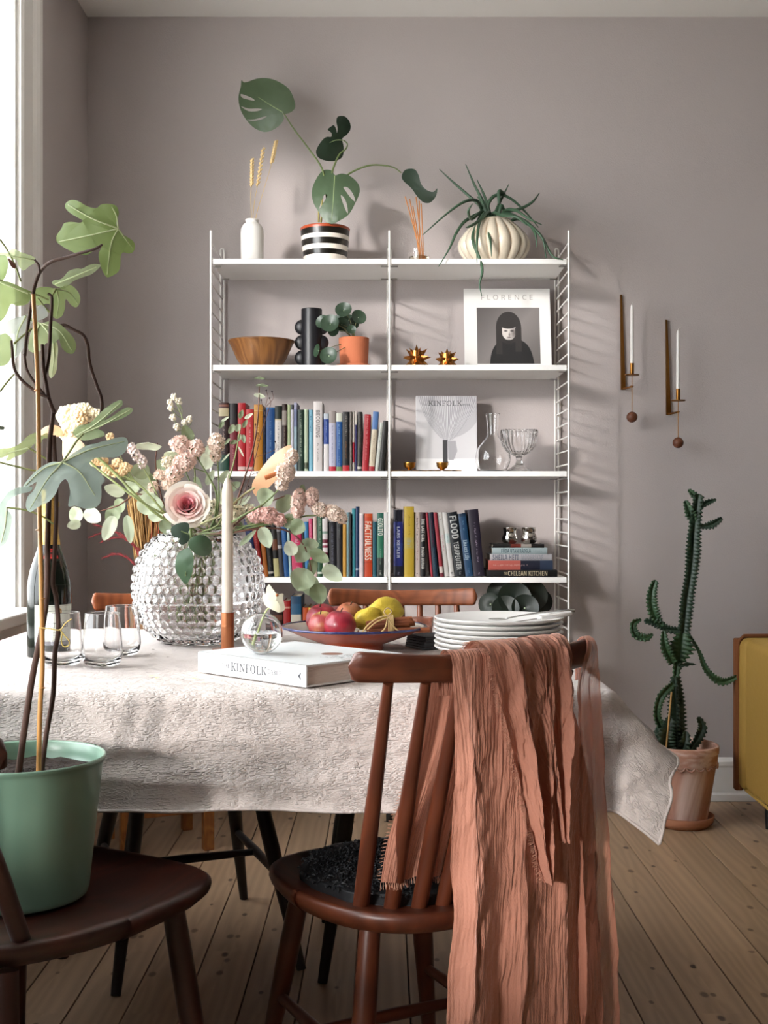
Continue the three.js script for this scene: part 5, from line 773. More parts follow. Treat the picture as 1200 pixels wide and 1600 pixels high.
  fruit('apple', 'dark red apple at the left rear of the dish', 'apple', 503, 967, 2.435, 0.033, red, 0.2, 0.2, appleGeo, 'apples in the dish');
  fruit('apple', 'small scrap of red apple showing between the others', 'apple', 529, 965, 2.475, 0.026, red, 0.3, -0.3, appleGeo, 'apples in the dish');
  fruit('apple', 'brownish russet apple behind the large red one', 'apple', 546, 962, 2.41, 0.029, rus, 0.35, -0.1, appleGeo, 'apples in the dish');
  const quince = (() => { const g = new THREE.SphereGeometry(1, 48, 36), p = g.attributes.position; for (let i = 0; i < p.count; i++) { const v = V(p.getX(i), p.getY(i), p.getZ(i)), a = Math.atan2(v.y, v.z), k = 1 + 0.09 * Math.cos(a * 4 + 1) * (1 - v.x * v.x) + 0.06 * noise.noise(v.x * 2, v.y * 2, v.z * 2); const end = Math.pow(Math.abs(v.x), 6); p.setXYZ(i, v.x * 1.32 * k * (1 + 0.1 * end), v.y * k, v.z * k); } g.computeVertexNormals(); return g; })();
  const yl = phys(0xd9bd3f, 0.5, { bumpMap: fineNoise, bumpScale: 0.0012, clearcoat: 0.1 });
  fruit('quince', 'big knobbly yellow quince at the top right of the dish', 'quince', 601, 957, 2.43, 0.030, yl, 0, 0.12, quince, 'quinces in the dish'); fruit('quince', 'yellow quince at the front right of the big one, behind the cinnamon', 'quince', 577, 967, 2.395, 0.024, yl, 0.4, -0.25, quince, 'quinces in the dish');
  // bundle of cinnamon sticks tied with twine
  const cb = thing('cinnamon_bundle', 'bundle of cinnamon sticks tied with twine on the rim of the fruit dish', 'cinnamon', at(610, 977, 2.36)), cc = cb.position, r = rng(12), cin = std(0xffffff, 0.8, { map: woodTexture([150, 84, 46], [96, 48, 26], 61) });
  for (let i = 0; i < 8; i++) { const y = (i % 4) * 4.2 - 6, z = (i < 4 ? -0.008 : 0.006), x1 = i === 3 ? 64 : i === 6 ? 40 : 28 + 12 * r(); const a = at(572 + 8 * r(), 980 + y * 0.9, 2.36 + z).sub(cc), b = at(610 + x1 * 0.95, 975 + y * 0.8 + (i === 3 ? 4 : -3), 2.36 + z + 0.01).sub(cc); const g = mergeVertices(tube([a, a.clone().lerp(b, 0.5).add(V(0, 0.001, 0)), b], 0.0052, 12, 10)); part(cb, 'stick', g, cin); }
  const tw = std(0xb79a6a, 0.9); for (let i = 0; i < 4; i++) part(cb, 'twine', new THREE.TorusGeometry(0.0185, 0.0016, 6, 28).scale(0.75, 1, 1).rotateY(Math.PI / 2 + 0.1).translate((i - 1.5) * 0.003, 0.001, 0.0), tw);
  for (const P of [[[604, 962], [590, 966], [572, 980], [566, 992], [580, 994], [600, 984], [606, 966]], [[606, 962], [612, 956], [606, 950], [600, 956], [606, 964]], [[606, 966], [616, 980], [628, 990]], [[604, 966], [588, 972], [574, 984]]]) part(cb, 'twine_bow', tube(path3(cc, P, 2.325), 0.0017, 6), tw);
}
{ // stack of seven plates with cutlery on top, and the dark coasters behind it
  const o = onTable(779, 2.3), R = 0.1235, plate = lathe([[0, 0.0015], [0.06, 0.0015], [0.066, 0], [0.07, 0.001], [0.074, 0.004], [0.1, 0.009], [0.118, 0.0165], [0.1235, 0.0205], [0.1235, 0.0222], [0.121, 0.0226], [0.114, 0.0198], [0.098, 0.0132], [0.076, 0.0085], [0.066, 0.0065], [0, 0.006]], 96), white = phys(0xebe8e5, 0.28, { clearcoat: 0.4, clearcoatRoughness: 0.15 }), r = rng(3);
  const names = ['lowest', 'second from the bottom', 'third from the bottom', 'middle', 'third from the top', 'second from the top', 'topmost'];
  for (let i = 0; i < 7; i++) { const t = thing('plate', `white dinner plate, ${names[i]} of the stack of seven on the cloth`, 'plate', V(o.x + 0.002 * (r() - 0.5), o.y + 0.0008 + i * 0.0092, o.z + 0.002 * (r() - 0.5)), 'stacked white plates'); part(t, 'body', plate, white); }
  const y = o.y + 6 * 0.0092 + 0.024;
  const bend = (pts) => pts.map(([x, h, z]) => V(x, h, z));
  const k = thing('table_knife', 'steel knife with a pale handle lying across the top plate', 'knife', V(o.x + 0.045, y - 0.004, o.z + 0.055)); k.rotation.y = 0.42;
  part(k, 'blade', new THREE.ExtrudeGeometry(new THREE.Shape([[-0.075, -0.004], [-0.06, -0.008], [0.03, -0.007], [0.03, 0.006], [-0.05, 0.006]].map(([a, b]) => new THREE.Vector2(a, b))), { depth: 0.0012, bevelEnabled: false }).rotateX(-Math.PI / 2).rotateZ(0.10).translate(0, -0.001, 0), M.steel); part(k, 'handle', new RoundedBoxGeometry(0.072, 0.009, 0.016, 4, 0.004).rotateZ(0.1).translate(0.064, 0.0065, 0), phys(0xf0ece8, 0.25, { clearcoat: 0.5 }));
  const f = thing('teaspoon', 'small steel spoon with its handle past the top plate rim', 'spoon', V(o.x + 0.062, y + 0.003, o.z + 0.012)); f.rotation.y = 0.22;
  part(f, 'handle', tube([[-0.05, -0.006, 0], [0, 0.0015, 0], [0.06, 0.006, 0], [0.086, 0.006, 0]], [0.0015, 0.0018, 0.0026, 0.0036], 8), M.steel); part(f, 'bowl', new THREE.SphereGeometry(0.013, 20, 12, 0, 6.2832, 1.57, 1.57).scale(1.5, 0.3, 1).translate(-0.066, -0.006, 0), M.steel);
  const q = V(sx(672, 2.47), CT, -2.47), dk = std(0x3a3c40, 0.7), names2 = ['lowest', 'second', 'third', 'fourth', 'topmost'];
  for (let i = 0; i < 5; i++) { const t = thing('coaster', `dark grey square coaster, ${names2[i]} from the cloth in the stack left of the plates`, 'coaster', V(q.x + 0.001 * i, q.y + 0.0002 + i * 0.0052, q.z), 'stacked grey coasters'); t.rotation.y = 0.5 + 0.03 * (i % 2); part(t, 'slate', box(0, 0.0024, 0, 0.075, 0.0048, 0.075, 0.001), dk); }
  const tl = V(sx(660, 2.6), CT, -2.6), g = thing('tealight_glass', 'small pinkish glass tealight holder half hidden behind the fruit dish', 'candle holder', tl);
  part(g, 'glass_body', lathe([[0, 0], [0.018, 0], [0.021, 0.004], [0.024, 0.05], [0.0225, 0.05], [0.02, 0.008], [0, 0.006]], 12), phys(0xe8b9a8, 0.1, { transmission: 0.8, thickness: 0.003 })); part(g, 'wax', lathe([[0, 0.0065], [0.0185, 0.0065], [0.0205, 0.03], [0, 0.03]], 12), std(0xf1e3da, 0.6));
}
{ // fallen petals on the cloth
  const where = ['beside the cookbook corner', 'left of the cookbook, largest of its pair', 'left of the cookbook, smaller of its pair', 'further left of the cookbook', 'left of the glass vase foot', 'furthest left near the tumblers', 'just left of the vase foot', 'in front of the cookbook spine'];
  const g = sheet([[0, -0.006], [0.004, -0.002], [0.0042, 0.004], [0, 0.007], [-0.004, 0.004], [-0.0045, -0.002]], (x, y) => 25 * (x * x + y * y) , 0.004), m = std(0xe4dcae, 0.8), dk = std(0x5d5a44, 0.8);
  for (const [i, [px, py, s, k]] of [[306, 1062, 1.2, 0], [238, 1058, 1.0, 0], [246, 1061, 0.8, 0], [286, 1063, 0.6, 1], [240, 1016, 0.6, 1], [236, 1023, 0.5, 1], [262, 1028, 0.5, 1], [318, 1068, 0.8, 0]].entries()) { const d = 0.2785 * F / (py - 800), t = part(scene, 'fallen_petal', g, k ? dk : m); t.position.set(sx(px, d), CT + 0.0006, -d); t.scale.setScalar(s); t.rotation.set(-Math.PI / 2, 0, px); tag(t, (k ? 'dark dry petal scrap on the cloth ' : 'pale cream petal on the cloth ') + where[i], 'petal', 'fallen petals on the cloth'); }
}
// ---------- the fig tree in its green pot ----------
{
  const D = 1.71, pc = V(sx(33, D), 0.4805, -D);
  const pot = thing('green_pot', 'smooth mint green plant pot standing on the dark chair', 'pot', pc), mint = phys(0x72937f, 0.35, { clearcoat: 0.35, clearcoatRoughness: 0.25 });
  part(pot, 'body', lathe([[0, 0], [0.088, 0], [0.092, 0.003], [0.0945, 0.01], [0.1135, 0.186], [0.1175, 0.192], [0.1185, 0.196], [0.1165, 0.1985], [0.113, 0.196], [0.1095, 0.182], [0.1045, 0.14], [0, 0.138]], 72), mint);
  part(pot, 'soil', surface((u, v) => { const a = -u * 6.2832, r = v * 0.1085; return V(Math.cos(a) * r, 0.174 + 0.006 * fbm(Math.cos(a) * r * 40, Math.sin(a) * r * 40, 1) + 0.004 * noise.noise(Math.cos(a) * r * 160, Math.sin(a) * r * 160, 3), Math.sin(a) * r); }, 64, 20, true), M.soil);
  const tree = thing('fig_tree', 'young fig tree with big lobed pale green leaves in the mint green pot', 'tree', V(pc.x, pc.y + 0.15, pc.z)), c = tree.position;
  const bark = std(0x4a3228, 0.75, { bumpMap: fineNoise, bumpScale: 0.002 }), A = (l) => pxPts(l, 4.573, 0, 300), B = (l) => pxPts(l, 4.573, 0, 600), T = (pts, r, d = D, name = 'stem') => part(tree, name, tube(pts.map(([x, y, e = 0]) => at(x, y, d + e).sub(c)), r.map((q) => q * 0.62), 9, pts.length * 8), bark);
  T([[28, 1215], [38, 1140], [52, 1050], [66, 980], [73, 930], [74, 860], [76, 780], [77, 700], [80, 670], [84, 640]], [0.0078, 0.0075, 0.007, 0.0068, 0.0064, 0.0058, 0.005]);
  T([[64, 1215], [72, 1150], [83, 1085], [86, 1020], [91, 985], [87, 930], [83, 915], [85, 870], [88, 800], [87, 740], [84, 680]], [0.006, 0.0058, 0.0055, 0.005, 0.0045]);
  T([[84, 645], [76, 622], [72, 600], [68, 575], [66, 538]], [0.0052, 0.0048, 0.0045, 0.004], D - 0.005, 'branch');
  T([[76, 622], [50, 608], [24, 580], [19, 545], [18, 532]], [0.004, 0.0038, 0.0036, 0.003], D - 0.01, 'branch');
  T([[70, 618], [52, 595], [42, 578], [38, 553]], [0.0036, 0.0034, 0.003], D + 0.02, 'branch'); T([[69, 590], [76, 560], [79, 505], [81, 475], [80, 462], [75, 459]], [0.0042, 0.0042, 0.0038, 0.003], D, 'branch');
  T([[39, 556, 0.025], [41, 530, 0.03], [45, 500, 0.03], [50, 470, 0.03], [54, 448, 0.03], [62, 426, 0.02], [80, 409], [104, 402, -0.01], [124, 396, -0.02], [150, 388, -0.03], [160, 382, -0.03]], [0.0036, 0.004, 0.0042, 0.0042, 0.0036, 0.0026], D, 'branch'); T([[62, 427], [60, 414], [54, 406]], [0.0032, 0.003, 0.0024], D, 'branch');
  T([[78, 535, 0.0], [84, 520], [98, 508], [116, 516], [130, 524], [137, 540], [139, 562], [144, 582], [151, 602], [158, 622], [159, 640], [156, 654]], [0.0036, 0.0038, 0.0042, 0.0042, 0.0042, 0.004, 0.0042, 0.0044], D + 0.02, 'branch');
  const green = (h, t = 0.35) => phys(h, 0.6, { transmission: t, thickness: 0, bumpMap: fineNoise, bumpScale: 0.0006 });
  const veinM = std(0xc3cda0, 0.6), leafy = (pts, d, tilt, cup, mat, veins = [], holes = []) => { const m = part(tree, 'leaf', tracedLeaf(c, pts, d, tilt, cup, holes, 0.013, 0.004), mat); m.userData.d = d; const cx = pts.reduce((a, p) => a + p[0], 0) / pts.length, cy = pts.reduce((a, p) => a + p[1], 0) / pts.length, R = Math.max(...pts.map(([x, y]) => Math.hypot(x - cx, y - cy))) * d / F; for (const w of veins) { const v = new THREE.CatmullRomCurve3(w.map(([x, y]) => V(x, y, 0)), false, 'centripetal').getPoints(9).map((p) => [p.x, p.y]); part(m, 'vein', tube(v.map(([x, y]) => { const X = (x - cx) * d / F, Y = -(y - cy) * d / F, z = tilt[0] * X + tilt[1] * Y - cup * (X * X + Y * Y) / R; return at(x, y, d - z - 0.002).sub(c); }), [0.0013, 0.001, 0.0006], 5, 12), veinM); } return m; };
  const stalk = (pts, d) => part(tree, 'leaf_stalk', tube(pts.map(([x, y, e = 0]) => at(x, y, d + e).sub(c)), [0.0016, 0.0014], 6), std(0x8a9159, 0.6));
  leafy(A([[845, 262], [830, 225], [850, 150], [830, 100], [790, 86], [720, 90], [690, 115], [620, 100], [560, 65], [505, 58], [470, 80], [465, 110], [500, 150], [560, 185], [590, 205], [575, 218], [500, 212], [455, 225], [440, 260], [405, 310], [405, 355], [440, 385], [500, 420], [560, 445], [620, 450], [650, 435], [670, 410], [700, 390], [725, 390], [705, 440], [715, 510], [735, 570], [765, 610], [800, 600], [845, 570], [860, 520], [865, 450], [880, 432], [920, 440], [950, 430], [965, 385], [950, 350], [905, 320], [870, 295]]), 1.75, [0.15, 0.35], 0.28, green(0x8a9f5c), [A([[845, 262], [660, 190], [485, 90]]), A([[845, 262], [660, 305], [420, 355]]), A([[845, 265], [800, 350], [765, 590]]), A([[845, 258], [835, 180], [800, 105]]), A([[850, 268], [900, 340], [945, 400]])]);
  leafy(A([[370, 650], [385, 630], [430, 625], [460, 600], [490, 565], [560, 545], [580, 550], [640, 520], [700, 515], [720, 525], [690, 560], [650, 590], [590, 610], [520, 640], [470, 680], [420, 680]]), 1.77, [0.2, 1.0], 0.1, green(0xa3b088), [A([[395, 660], [540, 600], [690, 535]])]);
  leafy(A([[240, 700], [290, 680], [350, 680], [400, 690], [440, 680], [490, 660], [540, 690], [570, 740], [570, 790], [545, 825], [510, 810], [470, 765], [465, 830], [440, 890], [400, 905], [370, 880], [350, 800], [280, 810], [220, 790], [215, 750]]), 1.79, [-0.3, 0.2], 0.3, green(0xa9ba80), [A([[400, 690], [420, 780], [405, 890]]), A([[405, 690], [500, 720], [555, 800]])]);
  leafy([...A([[0, 640], [60, 640], [110, 660], [200, 710], [222, 745], [195, 800], [120, 812], [80, 800], [60, 840], [30, 900], [-30, 940]]), [-30, 490], [-32, 440]], 1.74, [0.2, 0.3], 0.3, green(0x9aac6e), [A([[200, 725], [110, 690], [-20, 640]])]);
  leafy(A([[20, 1000], [60, 920], [180, 880], [240, 840], [300, 805], [345, 880], [300, 910], [240, 930], [190, 1000], [180, 1080], [140, 1160], [100, 1195], [95, 1100], [100, 1020], [60, 1015]]), 1.76, [-0.1, 0.9], 0.2, green(0xdfe6e2, 0.3), [A([[185, 885], [130, 1000], [110, 1170]])]);
  leafy(A([[180, 905], [200, 885], [240, 910], [290, 935], [380, 920], [430, 945], [480, 990], [530, 1050], [545, 1110], [520, 1155], [480, 1150], [440, 1110], [420, 1050], [390, 1080], [330, 1080], [300, 1120], [250, 1150], [205, 1130], [205, 1070], [230, 980], [260, 940]]), 1.72, [0.2, -0.4], 0.35, green(0x9cac74), [A([[290, 938], [340, 1000], [370, 1080]]), A([[300, 938], [420, 990], [510, 1130]]), A([[285, 940], [250, 1040], [240, 1140]])]);
  leafy(A([[345, 1085], [400, 1070], [414, 1100], [410, 1200], [400, 1290], [365, 1330], [350, 1310], [358, 1200]]), 1.75, [0.6, 0.2], 0.1, green(0xc9cf9e, 0.5), [A([[385, 1080], [388, 1190], [372, 1310]])]);
  leafy([...A([[0, 1020], [40, 1010], [90, 1060], [80, 1180], [50, 1230], [0, 1245]]), [-20, 565], [-22, 530]], 1.73, [0.3, 0.2], 0.2, green(0x9fb07a));
  leafy([...A([[90, 405], [150, 430], [250, 470], [256, 500], [210, 530], [165, 562], [130, 520], [120, 490], [60, 470], [0, 455], [0, 430], [50, 435]])], 1.79, [0.1, 0.7], 0.2, green(0xc3cfa4, 0.5), [A([[245, 488], [150, 470], [40, 450]])]);
  leafy([...A([[0, 450], [40, 455], [60, 500], [50, 570], [30, 620], [0, 640]]), [-14, 430], [-12, 400]], 1.76, [0.4, 0.1], 0.2, green(0x93a76c));
  leafy(A([[55, 470], [85, 490], [115, 530], [108, 548], [85, 540], [65, 505]]), 1.77, [0.2, 0.1], 0.2, std(0x7a3b36, 0.6));
  leafy(B([[450, 560], [380, 555], [290, 595], [200, 680], [165, 735], [220, 725], [260, 700], [240, 760], [200, 800], [185, 880], [215, 915], [270, 880], [350, 840], [400, 780], [430, 710], [470, 680], [500, 760], [490, 840], [490, 875], [540, 870], [600, 890], [660, 890], [710, 860], [725, 790], [725, 720], [750, 690], [720, 640], [670, 600], [640, 565], [680, 530], [760, 525], [820, 525], [890, 490], [915, 420], [900, 385], [860, 380], [790, 395], [700, 420], [620, 440], [530, 490], [480, 530]]), 1.62, [0.1, -0.2], 0.3, green(0xb2c4b8, 0.4), [B([[450, 560], [560, 620], [680, 800]]), B([[455, 555], [640, 470], [890, 410]]), B([[445, 562], [340, 680], [215, 890]]), B([[445, 558], [320, 600], [180, 725]])]);
  leafy([...B([[0, 850], [60, 770], [150, 735], [230, 735], [220, 765], [130, 790], [60, 840], [45, 880], [85, 940], [70, 1060], [40, 1140], [0, 1165]]), [-20, 830], [-22, 800]], 1.64, [0.3, -0.1], 0.2, green(0xb0c2b6, 0.4), [B([[50, 880], [40, 1000], [10, 1130]])]);
  leafy(B([[520, 345], [560, 300], [640, 280], [720, 200], [800, 140], [870, 115], [875, 150], [810, 200], [740, 262], [800, 232], [860, 190], [920, 165], [950, 185], [920, 220], [840, 260], [760, 285], [700, 320], [740, 340], [745, 370], [680, 390], [600, 405], [550, 385]]), 1.68, [0.2, 0.3], 0.2, green(0xa3b686), [B([[545, 370], [680, 290], [860, 135]]), B([[545, 372], [740, 290], [930, 185]])]);
  leafy(B([[0, 465], [80, 455], [150, 420], [200, 370], [275, 345], [290, 370], [330, 350], [370, 370], [360, 390], [310, 390], [290, 430], [245, 460], [250, 425], [180, 490], [110, 520], [60, 550], [40, 545], [60, 510], [0, 530]]), 1.72, [0.1, 0.8], 0.1, green(0xb4c08c, 0.5), [B([[205, 455], [110, 480], [20, 500]])]);
  leafy([...B([[0, 300], [30, 305], [32, 320], [20, 328], [0, 325]]), [-12, 672], [-12, 664]], 1.7, [0, 0.4], 0.1, green(0x5b6350, 0.1));
  stalk([...A([[0, 630], [180, 700], [345, 770]])], 1.745); stalk(A([[270, 760], [340, 845], [355, 860]]), 1.765); stalk(A([[400, 690], [375, 735], [355, 760]]), 1.78); stalk(A([[100, 1085], [160, 1030], [230, 975]]), 1.74); stalk(A([[0, 1425], [50, 1360], [102, 1300]]), 1.75); stalk(A([[0, 340], [55, 420], [110, 530], [150, 640]]), 1.79);
  stalk(B([[450, 555], [500, 480], [550, 405], [600, 350]]), 1.66); stalk(B([[205, 455], [290, 510], [370, 560]]), 1.73); stalk(B([[0, 560], [120, 590], [260, 618], [340, 600]]), 1.70); stalk(B([[50, 882], [200, 905], [320, 955], [380, 1000]]), 1.70); stalk(A([[845, 262], [800, 330], [740, 385]]), 1.76);
  const st = thing('bamboo_stake', 'upright bamboo stake in the mint green pot, tied to the fig stems', 'stake', V(c.x, c.y - 0.02, c.z)), sc = st.position, cane = phys(0xc08a4c, 0.45, { clearcoat: 0.3 }), P = path3(sc, [[60, 1225], [63, 1100], [66, 1050], [64, 900], [61, 760], [59, 600], [52, 460]], D - 0.02);
  part(st, 'cane', tube(P, [0.0037, 0.0036, 0.0035, 0.0034, 0.0032, 0.003], 12), cane); for (const [x, y] of [[66, 1075], [66, 935], [61, 828], [58, 610]]) part(st, 'node', new THREE.TorusGeometry(0.0035, 0.001, 8, 20).rotateX(Math.PI / 2).translate(...at(x - (y < 700 ? 0 : 0.5), y, D - 0.02).sub(sc).toArray()), cane);
  const wire = thing('plant_tie', 'thin looped yellow wire tie around the fig stems and stake', 'wire', at(90, 985, D - 0.03)), wc = wire.position, wm = std(0xc9b15c, 0.5); part(wire, 'loop', tube(path3(wc, [[60, 981], [75, 982], [94, 984], [102, 974], [112, 967]], D - 0.032), 0.0009, 5), wm); part(wire, 'loop', tube(path3(wc, [[94, 984], [100, 992], [108, 1002], [107, 1009], [99, 1010], [96, 1002], [97, 990]], D - 0.032), 0.0009, 5), wm);
}
// ---------- the bouquet in the bubbled vase ----------
{
  const D = 2.5, r = rng(404), mouth = at(312, 842, 2.57), foot = at(305, 965, 2.57);
  const stemG = std(0x6f7d4e, 0.6), stemP = std(0x8f9a63, 0.6), twig = std(0x6a4436, 0.7);
  const eu = [0xb9c3a6, 0x9aa685, 0x7b8763, 0xd5dcc2, 0x667554].map((h) => phys(h, 0.65, { transmission: 0.25, thickness: 0 }));
  const rooted = (c, pts, d, k) => { const a = (k * 2.4) % 6.28, f = foot.clone().add(V(0.03 * Math.cos(a), 0.004 * k % 0.02, 0.03 * Math.sin(a))), m = mouth.clone().add(V(0.035 * Math.cos(a + 2.6), -0.004, 0.03 * Math.sin(a + 2.6))); return [f.sub(c), m.sub(c), ...path3(c, pts, d)]; };
  // leaf blade for eucalyptus: round with a short point, folded a little along its rib
  const euLeaf = surface((u, v) => { const w = 0.5 * Math.pow(Math.sin(Math.PI * Math.pow(v, 0.8)), 0.62), x = (u * 2 - 1) * w, q = V(x, v, 0.22 * Math.abs(x) - 0.12 * Math.sin(v * 3.1) + 0.03 * Math.sin(v * 9 + x * 5)); return q; }, 10, 14);
  const blade = (t, name, px, py, len, wid, ang, tone, d, pitch = 0.2, roll = 0) => {   // ang: direction of the tip in the picture, degrees clockwise from up
    const l = part(t, name, euLeaf, eu[tone]); const m = d / F, a = ang * Math.PI / 180; l.position.copy(at(px - Math.sin(a) * len / 2, py + Math.cos(a) * len / 2, d).sub(t.position)); l.scale.set(wid * m, len * m, wid * m * 1.1); l.rotation.set(0, 0, 0); l.rotateZ(-a); l.rotateX(pitch); l.rotateY(roll); return l;
  };
  // 1 rose: petals wound in a spiral, loosening outwards
  {
    const o = at(292, 790, 2.44), t = thing('rose', 'pale pink rose in full bloom at the front of the bouquet', 'flower', o), R = 0.039, head = new THREE.Group(), pinks = [0xea8f9a, 0xf8b8ba, 0xfedbd4, 0xffeee4, 0xfff6e8].map((h) => phys(h, 0.6, { transmission: 0.12, thickness: 0 }));
    const q = new THREE.Quaternion().setFromEuler(new THREE.Euler(1.28, 0.1, -0.18));
    const petal = (rad, h, width, flare, curl) => surface((u, v) => { const a = (u - 0.5) * width, edge = 1 - 0.22 * Math.pow(Math.abs(u * 2 - 1), 3), y = v * h * edge, rr = rad * (0.45 + 0.55 * Math.pow(v, 0.6)) + flare * Math.pow(v, 3) ; const k = Math.pow(v, 6) * curl; return V(Math.sin(a) * (rr + k), y - k * 0.6, Math.cos(a) * (rr + k)); }, 14, 10);
    const N = 27; for (let i = 0; i < N; i++) { const f = i / (N - 1), rad = R * (0.07 + 0.86 * Math.pow(f, 1.05)), h = R * (1.18 - 0.12 * f), g = petal(rad, h, lerp(2.6, 1.75, f), R * 0.14 * f * f, R * 0.24 * f), tone = Math.min(4, Math.floor(f * 4.2 + 0.5 * r())); const m = part(t, 'petal', g, pinks[tone]); const tw = new THREE.Quaternion().setFromAxisAngle(V(0, 1, 0), i * 2.399 + 0.2 * r()); m.quaternion.copy(q).multiply(tw); m.position.set(0, -R * 0.6, 0).applyQuaternion(q); }
    part(t, 'sepal', lathe([[0, 0], [R * 0.3, R * 0.02], [R * 0.5, R * 0.14], [0.002, R * 0.1]], 16).applyQuaternion(q).translate(0, -R * 0.2, -R * 0.62), stemG);
    part(t, 'stem', tube([V(0, -0.012, -0.026), ...path3(o, [[299, 850, 0.05], [294, 905, 0.06], [291, 930, 0.07], [285, 962, 0.08]], 2.44)], [0.0032, 0.0036, 0.0042], 9, 20), stemG);
    const L = (p) => pxPts(p, 4.286, 200, 800), dark = leafGreen(0x3f5a3d), dark2 = leafGreen(0x2f4436);
    part(t, 'leaf', tracedLeaf(o, L([[385, 245], [340, 270], [318, 330], [320, 390], [345, 440], [385, 482], [410, 460], [430, 400], [440, 320], [430, 270], [405, 240]]), 2.40, [0.4, 0.2], 0.2), dark); part(t, 'leaf', tracedLeaf(o, L([[410, 190], [450, 160], [500, 155], [545, 180], [562, 220], [555, 270], [520, 295], [470, 290], [430, 260], [405, 225]]), 2.39, [-0.3, 0.3], 0.3), dark); part(t, 'leaf', tracedLeaf(o, L([[288, 110], [330, 78], [400, 72], [412, 110], [395, 150], [340, 175], [298, 160]]), 2.41, [0.2, 0.6], 0.2), dark2); part(t, 'leaf', tracedLeaf(o, L([[340, 190], [380, 150], [412, 150], [408, 190], [380, 215], [345, 215]]), 2.42, [0.1, 0.8], 0.2), dark2);
    for (const P of [[[300, 840], [292, 856], [290, 900]], [[304, 842], [308, 846]], [[296, 835], [283, 830]]]) part(t, 'leaf_stalk', tube(path3(o, P, 2.405), 0.0013, 6), stemG);
  }
  // 2 peach anthuriums
  const peach = phys(0xe9b489, 0.4, { transmission: 0.2, thickness: 0, clearcoat: 0.25 });
  {
    const o = at(425, 735, 2.42), t = thing('anthurium', 'peach anthurium with a pointed heart-shaped spathe right of the tall candle', 'flower', o);
    part(t, 'spathe', tracedLeaf(o, [[455, 695], [440, 701], [425, 712], [412, 727], [402, 741], [394, 756], [395, 768], [402, 776], [413, 768], [425, 757], [436, 746], [447, 728], [453, 710]], 2.42, [0.7, 0.25], 0.35, [], 0.008), peach);
    part(t, 'spadix', tube(path3(o, [[414, 747], [424, 743], [437, 737]], 2.385), [0.0048, 0.005, 0.0032], 10, 12), std(0xb0602c, 0.6)); part(t, 'stem', tube(rooted(o, [[352, 800], [378, 775], [398, 762]], 2.44, 3), [0.0026, 0.0024, 0.0022], 8), std(0xb9b487, 0.6));
  }
  {
    const o = at(112, 690, 2.42), t = thing('anthurium', 'second anthurium with pale peach spathe half hidden by the fig leaves at the left', 'flower', o), L = (p) => pxPts(p, 4.573, 0, 600);
    part(t, 'spathe', tracedLeaf(o, L([[285, 340], [330, 302], [400, 295], [440, 320], [452, 368], [400, 376], [330, 372], [286, 360]]), 2.43, [0.2, 0.5], 0.2, [], 0.01), peach); part(t, 'spathe', tracedLeaf(o, L([[455, 385], [500, 380], [560, 395], [605, 440], [560, 490], [480, 545], [452, 530], [446, 460]]), 2.42, [0.3, 0.2], 0.25, [], 0.01), phys(0xecc9ae, 0.45, { transmission: 0.2, thickness: 0 }));
    part(t, 'stem', tube(rooted(o, [[230, 790], [150, 730], [118, 700]], 2.45, 9), [0.0026, 0.0022], 8), stemP);
  }
  // 3 flower heads made of hundreds of florets
  const floret = (() => { const gs = []; for (let k = 0; k < 5; k++) { const a = k / 5 * 6.2832; gs.push(surface((u, v) => { const w = 0.42 * Math.sin(Math.PI * Math.min(0.93, v * 0.8 + 0.12)), x = (u * 2 - 1) * w, y = v; return V(Math.cos(a) * y - Math.sin(a) * x, Math.sin(a) * y + Math.cos(a) * x, 0.45 * v * v); }, 2, 2)); } return merge(gs); })();
  const bead = new THREE.IcosahedronGeometry(1, 1);
  function head(t, blobs, n, size, mat, shape, d, name = 'florets') {   // blobs: px, py, half width, half height, turn
    const gs = [], M4 = new THREE.Matrix4(), Q = new THREE.Quaternion();
    const area = blobs.reduce((a, b) => a + b[2] * b[3], 0);
    for (const [px, py, rx, ry, turn = 0] of blobs) { const m = d / F, c = at(px, py, d).sub(t.position), cnt = Math.round(n * rx * ry / area), ca = Math.cos(-turn * Math.PI / 180), sa = Math.sin(-turn * Math.PI / 180); for (let i = 0; i < cnt; i++) { const z = 1 - 2 * (i + 0.5) / cnt, a = i * 2.39996, s = Math.sqrt(1 - z * z), k = 0.86 + 0.26 * r(); const e = V(s * Math.cos(a), s * Math.sin(a), z), x = e.x * rx * m * k, y = e.y * ry * m * k, zz = e.z * Math.min(rx, ry) * m * k; const n3 = V(e.x / rx, e.y / ry, e.z / Math.min(rx, ry)).normalize().add(V(r() - 0.5, r() - 0.5, r() - 0.5).multiplyScalar(0.7)).normalize(); n3.set(n3.x * ca - n3.y * sa, n3.x * sa + n3.y * ca, n3.z); Q.setFromUnitVectors(V(0, 0, 1), n3); M4.compose(V(c.x + x * ca - y * sa, c.y + x * sa + y * ca, c.z + zz), Q, V(1, 1, 1).multiplyScalar(size * (0.75 + 0.5 * r()))); gs.push(shape.clone().applyMatrix4(M4)); } }
    const h = part(t, name, merge(gs), mat); h.userData.kind = 'stuff'; return h;
  }
  const pink = [0xfce0d4, 0xfeeadc, 0xf8d0c6].map((h) => phys(h, 0.75, { transmission: 0.2, thickness: 0 })), cream = std(0xf6e9c8, 0.8), ochre = std(0xedcfa2, 0.8);
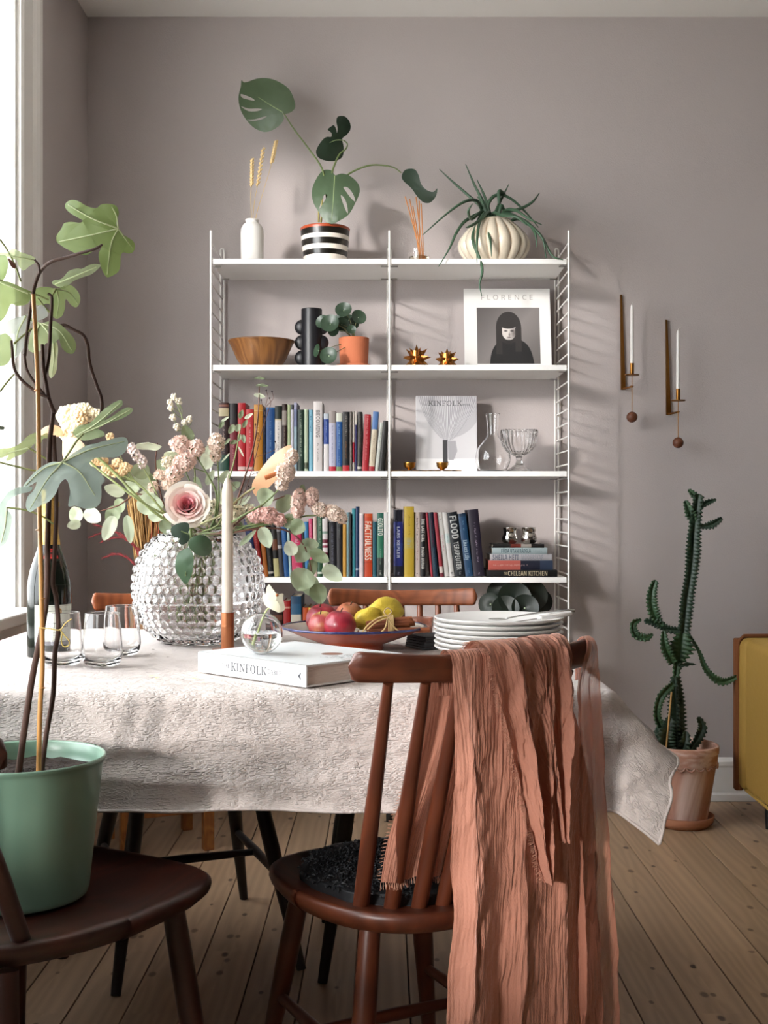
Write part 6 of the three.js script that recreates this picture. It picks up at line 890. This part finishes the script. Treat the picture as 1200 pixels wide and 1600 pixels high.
  const spray = (label, o, blobs, n, mat, stems, d, k, size = 0.0052) => { const t = thing('blossom_spray', label, 'flower', at(o[0], o[1], d)); head(t, blobs, n, size, mat, floret, d); head(t, blobs.map(([a, b, x, y, q]) => [a, b, x * 0.6, y * 0.6, q]), Math.round(n * 0.2), 0.0035, stemG, bead, d, 'calyxes'); stems.forEach((s, i) => part(t, i ? 'side_stem' : 'stem', tube(i ? path3(t.position, s, d) : rooted(t.position, s, d, k), i ? [0.0014, 0.001] : [0.0024, 0.0022, 0.0014], 7), stemG)); return t; };
  spray('dusty pink blossom spray above the rose, with a large three-lobed head', [288, 715], [[281, 694, 14, 12], [306, 700, 12, 12], [288, 722, 18, 13, -30], [272, 740, 12, 12]], 330, pink[0], [[[337, 800], [338, 770], [322, 738], [308, 715]], [[322, 738], [292, 728]], [[310, 716], [286, 698]]], 2.48, 1);
  spray('small pink blossom spray between the rose and the red books', [338, 700], [[338, 692, 11, 13], [337, 712, 7, 9]], 110, pink[1], [[[340, 800], [342, 760], [340, 718]]], 2.5, 2);
  spray('pink blossom spike in front of the peach anthurium', [448, 735], [[455, 715, 9, 12, 20], [446, 738, 14, 13, 15], [440, 757, 9, 8]], 260, pink[1], [[[372, 810], [415, 785], [438, 762]]], 2.39, 4, 0.0046);
  spray('flat dusty pink blossom spray left of the magenta book', [415, 808], [[400, 806, 12, 10], [418, 806, 15, 12, 10], [436, 812, 10, 9, 10]], 300, pink[2], [[[365, 832], [385, 822], [405, 812]]], 2.42, 5, 0.0046);
  spray('pair of rounded pink blossom heads at the right of the bouquet', [476, 786], [[466, 787, 10, 23, 6], [487, 776, 9, 14, 8]], 280, pink[0], [[[385, 822], [430, 815], [462, 806]]], 2.42, 6, 0.0046);
  spray('long pink blossom spray reaching furthest right across the books', [514, 800], [[500, 796, 13, 9, 25], [522, 802, 15, 10, 25], [535, 810, 7, 7]], 260, pink[1], [[[390, 825], [440, 815], [480, 806], [530, 806]]], 2.42, 7, 0.0046);
  { const t = thing('blossom_spray', 'slender spray of white and pink buds standing up above the blossoms', 'flower', at(280, 650, 2.5)), tips = [[266, 629], [272, 620], [279, 627], [267, 637], [270, 652], [296, 655], [288, 660], [276, 667]]; head(t, tips.map(([x, y]) => [x, y, 3.4, 4.2]), 64, 0.0032, std(0xeae0cc, 0.7), bead, 2.5, 'buds'); part(t, 'stem', tube(rooted(t.position, [[305, 740], [290, 690], [284, 650], [272, 622]], 2.5, 8), [0.002, 0.0018, 0.0012, 0.0008], 7), stemP); for (const [x, y] of tips) part(t, 'side_stem', tube(path3(t.position, [[285, clamp(y + 18, 640, 672)], [x + 3, y + 6], [x, y]], 2.5), 0.0007, 5), stemP); }
  { const t = thing('cockscomb', 'cream cockscomb flower head behind the fig leaves at the left of the bouquet', 'flower', at(122, 660, 2.46)); head(t, [[108, 651, 17, 15], [128, 645, 17, 13], [118, 670, 18, 17], [146, 650, 12, 9, -20], [104, 678, 9, 10]], 620, 0.0042, cream, bead, 2.46); head(t, [[126, 652, 10, 9]], 40, 0.004, ochre, bead, 2.43); part(t, 'stem', tube(rooted(t.position, [[240, 800], [170, 730], [124, 690]], 2.47, 10), [0.003, 0.0028], 8), stemP); }
  { const t = thing('yarrow', 'orange-cream yarrow clusters beside the big grey fig leaf', 'flower', at(178, 730, 2.48)), P = [[148, 722, 6], [160, 720, 8], [168, 735, 9], [184, 723, 7], [196, 730, 8], [180, 740, 6], [172, 682, 5], [190, 738, 6]]; head(t, P.map(([x, y, q]) => [x, y, q, q * 0.8]), 240, 0.0034, ochre, bead, 2.48); part(t, 'stem', tube(rooted(t.position, [[256, 800], [215, 755], [182, 738]], 2.48, 11), [0.0026, 0.002], 8), stemP); for (const [x, y] of P) part(t, 'side_stem', tube(path3(t.position, [[212, 754], [(212 + x) / 2, (758 + y) / 2], [x, y]], 2.48), 0.001, 5), stemP); }
  { const t = thing('blossom_spray', 'small white and mauve blossom spray beside the fig leaf tip', 'flower', at(208, 705, 2.5)); head(t, [[205, 700, 5, 8, 20], [212, 710, 6, 8], [222, 722, 6, 9]], 70, 0.0042, phys(0xe5d4cf, 0.7), floret, 2.5); part(t, 'stem', tube(rooted(t.position, [[262, 800], [232, 745], [206, 700]], 2.5, 12), [0.002, 0.0012], 7), stemP); }
  // 4 eucalyptus and leafy branches
  const branch = (label, o, main, d, k, leaves, stemMat = twig) => { const t = thing('eucalyptus_branch', label, 'branch', at(o[0], o[1], d)); part(t, 'stem', tube(rooted(t.position, main, d, k), [0.0022, 0.002, 0.0012], 7), stemMat); for (const l of leaves) blade(t, 'leaf', l[0], l[1], l[2], l[3], l[4], l[5], d + (l[6] ?? 0), l[7] ?? 0.2, l[8] ?? 0); return t; };
  branch('eucalyptus branch reaching left under the big grey fig leaf', [190, 780], [[255, 790], [215, 772], [185, 790], [150, 800]], 2.5, 13, [[115, 806, 32, 24, -140, 0, 0, -0.5], [112, 822, 30, 16, -110, 3, 0, 1.0], [146, 806, 32, 24, 120, 3], [172, 828, 46, 22, -165, 3, -0.03, 0.5], [176, 806, 32, 24, 200, 1, 0.03], [203, 828, 48, 17, 168, 0, 0, 0.3], [178, 765, 36, 20, -70, 3, 0.01, 0.6], [188, 790, 24, 18, 160, 1, 0.02]]);
  branch('eucalyptus branch with round pale leaves left of the rose', [225, 760], [[262, 800], [248, 760], [243, 720], [246, 692]], 2.52, 14, [[233, 694, 18, 42, 0, 3, 0, 0.9], [219, 736, 32, 26, -80, 1], [236, 788, 46, 34, 95, 0, -0.02], [247, 806, 32, 22, 110, 0, 0.01, 0.5], [259, 824, 26, 20, 150, 1, 0.02], [222, 752, 30, 20, -60, 0, 0.02, 0.4], [238, 750, 26, 16, -30, 2, 0.03], [206, 760, 26, 18, -60, 0, 0.03], [252, 735, 36, 18, 170, 1, 0.04], [228, 775, 28, 20, -100, 3, 0.02]]);
  branch('leafy branch standing behind the blossom heads above the rose', [300, 740], [[318, 800], [300, 760], [284, 722]], 2.54, 15, [[268, 716, 32, 26, -60, 2, 0.0, -0.4], [275, 705, 18, 36, 0, 3, 0, 1.1], [293, 678, 30, 20, -20, 2, -0.04], [325, 714, 40, 22, 10, 3, 0.03], [310, 760, 34, 12, 160, 1, 0], [330, 745, 30, 12, 30, 0, 0.02, 0.4], [268, 760, 26, 18, -110, 1, 0.02], [352, 770, 40, 16, 20, 3, 0.03, 0.4], [372, 800, 44, 26, 60, 1, -0.02], [380, 785, 34, 10, 50, 3, -0.03], [384, 796, 36, 12, 60, 3, -0.04]], stemG);
  branch('eucalyptus branch with broad leaves below the peach anthurium', [430, 790], [[355, 830], [385, 805], [420, 785], [445, 775]], 2.43, 16, [[418, 775, 34, 30, 60, 1, -0.01, 0.5], [445, 786, 34, 24, 40, 1, 0.01], [415, 840, 36, 24, 155, 0, -0.02, 0.1, 0.3], [388, 840, 38, 9, 48, 1, -0.02], [472, 766, 20, 12, 10, 2, -0.01], [368, 822, 30, 24, 100, 1, 0.02]], twig);
  branch('eucalyptus branch hanging down on the right past the lower shelf', [485, 870], [[365, 832], [420, 825], [455, 832], [478, 858], [488, 900]], 2.42, 17, [[453, 815, 26, 24, 120, 1], [467, 824, 28, 26, 110, 2, -0.02, 0.4], [454, 856, 26, 22, -20, 3, -0.02], [472, 866, 30, 28, -150, 1], [484, 852, 32, 24, 80, 1, 0.01], [500, 869, 36, 20, 120, 2, -0.02, 0.2], [520, 896, 38, 24, 125, 0, -0.01], [472, 906, 38, 40, -160, 1, -0.01], [484, 915, 34, 30, 170, 1, 0.01], [498, 928, 34, 28, 160, 2, 0.0], [488, 888, 30, 16, 190, 2, 0.02]]);
  branch('fine olive twig with little leaves standing in front of the red books', [375, 690], [[345, 815], [352, 770], [366, 720], [376, 668]], 2.46, 18, [[346, 664, 15, 7, -150, 2], [352, 655, 16, 4, 60, 3], [362, 671, 17, 10, -150, 1], [377, 647, 15, 8, 25, 2], [389, 650, 16, 6, 60, 3], [372, 668, 14, 10, 40, 1], [383, 662, 15, 7, 30, 2], [374, 684, 13, 7, 190, 1], [381, 686, 15, 7, 170, 1], [365, 691, 13, 7, -110, 2], [355, 690, 14, 5, -140, 1], [352, 716, 22, 3, -140, 3], [377, 706, 20, 3, 150, 3]], stemP);
  branch('thin dry twig with tiny leaves rising highest, in front of the shelf', [405, 640], [[352, 825], [378, 760], [398, 690], [404, 640], [405, 600]], 2.47, 19, [[406, 590, 5, 18, 0, 1, 0, 1.0], [410, 601, 6, 20, 0, 1, 0, 1.0], [406, 617, 9, 18, 10, 3, 0, 0.7]], twig);
  { const t = thing('gypsophila_twig', 'wiry brown twig dotted with tiny dark buds beside the orange book', 'branch', at(400, 680, 2.47)), pts = [[416, 610], [425, 612], [408, 625], [421, 622], [399, 663], [412, 650], [395, 705], [430, 690], [402, 740], [388, 760], [418, 718], [380, 790], [362, 748], [350, 790]]; part(t, 'stem', tube(rooted(t.position, [[360, 820], [392, 740], [410, 670], [420, 640]], 2.47, 20), 0.0008, 5), twig); pts.forEach(([x, y]) => { part(t, 'side_stem', tube(path3(t.position, [[lerp(415, 365, clamp((y - 640) / 180, 0, 1)), y + 24], [x + 2, y + 10], [x, y]], 2.47), 0.0005, 4), twig); part(t, 'bud', bead, std(0x2e1a1a, 0.7)).position.copy(at(x, y, 2.47).sub(t.position)); }); for (const c of t.children) if (c.name === 'bud') c.scale.setScalar(0.0018); }
  spray('cream and green filler flowers at the mouth of the vase, right of the tall candle', [378, 812], [[372, 800, 9, 9], [388, 797, 8, 7], [366, 818, 8, 8], [392, 812, 7, 6]], 120, std(0xf0e9cf, 0.75), [[[352, 832], [368, 812]]], 2.45, 21, 0.005);
  spray('cream filler flowers behind the rose at the mouth of the vase', [330, 790], [[334, 792, 9, 10], [322, 812, 8, 9], [345, 810, 7, 8], [262, 722, 9, 8]], 150, std(0xf0e6d0, 0.75), [[[322, 830], [330, 800]]], 2.53, 22, 0.005);
  spray('peach blossom cluster behind the rose at the left', [252, 745], [[250, 742, 8, 7], [240, 760, 7, 7], [262, 757, 8, 8]], 120, pink[1], [[[285, 810], [262, 770]]], 2.52, 23, 0.005);
  branch('eucalyptus twig with small leaves behind the tall candle', [350, 790], [[340, 815], [352, 770], [360, 740]], 2.55, 24, [[352, 745, 24, 16, 30, 0], [366, 760, 26, 14, 60, 1], [345, 775, 24, 14, -40, 3], [370, 785, 28, 16, 80, 0], [356, 815, 30, 20, 110, 1], [340, 820, 26, 18, -120, 2]]);
  // 5 dried grasses in a brown vase on the stool, far behind
  {
    const d = 3.7, o = V(sx(238, d), 0.4205, -d), v = thing('brown_vase', 'brown vase of dried grass standing on the stool behind the glass vase', 'vase', o); part(v, 'body', lathe([[0, 0], [0.05, 0], [0.062, 0.02], [0.07, 0.12], [0.055, 0.22], [0.046, 0.27], [0.05, 0.3], [0.046, 0.3], [0.04, 0.27], [0.05, 0.1], [0, 0.01]], 36), std(0x7b5a3a, 0.7));
    const g = thing('dried_grass', 'sheaf of straw-coloured dried grass with rust red plumes behind the glass vase', 'grass', V(o.x, o.y + 0.22, o.z)), c = g.position, cols = [0xb9925a, 0xa87c46, 0xc9a874, 0x8f6a3c, 0x9a4a30].map((h) => std(h, 0.9)), sets = cols.map(() => []);
    for (let i = 0; i < 330; i++) { const t = r(), x1 = lerp(202, 258, Math.pow(t, 1.1)), top = lerp(758, 800, t) + 34 * r(), k = t > 0.5 && r() < 0.55 ? (r() < 0.5 ? 4 : 3) : Math.floor(r() * 4), a = V((r() - 0.5) * 0.05, 0, (r() - 0.5) * 0.05), e = at(x1 + (r() - 0.5) * 8, top, d + 0.1 * (r() - 0.5)).sub(c), m = a.clone().lerp(e, 0.55).add(V(0.012 * (r() - 0.5), 0, 0.02 * (r() - 0.5))); sets[k].push(tube([a, m, e], [0.0014, 0.0028, 0.001], 4, 5)); }
    sets.forEach((s, i) => { part(g, 'straw', merge(s), cols[i]).userData.kind = 'stuff'; });
    const red = std(0x8c3236, 0.85); for (const P of [[[222, 880], [212, 858], [203, 845], [186, 833], [162, 832], [140, 840]], [[216, 892], [208, 880], [196, 870], [180, 866], [163, 871]], [[220, 872], [208, 852], [190, 838], [170, 826], [148, 820]], [[224, 868], [214, 856], [200, 842], [180, 840], [160, 846]]]) { const w = path3(c, P, d - 0.05); part(g, 'plume_stalk', tube([V(0, 0, 0), ...w], [0.0014, 0.0014, 0.0012, 0.0008], 5), red); const cv = new THREE.CatmullRomCurve3(w), hs = []; for (let i = 0; i < 90; i++) { const p = cv.getPoint(0.05 + 0.95 * i / 90), tn = cv.getTangent(i / 90), s = V(r() - 0.5, r() - 0.5, r() - 0.5).normalize().multiplyScalar(0.006).addScaledVector(tn, 0.012); hs.push(tube([p, p.clone().add(s)], [0.0009, 0.0004], 3, 1)); } part(g, 'plume', merge(hs), red).userData.kind = 'stuff'; }
  }
}
// ---------- the peach linen scarf over the back of the near chair ----------
{
  const s = thing('scarf', 'crinkled peach linen scarf with frayed edges hanging over the near chair back', 'scarf', CH1.position.clone()); s.rotation.y = CH1.rotation.y;
  const crepe = grey(512, 512, (u, v) => clamp(0.5 + 0.42 * noise.noise(u * 26, v * 5, 3) + 0.3 * noise.noise(u * 60, v * 14, 8) + 0.12 * noise.noise(u * 200, v * 200, 1), 0, 1));
  const linen = phys(0xc0836c, 0.9, { transmission: 0.22, thickness: 0, bumpMap: crepe, bumpScale: 0.004, sheen: 0.4, sheenColor: new THREE.Color(0xe0a58a), sheenRoughness: 0.7 });
  const sheer = phys(0xcc8a70, 0.9, { transmission: 0.3, thickness: 0, bumpMap: crepe, bumpScale: 0.004, transparent: true, opacity: 0.62 });
  const railW = 0.41, dp = 0.44, lean = 0.105, zr = dp / 2 - 0.045 + lean, railZ = (x) => zr + 0.05 * (1 - (2 * x / railW) ** 2) - 0.03, TOP = 0.829;
  // path across the rail: e < 0 behind it (towards the table), then over, then down in front
  const over = (e, x, lift) => {
    const rad = 0.0165 + lift, half = rad * Math.PI, z0 = railZ(x);
    if (e < 0) return [z0 - rad, TOP - 0.014 + e];
    if (e < half) { const a = e / rad; return [z0 - Math.cos(a) * rad, TOP - 0.014 + Math.sin(a) * rad]; }
    return [z0 + rad, TOP - 0.014 - (e - half)];
  };
  function drape(x0, x1, len, o = {}) {
    const { lift = 0, amp = 0.016, back = 0.05, folds = 5, seed = 1, nu = 120, nv = 170, spread = () => 0 } = o;
    return surface((u, v) => {
      const e = -back + v * (len + back), t = clamp(e / len, 0, 1), a = typeof x0 === 'function' ? x0(t) : x0, b = typeof x1 === 'function' ? x1(t) : x1;
      const w = u + 0.035 * fbm(u * 3, t * 2.2, seed) * Math.min(1, t * 4), x = lerp(a, b, w), [z, y] = over(e, clamp(x, -0.21, 0.21), lift), g = smooth(t, 0.0, 0.22), g2 = 0.35 + 0.65 * smooth(t, 0.1, 0.7);
      const ph = u * folds * 6.2832 + seed * 1.7 + 1.6 * fbm(u * 2, t * 1.8, seed + 4), sharp = Math.sin(ph) + 0.38 * Math.sin(2 * ph + 0.8) + 0.5 * Math.sin(ph * 0.47 + 2 * t + seed);
      const calm = 0.45 + 0.9 * smooth(fbm(u * 2.2 + seed, t * 1.1, seed + 6), -0.25, 0.3), f = amp * (0.12 + 0.88 * g) * g2 * calm * sharp + 0.012 * g * fbm(u * 5, t * 6, seed + 9) + 0.006 * fbm(u * 11 + t * 6, t * 8, seed + 2) + 0.003 * fbm(u * 24 + t * 10, t * 26, seed + 5);
      const p = V(x + 0.010 * g * Math.cos(ph) * Math.min(1, Math.max(0, b - a) / 0.13) + spread(t, u), y + 0.004 * g * fbm(u * 8, t * 3, seed), z + Math.max(f, -0.012 - 0.05 * g) + 0.012 * g); p.u = w * (b - a) * 9; p.v = e * 1.6; return p;
    }, nu, nv);
  }
  // main fall: widens towards the floor; a sheerer outer fall hangs from the end of the rail
  part(s, 'front_fall', drape((t) => -0.076 - 0.010 * smooth(t, 0.3, 1), (t) => 0.125 + 0.085 * smooth(t, 0.05, 0.5), 0.76, { folds: 3.6, seed: 3, amp: 0.0105, nu: 150, nv: 220, spread: (t, u) => (u - 0.5) * 0.035 * smooth(t, 0.5, 1) }), linen);
  part(s, 'sheer_fall', drape((t) => 0.188 - 0.05 * smooth(t, 0.02, 0.16), (t) => 0.203 + 0.045 * smooth(t, 0.05, 1) , 0.76, { folds: 2.4, seed: 11, amp: 0.007, lift: 0.003, nu: 70 }), sheer);
  // doubled fold lying over the main fall, ending in a frayed point
  const fold = drape((t) => -0.036 + 0.105 * Math.pow(t, 1.25), (t) => 0.085 - 0.012 * t, 0.41, { folds: 1.6, seed: 21, amp: 0.010, lift: 0.012, nu: 60, nv: 110, back: 0.03 });
  part(s, 'folded_end', fold, linen);
  part(s, 'rail_wrap', drape((t) => 0.045 + 0.05 * t, (t) => 0.122 - 0.022 * t, 0.36, { folds: 1.1, seed: 27, amp: 0.012, lift: 0.014, nu: 50, nv: 90, back: 0.04 }), linen);
  // short back end that lies on the spindles, seen left of the main fall
  const backEnd = surface((u, v) => { const y = lerp(TOP - 0.012, 0.472 + 0.012 * fbm(u * 6, 2, 4), v), x = lerp(-0.098 + 0.012 * Math.sin(v * 5), 0.06, u), spz = lerp(0.158, railZ(x), clamp((y - 0.41) / 0.38, 0, 1)); const p = V(x, y, spz - 0.018 - 0.006 * Math.sin(u * 16 + 3 * v) - 0.004 * fbm(u * 6, v * 6, 7)); p.u = u * 1.2; p.v = v * 0.6; return p; }, 50, 60);
  part(s, 'back_end', backEnd, linen);
  const fringe = [], q = rng(66), P = (g, i) => V().fromBufferAttribute(g.attributes.position, i);
  for (let j = 12; j < 110; j++) for (let k = 0; k < 3; k++) { const p = P(fold, j * 61).lerp(P(fold, (j + 1) * 61), q()); fringe.push(tube([p, p.clone().add(V(-0.003 - 0.005 * q(), -0.002 * q(), 0.003 * (q() - 0.3))), p.clone().add(V(-0.005 - 0.006 * q(), -0.004 * q(), 0.004 * (q() - 0.3)))], 0.0003, 3, 3)); }
  for (let i = 0; i < 50; i++) for (let k = 0; k < 2; k++) { const p = P(backEnd, 60 * 51 + i); fringe.push(tube([p, p.clone().add(V(0.004 * (q() - 0.5), -0.006 - 0.006 * q(), 0.003 * q()))], 0.0004, 3, 1)); }
  for (let j = 4; j < 60; j++) for (let k = 0; k < 2; k++) { const p = P(backEnd, j * 51); fringe.push(tube([p, p.clone().add(V(-0.004 - 0.005 * q(), 0.003 * (q() - 0.5), 0.003 * (q() - 0.5)))], 0.0004, 3, 1)); }
  part(s, 'fringe', merge(fringe), std(0xd7a58c, 0.9)).userData.kind = 'stuff';
}
renderer.render(scene, camera);
